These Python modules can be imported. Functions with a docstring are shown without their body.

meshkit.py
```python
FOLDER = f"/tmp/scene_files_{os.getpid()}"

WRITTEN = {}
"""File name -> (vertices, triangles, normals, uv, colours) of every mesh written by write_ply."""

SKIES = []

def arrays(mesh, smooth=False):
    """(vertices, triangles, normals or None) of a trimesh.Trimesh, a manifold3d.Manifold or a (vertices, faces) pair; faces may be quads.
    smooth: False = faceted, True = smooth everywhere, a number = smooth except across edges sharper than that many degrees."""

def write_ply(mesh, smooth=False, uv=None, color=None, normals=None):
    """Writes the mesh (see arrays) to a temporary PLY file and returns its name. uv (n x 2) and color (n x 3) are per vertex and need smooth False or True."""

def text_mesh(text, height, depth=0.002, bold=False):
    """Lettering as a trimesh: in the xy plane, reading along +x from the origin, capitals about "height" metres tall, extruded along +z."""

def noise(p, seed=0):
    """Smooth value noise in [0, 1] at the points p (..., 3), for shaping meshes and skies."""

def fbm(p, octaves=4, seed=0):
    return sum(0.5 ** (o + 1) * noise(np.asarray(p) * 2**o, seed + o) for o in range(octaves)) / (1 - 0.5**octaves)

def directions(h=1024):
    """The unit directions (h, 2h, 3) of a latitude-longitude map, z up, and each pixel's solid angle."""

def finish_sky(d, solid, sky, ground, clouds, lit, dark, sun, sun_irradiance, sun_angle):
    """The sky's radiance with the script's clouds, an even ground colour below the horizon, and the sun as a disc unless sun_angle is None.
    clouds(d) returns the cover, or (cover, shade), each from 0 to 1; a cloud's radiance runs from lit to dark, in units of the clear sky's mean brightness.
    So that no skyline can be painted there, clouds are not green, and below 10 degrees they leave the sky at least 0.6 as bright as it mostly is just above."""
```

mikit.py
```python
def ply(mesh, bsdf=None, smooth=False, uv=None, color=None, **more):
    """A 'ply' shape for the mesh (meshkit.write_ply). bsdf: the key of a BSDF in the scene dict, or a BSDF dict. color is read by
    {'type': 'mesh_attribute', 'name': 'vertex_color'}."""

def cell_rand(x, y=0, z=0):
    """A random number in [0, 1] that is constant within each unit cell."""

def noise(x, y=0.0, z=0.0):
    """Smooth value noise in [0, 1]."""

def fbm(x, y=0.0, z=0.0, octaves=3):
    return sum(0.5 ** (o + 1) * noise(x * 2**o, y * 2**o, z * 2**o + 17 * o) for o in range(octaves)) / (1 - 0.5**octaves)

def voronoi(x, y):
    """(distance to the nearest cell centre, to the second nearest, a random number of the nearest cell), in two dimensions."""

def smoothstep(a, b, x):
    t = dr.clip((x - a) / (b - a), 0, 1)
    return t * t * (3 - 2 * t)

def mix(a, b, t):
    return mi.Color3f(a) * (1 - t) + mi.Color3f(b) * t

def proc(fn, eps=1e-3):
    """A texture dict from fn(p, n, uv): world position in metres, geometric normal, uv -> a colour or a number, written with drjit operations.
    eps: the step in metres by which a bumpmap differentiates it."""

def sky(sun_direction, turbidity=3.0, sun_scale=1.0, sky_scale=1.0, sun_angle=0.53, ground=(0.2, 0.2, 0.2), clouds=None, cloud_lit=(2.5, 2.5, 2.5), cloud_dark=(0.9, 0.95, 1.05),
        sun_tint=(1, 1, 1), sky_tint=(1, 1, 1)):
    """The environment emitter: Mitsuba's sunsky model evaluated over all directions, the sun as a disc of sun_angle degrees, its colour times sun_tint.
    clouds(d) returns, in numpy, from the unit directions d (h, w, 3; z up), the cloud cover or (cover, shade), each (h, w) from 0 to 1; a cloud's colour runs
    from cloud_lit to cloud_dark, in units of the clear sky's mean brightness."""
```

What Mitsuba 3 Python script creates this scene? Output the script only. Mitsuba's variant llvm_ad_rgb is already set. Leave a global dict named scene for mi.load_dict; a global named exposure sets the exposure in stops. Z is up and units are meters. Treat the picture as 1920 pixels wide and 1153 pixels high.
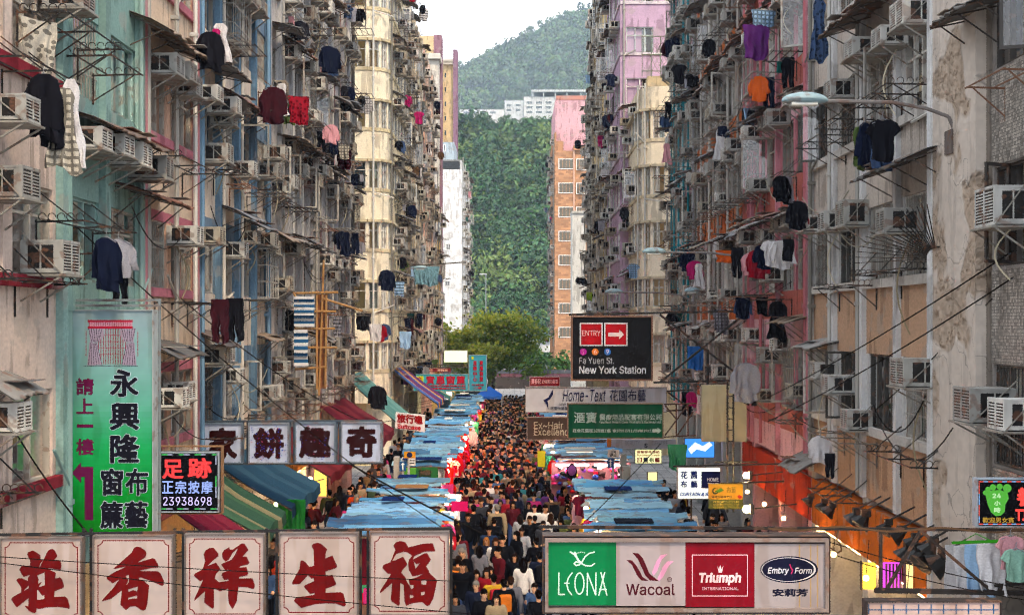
import math, random, glob, colorsys
import numpy as np, trimesh, shapely, manifold3d
import drjit as dr
import mitsuba as mi
import mikit, meshkit
from mikit import noise, fbm, smoothstep, mix, cell_rand, voronoi
from shapely import affinity
from shapely.geometry import Polygon, box as sbox, LineString, Point, MultiPolygon
from shapely.ops import unary_union

T = mi.ScalarTransform4f
scene, labels = {}, {}

# ------------------------------------------------------------------ camera, sky, exposure
F, VX, VY, H = 2400.0, 965.0, 605.0, 7.5        # focal length and vanishing point of a 1920 x 1153 picture, eye height
scene['camera'] = {
    'type': 'perspective', 'fov': math.degrees(2 * math.atan(960 / F)), 'fov_axis': 'x', 'near_clip': 0.5, 'far_clip': 9000.0,
    'to_world': T().look_at(origin=[0, 0, H], target=[0, 1, H], up=[0, 0, 1]),
    'principal_point_offset_x': (960 - VX) / 1920, 'principal_point_offset_y': (576.5 - VY) / 1153,
}


def clouds(d):
    n = meshkit.fbm(d * np.array([3.0, 3.0, 7.0]), 4, 5)
    return np.ones(d.shape[:2]), np.clip((n - 0.42) * 1.5, 0, 1) * np.clip(1 - 0.0 * d[..., 2], 0, 1)


scene['sky'] = mikit.sky((0.25, -0.62, 0.74), turbidity=3, sun_scale=0.3, sun_angle=11, clouds=clouds,
                         cloud_lit=(2.35, 2.5, 2.72), cloud_dark=(1.7, 1.92, 2.25), sun_tint=(1, 0.97, 0.93))
exposure = 3.15
HAZE = 0.0002

# ------------------------------------------------------------------ materials
# a mesh's colour travels in its uv: u = red * 256 + green + 0.5, v = kind * 256 + blue + 0.5 (sRGB 0..255)


def decode(uv):
    u, v = mi.Float(uv.x), mi.Float(uv.y)
    r = dr.floor(u / 256)
    g = dr.floor(u - r * 256)
    k = dr.floor(v / 256)
    b = dr.floor(v - k * 256)
    f = lambda c: dr.power(c / 255, 2.2)
    return mi.Color3f(f(r), f(g), f(b)), k


def c_plaster(p, n, uv):
    c, k = decode(uv)
    streak = fbm(p.x * 5 + 3, p.y * 5, p.z * 0.45, 3)
    blot = fbm(p.x * 1.3, p.y * 1.3 + 7, p.z * 1.3, 4)
    grain = fbm(p.x * 22, p.y * 22, p.z * 22, 2)
    fine = smoothstep(0.56, 0.62, fbm(p.x * 14, p.y * 14 + 5, p.z * 0.5 + 3, 3))
    drip = dr.maximum(smoothstep(0.52, 0.6, streak) * smoothstep(0.4, 0.52, blot), fine * 0.12)
    peel = smoothstep(0.62, 0.66, fbm(p.x * 2.1 + 40, p.y * 2.1, p.z * 1.6, 4))
    c = c * (0.82 + 0.34 * grain) * (0.86 + 0.26 * blot)
    c = mix(c, c * mi.Color3f(0.36, 0.34, 0.33), drip * 0.55)
    return mix(c, c * 0.4 + mi.Color3f(0.2, 0.185, 0.165), peel * 0.6)


def b_plaster(p, n, uv):
    return fbm(p.x * 9, p.y * 9, p.z * 7, 4) * 0.7 + 0.3 * noise(p.x * 60, p.y * 60, p.z * 60)


def spalled(p):                  # where the finish has fallen off the near pillar
    return smoothstep(0.5, 0.56, fbm(p.x * 0.9, p.y * 0.9, p.z * 0.75 + 4.3, 4))


def c_render(p, n, uv):
    c, k = decode(uv)
    m = spalled(p)
    lumps = fbm(p.x * 8, p.y * 8, p.z * 8, 3)
    pits = smoothstep(0.64, 0.7, fbm(p.x * 9 + 5, p.y * 9, p.z * 9, 3))
    crack = 1 - smoothstep(0.0, 0.012, dr.abs(fbm(p.x * 1.5 + 8, p.y * 1.5, p.z * 1.1, 4) - 0.47))
    streak = smoothstep(0.55, 0.66, fbm(p.x * 7, p.y * 7, p.z * 0.6 + 9, 3))
    c = mix(c * (0.84 + 0.25 * lumps), c * mi.Color3f(0.8, 0.72, 0.64) * (0.62 + 0.6 * lumps), m)
    c = mix(c, c * mi.Color3f(0.5, 0.44, 0.4), pits * m * 0.7)
    c = mix(c, c * 0.45, crack * 0.7)
    return mix(c, c * 0.62, streak * 0.35)


def b_render(p, n, uv):
    m = spalled(p)
    return (fbm(p.x * 7, p.y * 7, p.z * 7, 4) - 0.9) * m + 0.12 * fbm(p.x * 25, p.y * 25, p.z * 25, 2)


def c_paint(p, n, uv):
    c, k = decode(uv)
    rust = smoothstep(0.56, 0.64, fbm(p.x * 6 + 11, p.y * 6, p.z * 6, 3))
    grime = fbm(p.x * 9, p.y * 9, p.z * 3, 3)
    c = c * (0.7 + 0.6 * grime)
    return mix(c, mi.Color3f(0.14, 0.06, 0.03) * (0.5 + noise(p.x * 40, p.y * 40, p.z * 40)), rust * 0.5 * (k < 1))


def c_metal(p, n, uv):           # stall roofing: sheets of thin painted metal, patched and grimy
    c, k = decode(uv)
    g = fbm(p.x * 1.7, p.y * 6, p.z * 4, 4)
    s = smoothstep(0.55, 0.62, fbm(p.x * 3 + 20, p.y * 9, p.z, 3))
    return mix(c * (0.72 + 0.5 * g), mi.Color3f(0.09, 0.075, 0.065), s * 0.5)


def c_cloth(p, n, uv):
    c, k = decode(uv)
    weave = 0.84 + 0.3 * noise(p.x * 55, p.y * 55, p.z * 55)
    st = dr.select((p.z * 7 - dr.floor(p.z * 7)) > 0.5, 1.0, 0.28)
    pl = dr.select(((p.z * 9 - dr.floor(p.z * 9)) > 0.6) | ((p.x * 9 - dr.floor(p.x * 9)) > 0.6), 0.35, 1.0)
    a, b, w = voronoi(p.x * 9, p.z * 9)
    dots = dr.select(a < 0.3, 0.35, 1.0)
    f = dr.select(k == 1, st, dr.select(k == 2, pl, dr.select(k == 3, dots, 1.0)))
    return c * weave * f


def c_print(p, n, uv):
    c, k = decode(uv)
    st = smoothstep(0.52, 0.66, fbm(p.x * 6, p.y * 6, p.z * 0.7, 3))
    return mix(c * (0.9 + 0.2 * fbm(p.x * 5, p.y * 5, p.z * 5, 3)), c * mi.Color3f(0.62, 0.5, 0.38), st * 0.35)


def c_ground(p, n, uv):
    g = fbm(p.x * 2, p.y * 2, 0.0, 4)
    f = noise(p.x * 30, p.y * 30, 0.0)
    a, b = p.x / 0.6, p.y / 0.6
    joint = dr.maximum(smoothstep(0.46, 0.49, dr.abs(a - dr.floor(a) - 0.5)), smoothstep(0.46, 0.49, dr.abs(b - dr.floor(b) - 0.5)))
    c = mi.Color3f(0.27, 0.27, 0.275) * (0.6 + 0.5 * g + 0.2 * f) * (0.85 + 0.3 * cell_rand(dr.floor(a), dr.floor(b), 0))
    return mix(c, c * 0.45, joint)


def c_leaf(p, n, uv):
    c, k = decode(uv)
    return c * (0.62 + 0.76 * noise(p.x * 1.6, p.y * 1.6, p.z * 1.6))


def c_wood(p, n, uv):            # far woods: each crown has its own green
    c, k = decode(uv)
    s = dr.select(k == 1, 0.25, 0.9)
    return c * (0.6 + 0.8 * noise(p.x * s, p.y * s, p.z * s))


def c_tile(p, n, uv):            # small mosaic tiles
    c, k = decode(uv)
    a, b = p.y / 0.055, p.z / 0.05
    joint = dr.maximum(smoothstep(0.36, 0.48, dr.abs(a - dr.floor(a) - 0.5)), smoothstep(0.34, 0.48, dr.abs(b - dr.floor(b) - 0.5)))
    r = cell_rand(dr.floor(a), dr.floor(b), 0)
    c = c * (0.5 + 0.9 * r)
    st = smoothstep(0.5, 0.64, fbm(p.x * 5, p.y * 5, p.z * 0.6, 3))
    return mix(mix(c, mi.Color3f(0.09, 0.085, 0.08), joint), c * 0.4, st * 0.6)


def c_brick(p, n, uv):
    c, k = decode(uv)
    b = p.z / 0.3
    row = dr.floor(b)
    a = (p.x + p.y) / 0.75 + 0.5 * (row - 2 * dr.floor(row / 2))
    joint = dr.maximum(smoothstep(0.42, 0.5, dr.abs(a - dr.floor(a) - 0.5)), smoothstep(0.38, 0.5, dr.abs(b - row - 0.5)))
    c = c * (0.7 + 0.5 * cell_rand(dr.floor(a), row, 3)) * (0.8 + 0.4 * fbm(p.x * 0.6, p.y * 0.6, p.z * 0.3, 3))
    return mix(c, c * 0.4 + mi.Color3f(0.16, 0.15, 0.14), joint * 0.6)


def two(d):
    return {'type': 'twosided', 'bsdf': d}


def prin(fn, rough, **k):
    return two({'type': 'principled', 'base_color': mikit.proc(fn), 'roughness': rough, **k})


def dif(fn):
    return two({'type': 'diffuse', 'reflectance': mikit.proc(fn)})


scene['m_plaster'] = two({'type': 'bumpmap', 'scale': 0.02, 'arbitrary': mikit.proc(b_plaster, 4e-3), 'bsdf': {'type': 'diffuse', 'reflectance': mikit.proc(c_plaster)}})
scene['m_render'] = two({'type': 'bumpmap', 'scale': 0.16, 'arbitrary': mikit.proc(b_render, 6e-3), 'bsdf': {'type': 'diffuse', 'reflectance': mikit.proc(c_render)}})
scene['m_paint'] = prin(c_paint, 0.5, specular=0.4)
scene['m_metal'] = prin(c_metal, 0.55, specular=0.25)
scene['m_cloth'] = dif(c_cloth)
scene['m_print'] = prin(c_print, 0.5, specular=0.12)
scene['m_ground'] = dif(c_ground)
scene['m_leaf'] = {'type': 'principledthin', 'base_color': mikit.proc(c_leaf), 'roughness': 0.6, 'diff_trans': 0.9}
scene['m_wood'] = dif(c_wood)
scene['m_tile'] = prin(c_tile, 0.4, specular=0.4)
scene['m_brick'] = dif(c_brick)
scene['m_plain'] = dif(lambda p, n, uv: decode(uv)[0])
scene['m_glass'] = {'type': 'thindielectric', 'int_ior': 1.52}
scene['m_chrome'] = two({'type': 'roughconductor', 'material': 'Al', 'alpha': 0.12})

# ------------------------------------------------------------------ helpers
BF = np.array([[0, 2, 1], [0, 3, 2], [4, 5, 6], [4, 6, 7], [0, 1, 5], [0, 5, 4], [1, 2, 6], [1, 6, 5], [2, 3, 7], [2, 7, 6], [3, 0, 4], [3, 4, 7]])
BV = np.array([[0, 0, 0], [1, 0, 0], [1, 1, 0], [0, 1, 0], [0, 0, 1], [1, 0, 1], [1, 1, 1], [0, 1, 1]], float)


def hexc(c):
    if isinstance(c, str) and len(c) == 4:
        c = '#' + ''.join(x * 2 for x in c[1:])
    return tuple(int(c[i:i + 2], 16) for i in (1, 3, 5)) if isinstance(c, str) else c


def pack(c, k=0):
    r, g, b = (int(max(0, min(255, x))) for x in hexc(c)[:3])
    if len(hexc(c)) > 3:
        k = hexc(c)[3]
    return (r * 256 + g + 0.5, k * 256 + b + 0.5)


def jit(c, rng, a=10):
    c = hexc(c)
    d, e = rng.uniform(-a, a), a * 0.35
    return tuple(max(0, min(255, x + d + rng.uniform(-e, e))) for x in c[:3]) + tuple(c[3:])


class MB:
    """a mesh under construction"""

    def __init__(s, col='#808080', M=None):
        s.V, s.F, s.C, s.n, s.col, s.M = [], [], [], 0, col, M

    def add(s, v, f, col=None):
        v = np.asarray(v, float)
        f = np.asarray(f, int)
        if f.shape[1] == 4:
            f = np.vstack([f[:, [0, 1, 2]], f[:, [0, 2, 3]]])
        if s.M is not None:
            v = s.M.w(v)
        s.V.append(v)
        s.F.append(f + s.n)
        s.C.append(np.tile(pack(col if col is not None else s.col), (len(v), 1)))
        s.n += len(v)
        return s

    def box(s, lo, hi, col=None):
        lo, hi = np.asarray(lo, float), np.asarray(hi, float)
        return s.add(lo + BV * (hi - lo), BF, col)

    def beam(s, p, q, r, col=None, n=4, r2=None, flat=None):
        p, q = np.asarray(p, float), np.asarray(q, float)
        z = (q - p) / max(np.linalg.norm(q - p), 1e-9)
        x = np.cross(z, [0, 0, 1.0] if abs(z[2]) < 0.95 else [1.0, 0, 0])
        x /= np.linalg.norm(x)
        y = np.cross(z, x)
        a = (np.arange(n) + 0.5) * 2 * np.pi / n
        k = np.cos(a)[:, None] * x + np.sin(a)[:, None] * y
        v = np.vstack([p + k * r, q + k * (r if r2 is None else r2), [p, q]])
        i = np.arange(n)
        j = (i + 1) % n
        f = np.vstack([np.stack([i, j, j + n], 1), np.stack([i, j + n, i + n], 1), np.stack([j, i, i * 0 + 2 * n], 1), np.stack([i + n, j + n, i * 0 + 2 * n + 1], 1)])
        return s.add(v, f, col)

    def path(s, pts, r, col=None, n=4):
        for a, b in zip(pts[:-1], pts[1:]):
            s.beam(a, b, r, col, n)
        return s

    def mesh(s, m, col=None):
        return s.add(m.vertices if hasattr(m, 'vertices') else m[0], m.faces if hasattr(m, 'faces') else m[1], col)

    def done(s):
        return np.vstack(s.V), np.vstack(s.F), np.vstack(s.C)

    def ply(s, mat, smooth=False):
        v, f, c = s.done()
        return mikit.ply((v, f), mat, smooth=smooth, uv=c)


class Frame:
    """local (u along the wall, w out of the wall, v up) -> world"""

    def __init__(s, O, U, W):
        s.O, s.U, s.W = (np.asarray(x, float) for x in (O, U, W))
        s.R = np.stack([s.U, s.W, [0, 0, 1.0]], 1)

    def w(s, v):
        return np.asarray(v) @ s.R.T + s.O

    def at(s, u, w, v, rot=0.0, sc=(1, 1, 1)):
        m = np.eye(4)
        c, q = math.cos(rot), math.sin(rot)
        m[:3, :3] = s.R @ np.array([[c, -q, 0], [q, c, 0], [0, 0, 1]]) @ np.diag(sc)
        m[:3, 3] = s.w(np.array([u, w, v]))
        return T(m)


counts = {}


def key(name, parent=None):
    base = name if parent is None else parent + '__' + name
    n = counts.get(base, -1) + 1
    counts[base] = n
    return base if n == 0 else f'{base}_{n:03d}'


def put(name, d, parent=None, tw=None):
    k = key(name, parent)
    scene[k] = d if tw is None else {**d, 'to_world': tw}
    return k


pending = []


def tag(k, label, cat, group=None, order=0.0, how='along'):
    pending.append((k, label, cat, group, order, how))
    return k


def struct(k, label=None):
    labels[k] = {'kind': 'structure'}
    if label:
        labels[k]['label'] = label
    return k


ORD = 'first second third fourth fifth sixth seventh eighth ninth tenth eleventh twelfth'.split()


def nth(i):
    if i < len(ORD):
        return ORD[i]
    n = i + 1
    return f"{n}{'th' if 10 < n % 100 < 14 else {1: 'st', 2: 'nd', 3: 'rd'}.get(n % 10, 'th')}"


def finish_labels():
    by = {}
    for p in pending:
        by.setdefault(p[1], []).append(p)
    for lab, ps in by.items():
        ps.sort(key=lambda p: p[4])
        for i, (k, l, cat, group, o, how) in enumerate(ps):
            assert len(l.split()) <= 14 or len(ps) == 1, l
            labels[k] = {'label': l if len(ps) == 1 else f'{l}, {nth(i)} {how}', 'category': cat}
            if group:
                labels[k]['group'] = group


def P(px, py, y):
    return np.array([(px - VX) * y / F, y, H - (py - VY) * y / F])


# ------------------------------------------------------------------ lettering
FONTS = {'cjk': glob.glob('/opt/blender-*/*/datafiles/fonts/Noto Sans CJK Regular.woff2')[0], 'inter': glob.glob('/opt/blender-*/*/datafiles/fonts/Inter.woff2')[0]}
_font, _glyph = {}, {}


def text_geom(text, rect, font='cjk', bold=0, skew=0.0, thin=0.0):
    """the outlines of the text, fitted into rect (x0, y0, x1, y1; y down)"""
    from PIL import Image, ImageDraw, ImageFont
    id_ = (text, font, bold, thin)
    if id_ not in _glyph:
        S = 72 if len(text) < 12 else 48
        if (font, S) not in _font:
            _font[font, S] = ImageFont.truetype(FONTS[font], S)
        f = _font[font, S]
        x0, y0, x1, y1 = f.getbbox(text, anchor='ls', stroke_width=bold)
        im = Image.new('L', (x1 - x0 + 8, y1 - y0 + 8))
        ImageDraw.Draw(im).text((4 - x0, 4 - y0), text, 255, f, anchor='ls', stroke_width=bold)
        on = np.pad(np.asarray(im) > 127, ((0, 0), (1, 1))).astype(np.int8)
        rows, st = np.nonzero(np.diff(on, axis=1) == 1)
        en = np.nonzero(np.diff(on, axis=1) == -1)[1]
        g = shapely.union_all(shapely.box(st, rows, en, rows + 1)).buffer(0.6).buffer(-0.6 - thin).simplify(0.55)
        _glyph[id_] = g
    g = _glyph[id_]
    if skew:
        g = affinity.affine_transform(g, [1, -skew, 0, 1, 0, 0])
    a, b, c, d = g.bounds
    sx, sy = (rect[2] - rect[0]) / (c - a), (rect[3] - rect[1]) / (d - b)
    return affinity.affine_transform(g, [sx, 0, 0, sy, rect[0] - a * sx, rect[1] - b * sy])


class Sign:
    """a board that faces the camera's end of the street at depth y; laid out in picture units, which at one depth are a plain scale"""

    def __init__(s, name, y, label, cat='sign', group=None):
        s.y, s.k = y, key(name)
        tag(s.k, label, cat, group, y)

    def xz(s, px, py):
        return (px - VX) * s.y / F, H - (py - VY) * s.y / F

    def board(s, part, rect, col, front=0.0, thick=0.16, mat='m_print'):
        x0, z1 = s.xz(rect[0], rect[1])
        x1, z0 = s.xz(rect[2], rect[3])
        put(part, MB(col).box((x0, s.y - front, z0), (x1, s.y - front + thick, z1)).ply(mat), s.k)

    def frame(s, rect, wd, col, front=0.03, thick=0.2, part='frame', mat='m_paint'):
        x0, y0, x1, y1 = rect
        m = MB(col)
        for a in ((x0 - wd, y0 - wd, x1 + wd, y0), (x0 - wd, y1, x1 + wd, y1 + wd), (x0 - wd, y0, x0, y1), (x1, y0, x1 + wd, y1)):
            u0, v1 = s.xz(a[0], a[1])
            u1, v0 = s.xz(a[2], a[3])
            m.box((u0, s.y - front, v0), (u1, s.y - front + thick, v1))
        put(part, m.ply(mat), s.k)

    def shapes(s, part, items, front=0.012, back=0.02, mat='m_print', emit=None):
        """items: (geometry in picture units, colour[, extra front])"""
        m = MB()
        for it in items:
            g, col = it[0], it[1]
            fr = front + (it[2] if len(it) > 2 else 0)
            g = affinity.affine_transform(g, [s.y / F, 0, 0, -s.y / F, -VX * s.y / F, H + VY * s.y / F])
            for q in getattr(g, 'geoms', [g]):
                if q.geom_type != 'Polygon' or q.area < 1e-7:
                    continue
                e = trimesh.creation.extrude_polygon(q, fr + back, engine='earcut')
                v = np.array(e.vertices)
                m.add(np.stack([v[:, 0], s.y + back - v[:, 2], v[:, 1]], 1), e.faces, col)
        d = m.ply(mat)
        if emit:
            d = {**d, 'emitter': {'type': 'area', 'radiance': {'type': 'rgb', 'value': emit}}}
        return put(part, d, s.k)

    def beams(s, part, segs, r, col, dy=0.1, mat='m_paint'):
        for a in segs:
            put(part, MB(col).beam(P(a[0], a[1], s.y + dy), P(a[2], a[3], s.y + dy), r if len(a) < 5 else a[4]).ply(mat), s.k)


def glow(d, rgb):
    return {**d, 'emitter': {'type': 'area', 'radiance': {'type': 'rgb', 'value': list(rgb)}}}


def R_(x0, y0, x1, y1):
    return sbox(x0, y0, x1, y1)


def curve(pts, w):
    return LineString(pts).buffer(w, cap_style=1)

# ------------------------------------------------------------------ parts that repeat (each shape is written once and placed many times)
_p = {}


def proto(id_, fn):
    if id_ not in _p:
        _p[id_] = fn()
    return _p[id_]


def window_frame(ww, wh, n, style, col):
    m = MB(col)
    t = 0.05
    a, b = -0.15, -0.05
    m.box((0, a, 0), (t, b, wh)).box((ww - t, a, 0), (ww, b, wh)).box((t, a, 0), (ww - t, b, t)).box((t, a, wh - t), (ww - t, b, wh))
    for i in range(1, n):
        x = ww * i / n
        m.box((x - 0.028, a + 0.01, t), (x + 0.028, b - 0.005, wh - t))
    if style != 4:
        z = wh * 0.68
        m.box((t, a + 0.02, z - 0.022), (ww - t, b - 0.012, z + 0.022))
    return m


def window_panes(ww, wh, n, skip=None):
    out = []
    for i in range(n):
        if i == skip:
            continue
        x0, x1 = ww * i / n + 0.04, ww * (i + 1) / n - 0.04
        out.append((np.array([[x0, -0.1, 0.06], [x1, -0.1, 0.06], [x1, -0.1, wh - 0.06], [x0, -0.1, wh - 0.06]]), np.array([[0, 1, 2], [0, 2, 3]])))
    return out


def curtain_mesh(x0, x1, z0, z1, col, seed):
    n = max(4, int((x1 - x0) / 0.07))
    x = np.linspace(x0, x1, n + 1)
    y = -0.34 + 0.035 * np.sin(x * 31 + seed) + 0.02 * np.sin(x * 13 + seed * 3)
    v = np.vstack([np.stack([x, y, x * 0 + z0], 1), np.stack([x, y, x * 0 + z1], 1)])
    i = np.arange(n)
    return MB(col).add(v, np.stack([i, i + 1, i + n + 2, i + n + 1], 1))


CURT = ['#d8d2c4', '#c9c5ba', '#9fb0a8', '#7f8a88', '#b7a98c', '#d9d6d0', '#8d6f5f', '#5f6f6a', '#bfc7c9', '#a8936e', '#6e4b48', '#e2ddcf', '#4b5a63']
FRAMES = ['#9b9a97', '#aeada8', '#8a8986', '#c2c1bb', '#6f6f6d', '#a5a099']


def add_window(parent, fr, u0, v0, ww, wh, n, style, col, rng, near):
    ww, wh = round(ww, 2), round(wh, 2)
    tw = fr.at(u0, 0, v0)
    kw = put('window', proto(('wf', ww, wh, n, style == 4, col), lambda: window_frame(ww, wh, n, style, col).ply('m_paint')), parent, tw)
    skip = rng.randrange(n) if style in (2, 5) else None
    if near:
        for i in range(n):
            if i != skip:
                put('pane', proto(('wp', ww, wh, n, i), lambda: mikit.ply(window_panes(ww, wh, n)[i], 'm_glass')), kw, tw)
    else:
        def f():
            m = MB()
            for a in window_panes(ww, wh, n, skip):
                m.add(*a)
            return mikit.ply(m.done()[:2], 'm_glass')
        put('pane', proto(('wp', ww, wh, n, 'all', skip), f), kw, tw)
    r = rng.random()
    if r < 0.8:
        col2 = rng.choice(CURT)
        a = rng.choice([(0.05, 0.45), (0.5, 0.95), (0.04, 0.96), (0.04, 0.3), (0.3, 0.96), (0.04, 0.96)])
        sd = rng.randrange(3)
        lo = rng.choice([0.05, 0.05, 0.4]) * wh
        put('curtain', proto(('cu', ww, wh, a, lo, col2, sd), lambda: curtain_mesh(ww * a[0], ww * a[1], lo, wh - 0.06, col2, sd).ply('m_cloth')), kw, tw)
    if style == 1:
        gc = rng.choice(['#3a3835', '#8f8d86', '#5b5a56'])
        def g():
            m = MB(gc)
            for x in np.arange(0.1, ww - 0.05, 0.14):
                m.beam((x, -0.03, 0.03), (x, -0.03, wh - 0.03), 0.012)
            for z in (0.3, 0.6):
                m.beam((0.02, -0.03, wh * z), (ww - 0.02, -0.03, wh * z), 0.012)
            return m.ply('m_paint')
        put('grille', proto(('wg', ww, wh, gc), g), kw, tw)
    if style == 3:            # projecting cage
        gc = rng.choice(['#8b8a84', '#6b6a66', '#a9a7a0'])
        def g():
            m = MB(gc)
            d = 0.38
            for z in (0.02, wh * 0.33, wh * 0.66, wh - 0.02):
                m.path([(0, 0, z), (0, d, z), (ww, d, z), (ww, 0, z)], 0.016)
            for x in np.linspace(0, ww, max(4, int(ww / 0.2))):
                m.beam((x, d, 0), (x, d, wh), 0.012)
            m.box((0, 0, -0.03), (ww, d, 0))
            return m.ply('m_paint')
        put('cage', proto(('wc', ww, wh, gc), g), kw, tw)
    if style in (2, 5):       # a sash swung open over the street
        pw = ww / n
        ang = rng.choice([1.25, 1.5, 1.75]) if style == 2 else rng.choice([0.9, 1.1])
        hinge = (skip + 1) * pw if rng.random() < 0.5 else skip * pw
        sgn = -1 if hinge > skip * pw + 0.01 else 1
        t2 = fr.at(u0 + hinge, -0.05, v0, math.pi - ang if sgn < 0 else ang)
        pw = round(pw, 2)
        def s():
            m = MB(col)
            m.box((0, -0.02, 0.03), (0.05, 0.02, wh)).box((pw - 0.05, -0.02, 0.03), (pw, 0.02, wh)).box((0.05, -0.02, 0.03), (pw - 0.05, 0.02, 0.08)).box((0.05, -0.02, wh - 0.05), (pw - 0.05, 0.02, wh))
            return m.ply('m_paint')
        put('sash', proto(('ws', pw, wh, col), s), kw, t2)
        put('pane', proto(('wsp', pw, wh), lambda: mikit.ply((np.array([[0.05, 0, 0.08], [pw - 0.05, 0, 0.08], [pw - 0.05, 0, wh - 0.05], [0.05, 0, wh - 0.05]]), np.array([[0, 1, 2], [0, 2, 3]])), 'm_glass')), kw, t2)
    return kw


AC_COL = ['#a6a6a2', '#959590', '#b5b4ae', '#84837f', '#9a9486', '#bdbcb6', '#8c8274']
AC_WORD = dict(zip(AC_COL, ['light grey', 'grey', 'pale grey', 'dingy grey', 'beige', 'off white', 'rusty brown']))
AC_OLD = dict(zip(['#b9b6ab', '#a8a59b', '#c8c5bb', '#98948a', '#b0a896', '#d2d0c8'], AC_COL))
ac_n = [0]
ac_cap = [150]
ac_far = MB('#aaa79d')
ac_far_dark = MB('#1d1c1b')  # dark panels that carry the shade of the far vent openings


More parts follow.
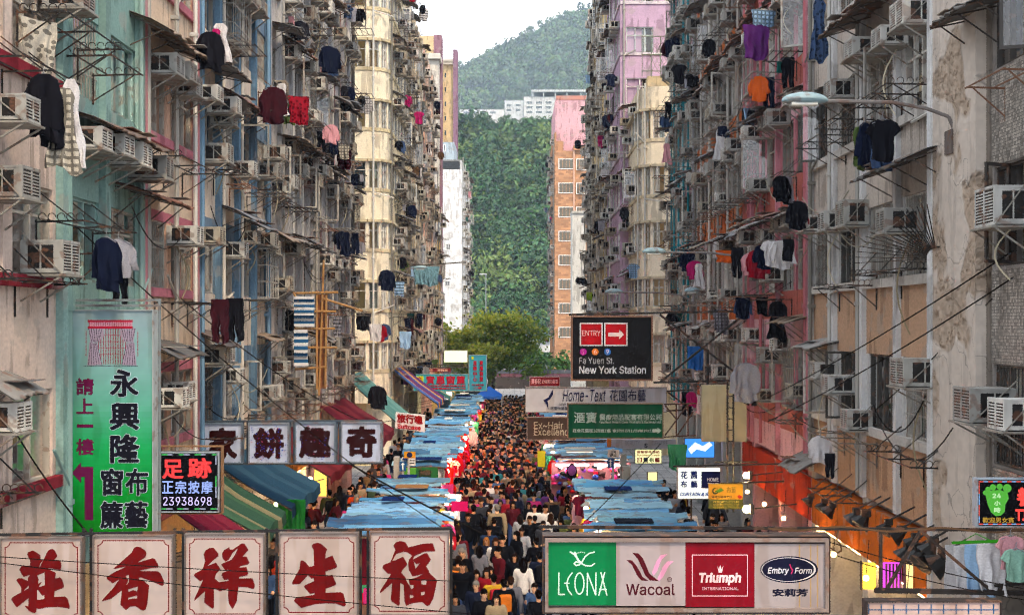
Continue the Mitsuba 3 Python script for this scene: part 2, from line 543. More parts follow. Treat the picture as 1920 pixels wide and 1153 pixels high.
def ac_parts(col, w, h, d):
    c = MB(col)
    c.box((-w / 2, 0, 0), (w / 2, d, h))
    c.box((-w / 2 - 0.012, d - 0.05, -0.01), (w / 2 + 0.012, d + 0.012, 0.03)).box((-w / 2 - 0.012, d - 0.05, h - 0.03), (w / 2 + 0.012, d + 0.012, h + 0.01))
    c.box((-w / 2 - 0.01, d - 0.045, 0.03), (-w / 2 + 0.02, d + 0.01, h - 0.03)).box((w / 2 - 0.02, d - 0.045, 0.03), (w / 2 + 0.01, d + 0.01, h - 0.03))
    c.box((-w / 2 - 0.01, 0.02, h - 0.03), (-w / 2, d - 0.05, h + 0.004)).box((-w / 2 - 0.01, 0.02, 0), (-w / 2, d - 0.05, 0.03)).box((-w / 2 - 0.01, d * 0.46, 0.03), (-w / 2, d * 0.5, h - 0.03))
    v = MB('#161514')  # raised dark panels; the shade inside the vent openings is in their colour
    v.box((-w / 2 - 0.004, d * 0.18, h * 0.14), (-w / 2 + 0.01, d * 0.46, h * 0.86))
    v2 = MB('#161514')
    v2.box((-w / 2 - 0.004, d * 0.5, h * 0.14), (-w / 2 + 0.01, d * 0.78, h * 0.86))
    g = MB('#2a2928')
    g.box((-w / 2 + 0.03, d - 0.03, 0.04), (w / 2 - 0.03, d + 0.003, h - 0.04))
    for z in np.arange(0.06, h - 0.05, 0.045):
        g.box((-w / 2 + 0.03, d, z), (w / 2 - 0.03, d + 0.014, z + 0.02), col)
    g.box((-0.015, d, 0.04), (0.015, d + 0.018, h - 0.04), col)
    b = MB('#7d7a73')
    b.box((-w / 2 - 0.06, 0, -0.05), (w / 2 + 0.06, d + 0.06, -0.02))
    for x in (-w / 2 - 0.03, w / 2 + 0.03):
        b.beam((x, 0.02, -0.42), (x, d, -0.05), 0.018)
        b.beam((x, 0.02, h + 0.12), (x, d, -0.02), 0.012) if x < 0 else None
    return c, v, v2, g, b


def add_ac(fr, u, v, rng, where, far=False, col=None, w=None, order=None, big=1.0):
    col = AC_OLD.get(col, col) or rng.choice(AC_COL)
    w = round(w * 0.86, 2) if w else rng.choice([0.54, 0.6, 0.48])
    h, d = round(w * rng.choice([0.62, 0.68, 0.72]), 2), rng.choice([0.46, 0.55, 0.62]) * big
    if far:
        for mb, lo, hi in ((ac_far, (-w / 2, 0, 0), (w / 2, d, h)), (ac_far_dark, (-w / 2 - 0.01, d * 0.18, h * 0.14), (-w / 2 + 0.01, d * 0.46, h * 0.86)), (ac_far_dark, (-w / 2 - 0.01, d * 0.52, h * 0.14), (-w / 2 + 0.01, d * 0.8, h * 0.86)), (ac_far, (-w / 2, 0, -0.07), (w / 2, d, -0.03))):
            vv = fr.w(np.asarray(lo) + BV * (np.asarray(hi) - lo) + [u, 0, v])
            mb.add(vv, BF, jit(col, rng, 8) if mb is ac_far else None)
        return
    ac_n[0] += 1
    tw = fr.at(u, 0, v, rng.uniform(-0.04, 0.04))
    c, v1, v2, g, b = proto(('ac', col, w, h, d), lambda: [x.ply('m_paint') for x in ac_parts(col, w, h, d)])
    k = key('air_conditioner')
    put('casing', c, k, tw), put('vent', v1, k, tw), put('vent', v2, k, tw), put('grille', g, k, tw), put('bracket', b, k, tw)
    if rng.random() < 0.3:
        L = rng.choice([0.8, 1.3, 1.9])
        hc = rng.choice(['#b7ae96', '#8a7f66', '#cfc6ae', '#4a4641'])
        def hose():
            t = np.linspace(0, 1, 8)
            return MB(hc).path(np.stack([0.25 * np.sin(t * 2.6) * L * 0.5, 0.1 + 0.25 * np.sin(t * 3), -t * L], 1), 0.016).ply('m_plain')
        put('drain_hose', proto(('hose', L, hc), hose), k, tw)
    tag(k, f'{AC_WORD.get(col, "grey")} air conditioner on {where}', 'air conditioner', 'air conditioners on the facades', order if order is not None else fr.w([u, 0, v])[1] + v * 0.001)
    return k


AW = {'#54463d': 'brown', '#6d6a66': 'grey', '#484644': 'dark grey', '#756758': 'tan', '#83827f': 'pale grey', '#5d6064': 'slate', '#664639': 'rusty'}


def add_awning(fr, u, v, L, D, rng, where, col=None, drop=None):
    col = col or rng.choice(list(AW))
    L, drop = round(L, 1), drop or rng.choice([0.2, 0.3, 0.38])
    sd = rng.randrange(3)

    def sheet():
        m = MB(col)
        n = int(L / 0.09)
        g = np.random.default_rng(sd)
        x = np.linspace(-L / 2, L / 2, n + 1)
        edge = D + g.uniform(-0.05, 0.05, n + 1)
        zz = 0.016 * (np.arange(n + 1) % 2) + 0.02 * np.sin(x * 3 + sd)
        rows = [(0 * x, zz), (edge * 0.5, zz - drop * 0.4), (edge, zz - drop + g.uniform(-0.03, 0.02, n + 1))]
        top = [np.stack([x, a, b], 1) for a, b in rows]
        vs = np.vstack(top + [t - [0, 0, 0.022] for t in top])
        i = np.arange(n)
        N = n + 1
        q = []
        for r in (0, 1):
            q.append(np.stack([i + r * N, i + 1 + r * N, i + 1 + (r + 1) * N, i + (r + 1) * N], 1))
            q.append(np.stack([i + (r + 3) * N, i + (r + 4) * N, i + 1 + (r + 4) * N, i + 1 + (r + 3) * N], 1))
        q.append(np.stack([i + 2 * N, i + 1 + 2 * N, i + 1 + 5 * N, i + 5 * N], 1))
        m.add(vs, np.vstack(q))
        for k in range(2):     # loose patches of another sheet lying on it
            a = g.uniform(-L / 2, L / 2 - 0.5)
            m.box((a, D * 0.2, -drop * 0.5 + 0.04), (a + g.uniform(0.3, 0.6), D * g.uniform(0.7, 1.05), -drop * 0.5 + 0.055), rng.choice(list(AW)))
        return m.ply('m_paint')

    def br():
        m = MB('#3b3632')
        for x in np.linspace(-L / 2 + 0.08, L / 2 - 0.08, max(2, int(L / 0.9) + 1)):
            m.beam((x, 0, -0.06), (x, D * 0.95, -drop - 0.02), 0.016).beam((x, 0.0, -0.62), (x, D * 0.75, -drop * 0.8 - 0.03), 0.014)
        m.beam((-L / 2, D * 0.93, -drop - 0.01), (L / 2, D * 0.93, -drop - 0.01), 0.014)
        return m.ply('m_paint')

    k = key('window_awning')
    tw = fr.at(u, 0, v, 0, (1, 1, 1))
    put('sheet', proto(('aw', L, D, col, drop, sd), sheet), k, tw)
    put('bracket', proto(('awb', L, D, drop), br), k, tw)
    tag(k, f'{AW.get(col, "brown")} metal awning on {where}', 'awning', 'awnings over the windows', fr.w([u, 0, v])[1] + v * 0.001)
    return k


def add_rack(fr, u, v, L, D, rng, where, ornate=False, col=None, nb=4):
    col = col or rng.choice(['#1e1b19', '#2b2724', '#5f5b55', '#6a4a38', '#8a8780', '#3d3a37'])
    L = round(L, 1)
    ups = rng.random() < 0.5

    def f():
        m = MB(col)
        for x in (-L / 2, 0, L / 2) if L > 1.6 else (-L / 2, L / 2):
            m.beam((x, 0, 0), (x, D, 0.02), 0.018).beam((x, 0, -0.45 if not ups else 0.5), (x, D * 0.85, 0), 0.013).beam((x, 0.02, -0.5), (x, 0.02, 0.04), 0.016)
        for i in range(nb):
            y = D * (0.3 + 0.7 * i / max(1, nb - 1))
            m.beam((-L / 2 - 0.1, y, 0.02), (L / 2 + 0.1, y, 0.02), 0.014)
        if ornate:
            for x in (-L / 2, L / 2):
                for i in range(5):
                    a = np.linspace(0, 5.2, 9)
                    r = 0.06
                    m.path(np.stack([a * 0 + x, D * (0.15 + 0.19 * i) + r * np.cos(a), 0.075 + r * np.sin(a)], 1), 0.009)
        return m.ply('m_paint')

    k = put('drying_rack', proto(('rk', L, D, col, ups, ornate, nb), f), None, fr.at(u, 0, v))
    tag(k, f'{"ornate iron" if ornate else "metal"} drying rack on {where}', 'drying rack', 'drying racks on the facades', fr.w([u, 0, v])[1] + v * 0.001)
    return k


# ------------------------------------------------------------------ washing
def garment_outline(kind):
    if kind == 'shirt':
        return [(-.07, 0), (.07, 0), (.2, -.05), (.3, -.2), (.36, -.5), (.27, -.52), (.21, -.3), (.22, -.66), (-.22, -.66), (-.21, -.3), (-.27, -.52), (-.36, -.5), (-.3, -.2), (-.2, -.05)]
    if kind == 'tee':
        return [(-.08, 0), (0, -.03), (.08, 0), (.2, -.04), (.31, -.18), (.23, -.25), (.2, -.2), (.21, -.62), (-.21, -.62), (-.2, -.2), (-.23, -.25), (-.31, -.18), (-.2, -.04)]
    if kind == 'trousers':
        return [(-.19, 0), (.19, 0), (.22, -.3), (.2, -.95), (.06, -.96), (.01, -.36), (-.05, -.95), (-.2, -.93), (-.22, -.3)]
    if kind == 'dress':
        return [(-.1, 0), (.1, 0), (.18, -.1), (.16, -.4), (.34, -1.05), (.1, -1.1), (-.15, -1.06), (-.36, -1.08), (-.17, -.4), (-.18, -.1)]
    if kind == 'jacket':
        return [(-.09, 0), (.09, 0), (.22, -.06), (.33, -.25), (.37, -.62), (.26, -.64), (.24, -.35), (.27, -.8), (.02, -.78), (-.27, -.8), (-.24, -.35), (-.27, -.64), (-.38, -.6), (-.33, -.25), (-.22, -.06)]
    if kind == 'towel':
        return [(-.26, 0), (.26, 0), (.25, -.72), (-.27, -.7)]
    if kind == 'sheet':
        return [(-.75, 0), (.75, 0), (.73, -.8), (.2, -.86), (-.74, -.78)]
    if kind == 'shorts':
        return [(-.2, 0), (.2, 0), (.24, -.42), (.05, -.43), (0, -.25), (-.05, -.43), (-.24, -.41)]
    return [(-.09, 0), (.09, 0), (.1, -.35), (-.1, -.36)]     # small pieces, socks and cloths


def garment_mesh(kind, sd):
    g = np.random.default_rng(sd + 7)
    m = trimesh.creation.extrude_polygon(Polygon(garment_outline(kind)).buffer(0.012), 0.045, engine='earcut')
    m = m.subdivide_to_size(0.11)
    v = np.array(m.vertices)
    x, z, y = v[:, 0].copy(), v[:, 1].copy(), v[:, 2] - 0.0225
    k = np.clip(-z / 0.5, 0.1, 1.0)
    ph = g.uniform(0, 6, 4)
    y = y * (1 + 0.6 * np.sin(x * 9 + ph[0])) + k * (0.042 * np.sin(x * 23 + ph[0] + z * 3) + 0.03 * np.sin(x * 41 + ph[1] - z * 5)) + 0.012 * np.sin(z * 11 + x * 8 + ph[3]) + 0.06 * z * np.sin(ph[2])
    x = x * (1 - 0.14 * k * abs(np.sin(ph[3]))) + 0.03 * z * np.sin(ph[1] * 2) + 0.012 * np.sin(z * 17 + ph[2])
    z = z * (1 + 0.05 * np.sin(x * 6 + ph[1])) + 0.025 * np.sin(x * 14 + ph[2]) * k
    return np.stack([x, y, z], 1), m.faces


G_COL = {'#1d1d22': 'black', '#1b2032': 'navy', '#2b2b31': 'charcoal', '#8f8f98': 'grey', '#c4c2c4': 'white', '#3c4d6c': 'denim blue', '#8c1f2d': 'red', '#a3235f': 'magenta',
         '#5c2f6b': 'purple', '#8fb0d0': 'pale blue', '#c48d95': 'pink', '#b3adA0': 'cream', '#1f5a55': 'teal', '#5a4636': 'brown', '#c55a28': 'orange', '#4a5a34': 'olive', '#3a1d24': 'dark maroon', '#2f62a8': 'bright blue'}
G_COL = {k.lower(): v for k, v in G_COL.items()}
G_W = [11, 7, 6, 4, 4, 4, 1.5, 1, 1.2, 2, 1.2, 2, 0.7, 2, 0.6, 1, 3, 0.6]
G_KIND = {'shirt': 'long sleeved shirt', 'tee': 'tee shirt', 'trousers': 'pair of trousers', 'dress': 'dress', 'jacket': 'jacket', 'towel': 'towel', 'sheet': 'bed sheet', 'shorts': 'pair of shorts', 'small': 'small cloth'}


def add_cloth(pos, rot, rng, where, kind=None, col=None, k=0, sc=1.0, hanger=False, label=None, group='washing hung out to dry'):
    kind = kind or rng.choices(['shirt', 'tee', 'trousers', 'dress', 'jacket', 'towel', 'shorts', 'small'], [4, 3, 4, 1, 3, 3, 1, 2])[0]
    c = col or rng.choices(list(G_COL), G_W)[0]
    sd = rng.randrange(3)
    m = np.eye(4)
    a, b = math.cos(rot), math.sin(rot)
    s3 = sc if isinstance(sc, (tuple, list)) else (sc, sc, sc)
    m[:3, :3] = np.array([[a, -b, 0], [b, a, 0], [0, 0, 1]]) @ np.diag(s3)
    m[:3, 3] = pos

    def f():
        v, fa = proto(('gm', kind, sd), lambda: garment_mesh(kind, sd))
        return MB(tuple(hexc(c)) + (k,)).add(v, fa).ply('m_cloth', smooth=True)
    nm = {'shirt': 'hanging_shirt', 'tee': 'hanging_shirt', 'trousers': 'hanging_trousers', 'dress': 'hanging_dress', 'jacket': 'hanging_jacket', 'towel': 'hanging_towel', 'sheet': 'hanging_sheet', 'shorts': 'hanging_shorts', 'small': 'hanging_cloth'}[kind]
    kk = put(nm, proto(('g', kind, sd, c, k), f), None, T(m))
    if hanger:
        put('hanger', proto('hanger', lambda: MB('#7c7f86').path([(-.2, 0, -.06), (0, 0, .03), (.2, 0, -.06)], 0.011).path([(0, 0, .03), (0, 0, .12), (.02, .0, .14)], 0.007).ply('m_plain')), kk, T(m))
    tag(kk, label or f'{G_COL.get(c, "dark")} {G_KIND[kind]} at {where}', 'clothing' if kind not in ('towel', 'sheet', 'small') else 'laundry', group, pos[1] + pos[2] * 0.001)
    return kk


# ------------------------------------------------------------------ house fronts
drawn = lambda p: -60 < VY - (p[2] - H) * F / p[1] < 1240 and p[1] > 15


def front(parent, bn, fr, u0, u1, nb, S, k0, k1, rng, near=False, clutter=1.0, far=False, closed_ends=True):
    """floors k0..k1 of one straight piece of wall with its windows; S: the look"""
    s0, fh, wh = S['s0'], S['fh'], S['wh']
    bw = (u1 - u0) / nb
    pw = S.get('pier', 0.34)
    m = MB(S['wall'], fr)
    th = 0.24
    leds = []
    for k in range(k0, k1 + 2):
        s = s0 + fh * k
        lo = s - (fh - wh)
        if k == k1 + 1:
            m.box((u0, -th, lo), (u1, 0, lo + 1.3))
            break
        a = 0
        for fr_, c in S.get('spandrel_k', {}).get(k, S.get('spandrel', [(1, S['wall'])])):
            m.box((u0, -th, lo + (s - lo) * a), (u1, 0.0, lo + (s - lo) * fr_), c)
            a = fr_
        for i in range(nb + 1):
            x0, x1 = u0 + i * bw - pw / 2, u0 + i * bw + pw / 2
            m.box((max(u0, x0), -th, s), (min(u1, x1), 0.0, s + wh), S.get('piercol', S['wall']))
        if closed_ends:
            m.box((u0, -1.3, lo), (u0 + 0.12, -th, s + wh)).box((u1 - 0.12, -1.3, lo), (u1, -th, s + wh))
        if S.get('ledge'):
            leds.append(MB(S['ledge'], fr).box((u0, 0, s - 0.16), (u1, S.get('ledge_d', 0.14), s + 0.02)))
        if S.get('ledge2'):
            leds.append(MB(S['ledge2'], fr).box((u0, 0, s + wh - 0.02), (u1, S.get('ledge2_d', 0.25), s + wh + 0.12)))
    put('wall', m.ply('m_plaster'), parent)
    for led in leds:
        put('ledge', led.ply('m_plaster'), parent)
    if S.get('pilaster'):
        top = s0 + fh * (k1 + 1)
        bot = s0 + fh * k0 - (fh - wh)
        for i in range(S.get('pil_step0', 0), nb + 1, S.get('pil_step', 1)):
            x = min(max(u0 + i * bw, u0 + 0.1), u1 - 0.1)
            put('pilaster', MB(S['pilaster'], fr).box((x - S.get('pil_w', 0.1), 0.0, bot), (x + S.get('pil_w', 0.1), S.get('pil_d', 0.12), top)).ply('m_plaster'), parent)
    for i in range(nb + 1):
        if rng.random() < S.get('pipes', 0.5):
            x = u0 + i * bw + rng.uniform(0.16, 0.3) * (1 if i < nb else -1.5)
            pm = MB(rng.choice(S.get('pipecol', ['#b5b3ad', '#9b9993', '#c9c7c0', '#77746e'])), fr)
            pm.beam((x, 0.12, s0 + fh * k0 - 1.4), (x, 0.12, s0 + fh * (k1 + 1)), 0.05, n=6)
            for k in range(k0, k1 + 1):
                pm.box((x - 0.07, 0, s0 + fh * k - 0.5), (x + 0.07, 0.18, s0 + fh * k - 0.42))
                if rng.random() < 0.4:
                    pm.path([(x, 0.12, s0 + fh * k - 0.2), (x + rng.choice([-0.7, 0.7, 1.1]), 0.12, s0 + fh * k - 0.55 + rng.random())], 0.03, n=5)
            put('drainpipe', pm.ply('m_plain'), parent)
    for k in range(k0, k1 + 1):
        s = s0 + fh * k
        where = f'{bn}, {nth(k)} storey'
        for i in range(nb):
            xa = u0 + i * bw + pw / 2
            ww = bw - pw
            mid = xa + ww / 2
            pt = fr.w([mid, 0, s + 0.7])
            if not drawn(pt):
                continue
            n = max(2, min(5, round(ww / rng.choice([0.5, 0.62, 0.75]))))
            st = rng.choices([0, 1, 2, 3, 4, 5], S.get('styles', [3, 3, 3, 2, 1, 1]))[0]
            add_window(parent, fr, xa, s + 0.0, ww, wh, n, st, rng.choice(S.get('frames', FRAMES)), rng, near)
            if clutter <= 0:
                continue
            cl = clutter * S.get('clutter', 1.0)
            lim = far or ac_n[0] > ac_cap[0]
            if rng.random() < 0.46 * cl:
                L = min(max(1.0, ww * rng.choice([0.8, 1.0, 1.3])), 3.8)
                if not far or rng.random() < 0.5:
                    add_awning(fr, mid + rng.uniform(-0.3, 0.3), s + wh + rng.choice([0.62, 0.72, 0.85]), L, rng.choice([0.6, 0.75, 0.9]), rng, where)
            nac = rng.choices([0, 1, 2, 3], [1.2, 4, 4 * cl, 2 * cl])[0]
            x = xa + rng.uniform(0.3, 0.7)
            for _ in range(nac):
                if x > xa + ww + 0.1:
                    break
                add_ac(fr, x, s + rng.choice([wh + 0.1, wh + 0.05, wh - 0.45, wh - 0.1, -0.05, 0.3]), rng, where, lim)
                x += rng.uniform(0.68, 1.1)
            if rng.random() < 0.62 * cl and not (far and rng.random() < 0.6):
                L = min(ww, rng.choice([1.0, 1.3, 1.7]))
                D = rng.choice([0.7, 0.9, 1.05])
                ru, rv = mid + rng.uniform(-0.25, 0.25), s - rng.choice([0.1, 0.25, 0.4])
                add_rack(fr, ru, rv, L, D, rng, where, S.get('ornate', False))
                if rng.random() < S.get('cloth', 0.45):
                    q = rng.choice([1, 2, 2, 3])
                    for j in range(q):
                        cu, cw = ru + rng.uniform(-L / 2, L / 2) * 0.8, D * rng.uniform(0.35, 0.95)
                        p = fr.w([cu, cw, rv - 0.05])
                        sx, sy = VX + p[0] * F / p[1], VY - (p[2] - H) * F / p[1]
                        if sy > 640 and (sx < 740 or sx > 960) or sx < 310 and sy > 540:      # nothing hangs in front of the shop signs
                            continue
                        add_cloth(p, rng.uniform(-0.7, 0.7), rng, where, k=rng.choices([0, 1, 2, 3], [8, 1, 1, 1])[0], sc=rng.uniform(0.7, 0.98), hanger=near)


def house(name, label, fr, u0, u1, nb, S, k0, k1, seed, bn, near=False, clutter=1.0, far=False, depth=9.0, top=None, group=None):
    rng = random.Random(seed)
    k = key(name)
    tag(k, label, 'building', group, u0)
    front(k, bn, fr, u0, u1, nb, S, k0, k1, rng, near, clutter, far)
    t = top or S['s0'] + S['fh'] * (k1 + 1) + 0.6
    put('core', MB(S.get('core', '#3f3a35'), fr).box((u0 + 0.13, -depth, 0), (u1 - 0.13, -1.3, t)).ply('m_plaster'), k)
    # shop storey: a deep opening under the first floor
    b = S['s0'] + S['fh'] * k0 - (S['fh'] - S['wh'])
    m = MB(S['wall'], fr)
    for i in range(0, nb + 1, 2):
        x = min(max(u0 + i * (u1 - u0) / nb, u0 + 0.2), u1 - 0.2)
        m.box((x - 0.2, -1.3, 0), (x + 0.2, 0, b))
    m.box((u0, -1.3, b - 0.25), (u1, -0.25, b - 0.001))
    put('shop_pier', m.ply('m_plaster'), k)
    return k

# ------------------------------------------------------------------ ground
def sheet(x0, x1, y0, y1, z, col):
    return MB(col).add([[x0, y0, z], [x1, y0, z], [x1, y1, z], [x0, y1, z]], [[0, 1, 2], [0, 2, 3]])


struct(put('ground', sheet(-2500, 2500, -400, 4000, 0, '#5b5b5a').ply('m_ground')), 'dark paved ground under the whole district')
struct(put('street', sheet(-5.2, 5.2, -20, 128, 0.004, '#9a9a98').ply('m_ground')), 'grey paved market street between the stalls')
for q, s in enumerate((-1, 1)):
    x0, x1 = sorted((s * 5.2, s * 8.9))
    struct(put('pavement', MB('#8b8a86').box((x0, -20, 0), (x1, 58, 0.13)).box((x0, 68, 0), (x1, 126, 0.13)).ply('m_ground')), f'raised pavement along the shops on the {("left", "right")[q]} side')

# ------------------------------------------------------------------ buildings
FL = Frame((-7.3, 0, 0), (0, 1, 0), (1, 0, 0))
FR = Frame((7.5, 0, 0), (0, 1, 0), (-1, 0, 0))
zl = lambda px, X=7.3: X * F / (VX - px)
zr = lambda px, X=7.5: X * F / (px - VX)
ktop = lambda z: int((2.5 + 605 * z / F) / 3.1) + 1
AL = ['#8e8d88', '#a6a49c', '#77756f', '#9a938a']
base_l = dict(s0=5.07, fh=3.12, wh=1.4, frames=AL)
base_r = dict(s0=5.3, fh=3.07, wh=1.55, frames=AL + ['#c2c1ba'])
WHITE = '#b9b4ac'

house('tenement_building', 'pale plaster tenement with dark red window ledges at the left edge', FL, 14.5, 20.4, 3,
      dict(base_l, wall='#c6b4a8', ledge='#7c2f38', ledge_d=0.12, frames=['#8f8a80', '#a39c90'], pipes=0.3, clutter=0.75, cloth=0.1, styles=[3, 2, 0, 0, 1, 0]), 0, 3, 11, 'the pale house with red ledges', True, clutter=0)
house('tenement_building', 'turquoise plaster tenement behind the tall green sign', FL, 20.4, 24.85, 2,
      dict(base_l, wall='#7f9e99', piercol='#7d9f9b', pilaster='#86a6a1', pil_w=0.14, frames=['#9b968b', '#8a8478', '#7f9c98'], pipes=0.8, pipecol=['#869f9b', '#75918d'], ornate=True, styles=[3, 2, 0, 0, 1, 0], clutter=0.8, cloth=0.25), 0, 3, 12, 'the turquoise house', True, clutter=0)
house('tenement_building', 'cream plaster tenement with pink window ledges on the left', FL, 24.85, 29.2, 2,
      dict(base_l, wall='#cdb59c', spandrel=[(0.12, '#b06c78'), (1, '#cfb9a2')], ledge='#b4717d', ledge_d=0.08, piercol='#c9a58f', pilaster='#b97f86', pil_w=0.1, pil_step=2, pipes=0.6, ornate=True), 0, 3, 13, 'the cream house with pink ledges', True, clutter=0)
house('tenement_building', 'cream tenement with blue pilasters and blue bands on the left', FL, 29.2, 37.7, 4,
      dict(base_l, wall='#cfc3b4', spandrel=[(0.24, '#6d8296'), (1, '#d2c5b5')], piercol='#62798c', pilaster='#66839b', pil_w=0.13, pipes=0.6, pipecol=['#66839b', '#c5beb2', '#6f8ea8'], clutter=1.2), 0, 4, 14, 'the house with blue pilasters', True)
house('tenement_building', 'grey tenement with pale pilasters crowded with air conditioners on the left', FL, 37.7, 46.7, 5,
      dict(base_l, wall='#b4b4b4', spandrel=[(0.1, '#96979a'), (1, '#bcb7b1')], pilaster='#a7a8aa', pil_w=0.1, pipes=0.8, clutter=1.35, ledge='#9a928c', ledge_d=0.1), 0, 5, 15, 'the grey house with pale pilasters', True)
house('tenement_building', 'mauve plaster tenement beside the cross street on the left', FL, 46.7, 57.4, 6,
      dict(base_l, wall='#a08084', spandrel=[(0.1, '#aaa4a6'), (1, '#a27c80')], piercol='#b3b0b0', pilaster='#a8a9ac', pil_w=0.09, pipes=0.9, clutter=1.3), 0, 6, 16, 'the mauve house')
# across the side street, left
CREAM = dict(base_l, wall='#e6dec8', spandrel=[(1, '#e8dfc6')], ledge='#cfc29f', ledge_d=0.05, ledge2='#c9bfa4', ledge2_d=0.14, frames=['#c9c8c2', '#aeb3b3'], pier=0.5, pipes=0.2, styles=[5, 1, 1, 0, 1, 0])
FL6 = Frame((-6.5, 0, 0), (0, 1, 0), (1, 0, 0))
kc = house('corner_building', 'cream yellow corner building with rounded bays beyond the cross street on the left', FL6, 67.3, 78.5, 6, dict(CREAM, clutter=1.2, spandrel=[(1, '#dccfae')]), 0, 8, 17, 'the cream corner house on the left', depth=8)


def corner(parent, pts, S, k0, k1, seed, bn, nb=1, clutter=0.0):
    """straight pieces of wall between points (x, y), the street in front of them on their left-hand side towards the camera"""
    rng = random.Random(seed)
    for a, b, n in pts:
        a, b = np.array(a + (0,), float), np.array(b + (0,), float)
        L = np.linalg.norm(b - a)
        U = (b - a) / L
        front(parent, bn, Frame(a, U, (U[1], -U[0], 0)), 0.0, L, n, S, k0, k1, rng, clutter=clutter, closed_ends=False)


corner(kc, [((-12.0, 66.0), (-7.6, 66.0), 3), ((-7.6, 66.0), (-6.95, 66.25), 1), ((-6.95, 66.25), (-6.6, 66.7), 1), ((-6.6, 66.7), (-6.5, 67.3), 1)],
       dict(CREAM, pier=0.16, ledge2='#c4b797'), 0, 7, 18, 'the cream corner house on the left', clutter=0.0)
put('core', MB('#d6c596').box((-12, 67.35, 0), (-7.9, 78, 32)).box((-8.0, 67.3, 0), (-7.5, 68, 31)).ply('m_plaster'), kc)
house('tenement_building', 'pale green and grey tenement past the cream corner on the left', FL6, 78.5, 89, 6,
      dict(base_l, wall='#b3b08f', spandrel=[(0.4, '#a9b68c'), (1, '#bdb29c')], pilaster='#b9ab93', pipes=0.9, clutter=1.2), 0, 6, 19, 'the green and grey house', far=True)
house('tenement_building', 'salmon pink tenement far down the street on the left', FL6, 89, 102, 7,
      dict(base_l, wall='#c99a8a', spandrel=[(1, '#cf9f8f')], pilaster='#d3b1a3', pipes=0.9, clutter=1.0), 0, 6, 20, 'the salmon pink house', far=True)
house('tenement_building', 'narrow ochre tenement beside the street tree on the left', FL6, 102, 112, 4,
      dict(base_l, wall='#c7a566', spandrel=[(1, '#cba96b')], pipes=0.6, clutter=0.9), 0, 3, 21, 'the ochre house', far=True)
# right side
ac_cap[0] = 295
house('tenement_building', 'tenement faced with tiny grey mosaic tiles at the right edge', FR, 14.5, 20.2, 3,
      dict(base_r, wall='#8b8580', frames=['#3a3633', '#55504b', '#6d6a66'], pipes=0.2, clutter=0.6, cloth=0.0, styles=[1, 4, 1, 0, 1, 1]), 0, 3, 31, 'the mosaic tiled house', True, clutter=0)
house('tenement_building', 'pale grey tenement with white pilasters and tan panels on the right', FR, 22.5, 32.3, 4,
      dict(base_r, wall='#b7b2ab', spandrel=[(1, '#b6aca2')], piercol='#c3c2c0', pilaster='#c4c4c4', pil_w=0.11, pil_d=0.1, ledge='#bdb9b3', ledge_d=0.1, pipes=0.5, frames=['#3a3936', '#8d8b86', '#b5b3ac', '#5c5a56'], pier=0.5, clutter=0.75, cloth=0.35, ornate=True, styles=[3, 3, 1, 0, 2, 1], spandrel_k={0: [(1, '#b08e74')], 1: [(1, '#b5957c')]}), 0, 3, 32, 'the grey and tan house', True, clutter=0)
PK = dict(base_r, wall='#bf8f96', spandrel=[(0.5, '#d0a3aa'), (1, '#b2665c')], piercol='#b97680', pilaster='#bd7f8a', pil_w=0.08, pil_step=2, pipes=0.8, pipecol=['#c28a92', '#b06a70'])
house('tenement_building', 'pink tenement with brick red bands on the right', FR, 32.3, 42.1, 5, dict(PK, clutter=1.15, cloth=0.6), 0, 4, 33, 'the pink house with red bands', True)
house('tenement_building', 'tenement with burnt orange and white bands on the right', FR, 42.1, 52.6, 5,
      dict(base_r, wall='#b6b5b4', spandrel=[(0.5, '#c6c7ca'), (1, '#b2663f')], piercol='#9f9d9b', pipes=0.8, clutter=1.3), 0, 6, 34, 'the orange and white house')
house('tenement_building', 'grey green tenement with teal pipes beside the cross street on the right', FR, 52.6, 60.6, 5,
      dict(base_r, wall='#a9b2b0', spandrel=[(0.3, '#b897a2'), (1, '#b2b8b6')], pipes=1.0, pipecol=['#2f7f8c', '#3f8f98', '#8f8f94'], clutter=1.3), 0, 6, 35, 'the grey green house')
# across the side street, right
FR5 = Frame((6.85, 0, 0), (0, 1, 0), (-1, 0, 0))
CRM = dict(base_r, wall='#e3d6bd', spandrel=[(1, '#e6d9c0')], ledge='#cdbfa2', ledge_d=0.06, ledge2='#bfb297', ledge2_d=0.2, frames=['#c5c4be', '#a9adab'], pier=0.4, pipes=0.3, styles=[5, 1, 2, 0, 1, 0])
k5 = house('corner_building', 'cream corner building with a rounded end and roof fence on the right', FR5, 71.4, 77, 3, dict(CRM, clutter=1.0), 0, 4, 36, 'the cream corner house on the right', depth=5, far=True)
corner(k5, [((6.85, 71.4), (7.05, 70.7), 1), ((7.05, 70.7), (7.5, 70.2), 1), ((7.5, 70.2), (8.3, 70.0), 1), ((8.3, 70.0), (12.5, 70.0), 3)][::1], dict(CRM, pier=0.16), 0, 4, 37, 'the cream corner house on the right')
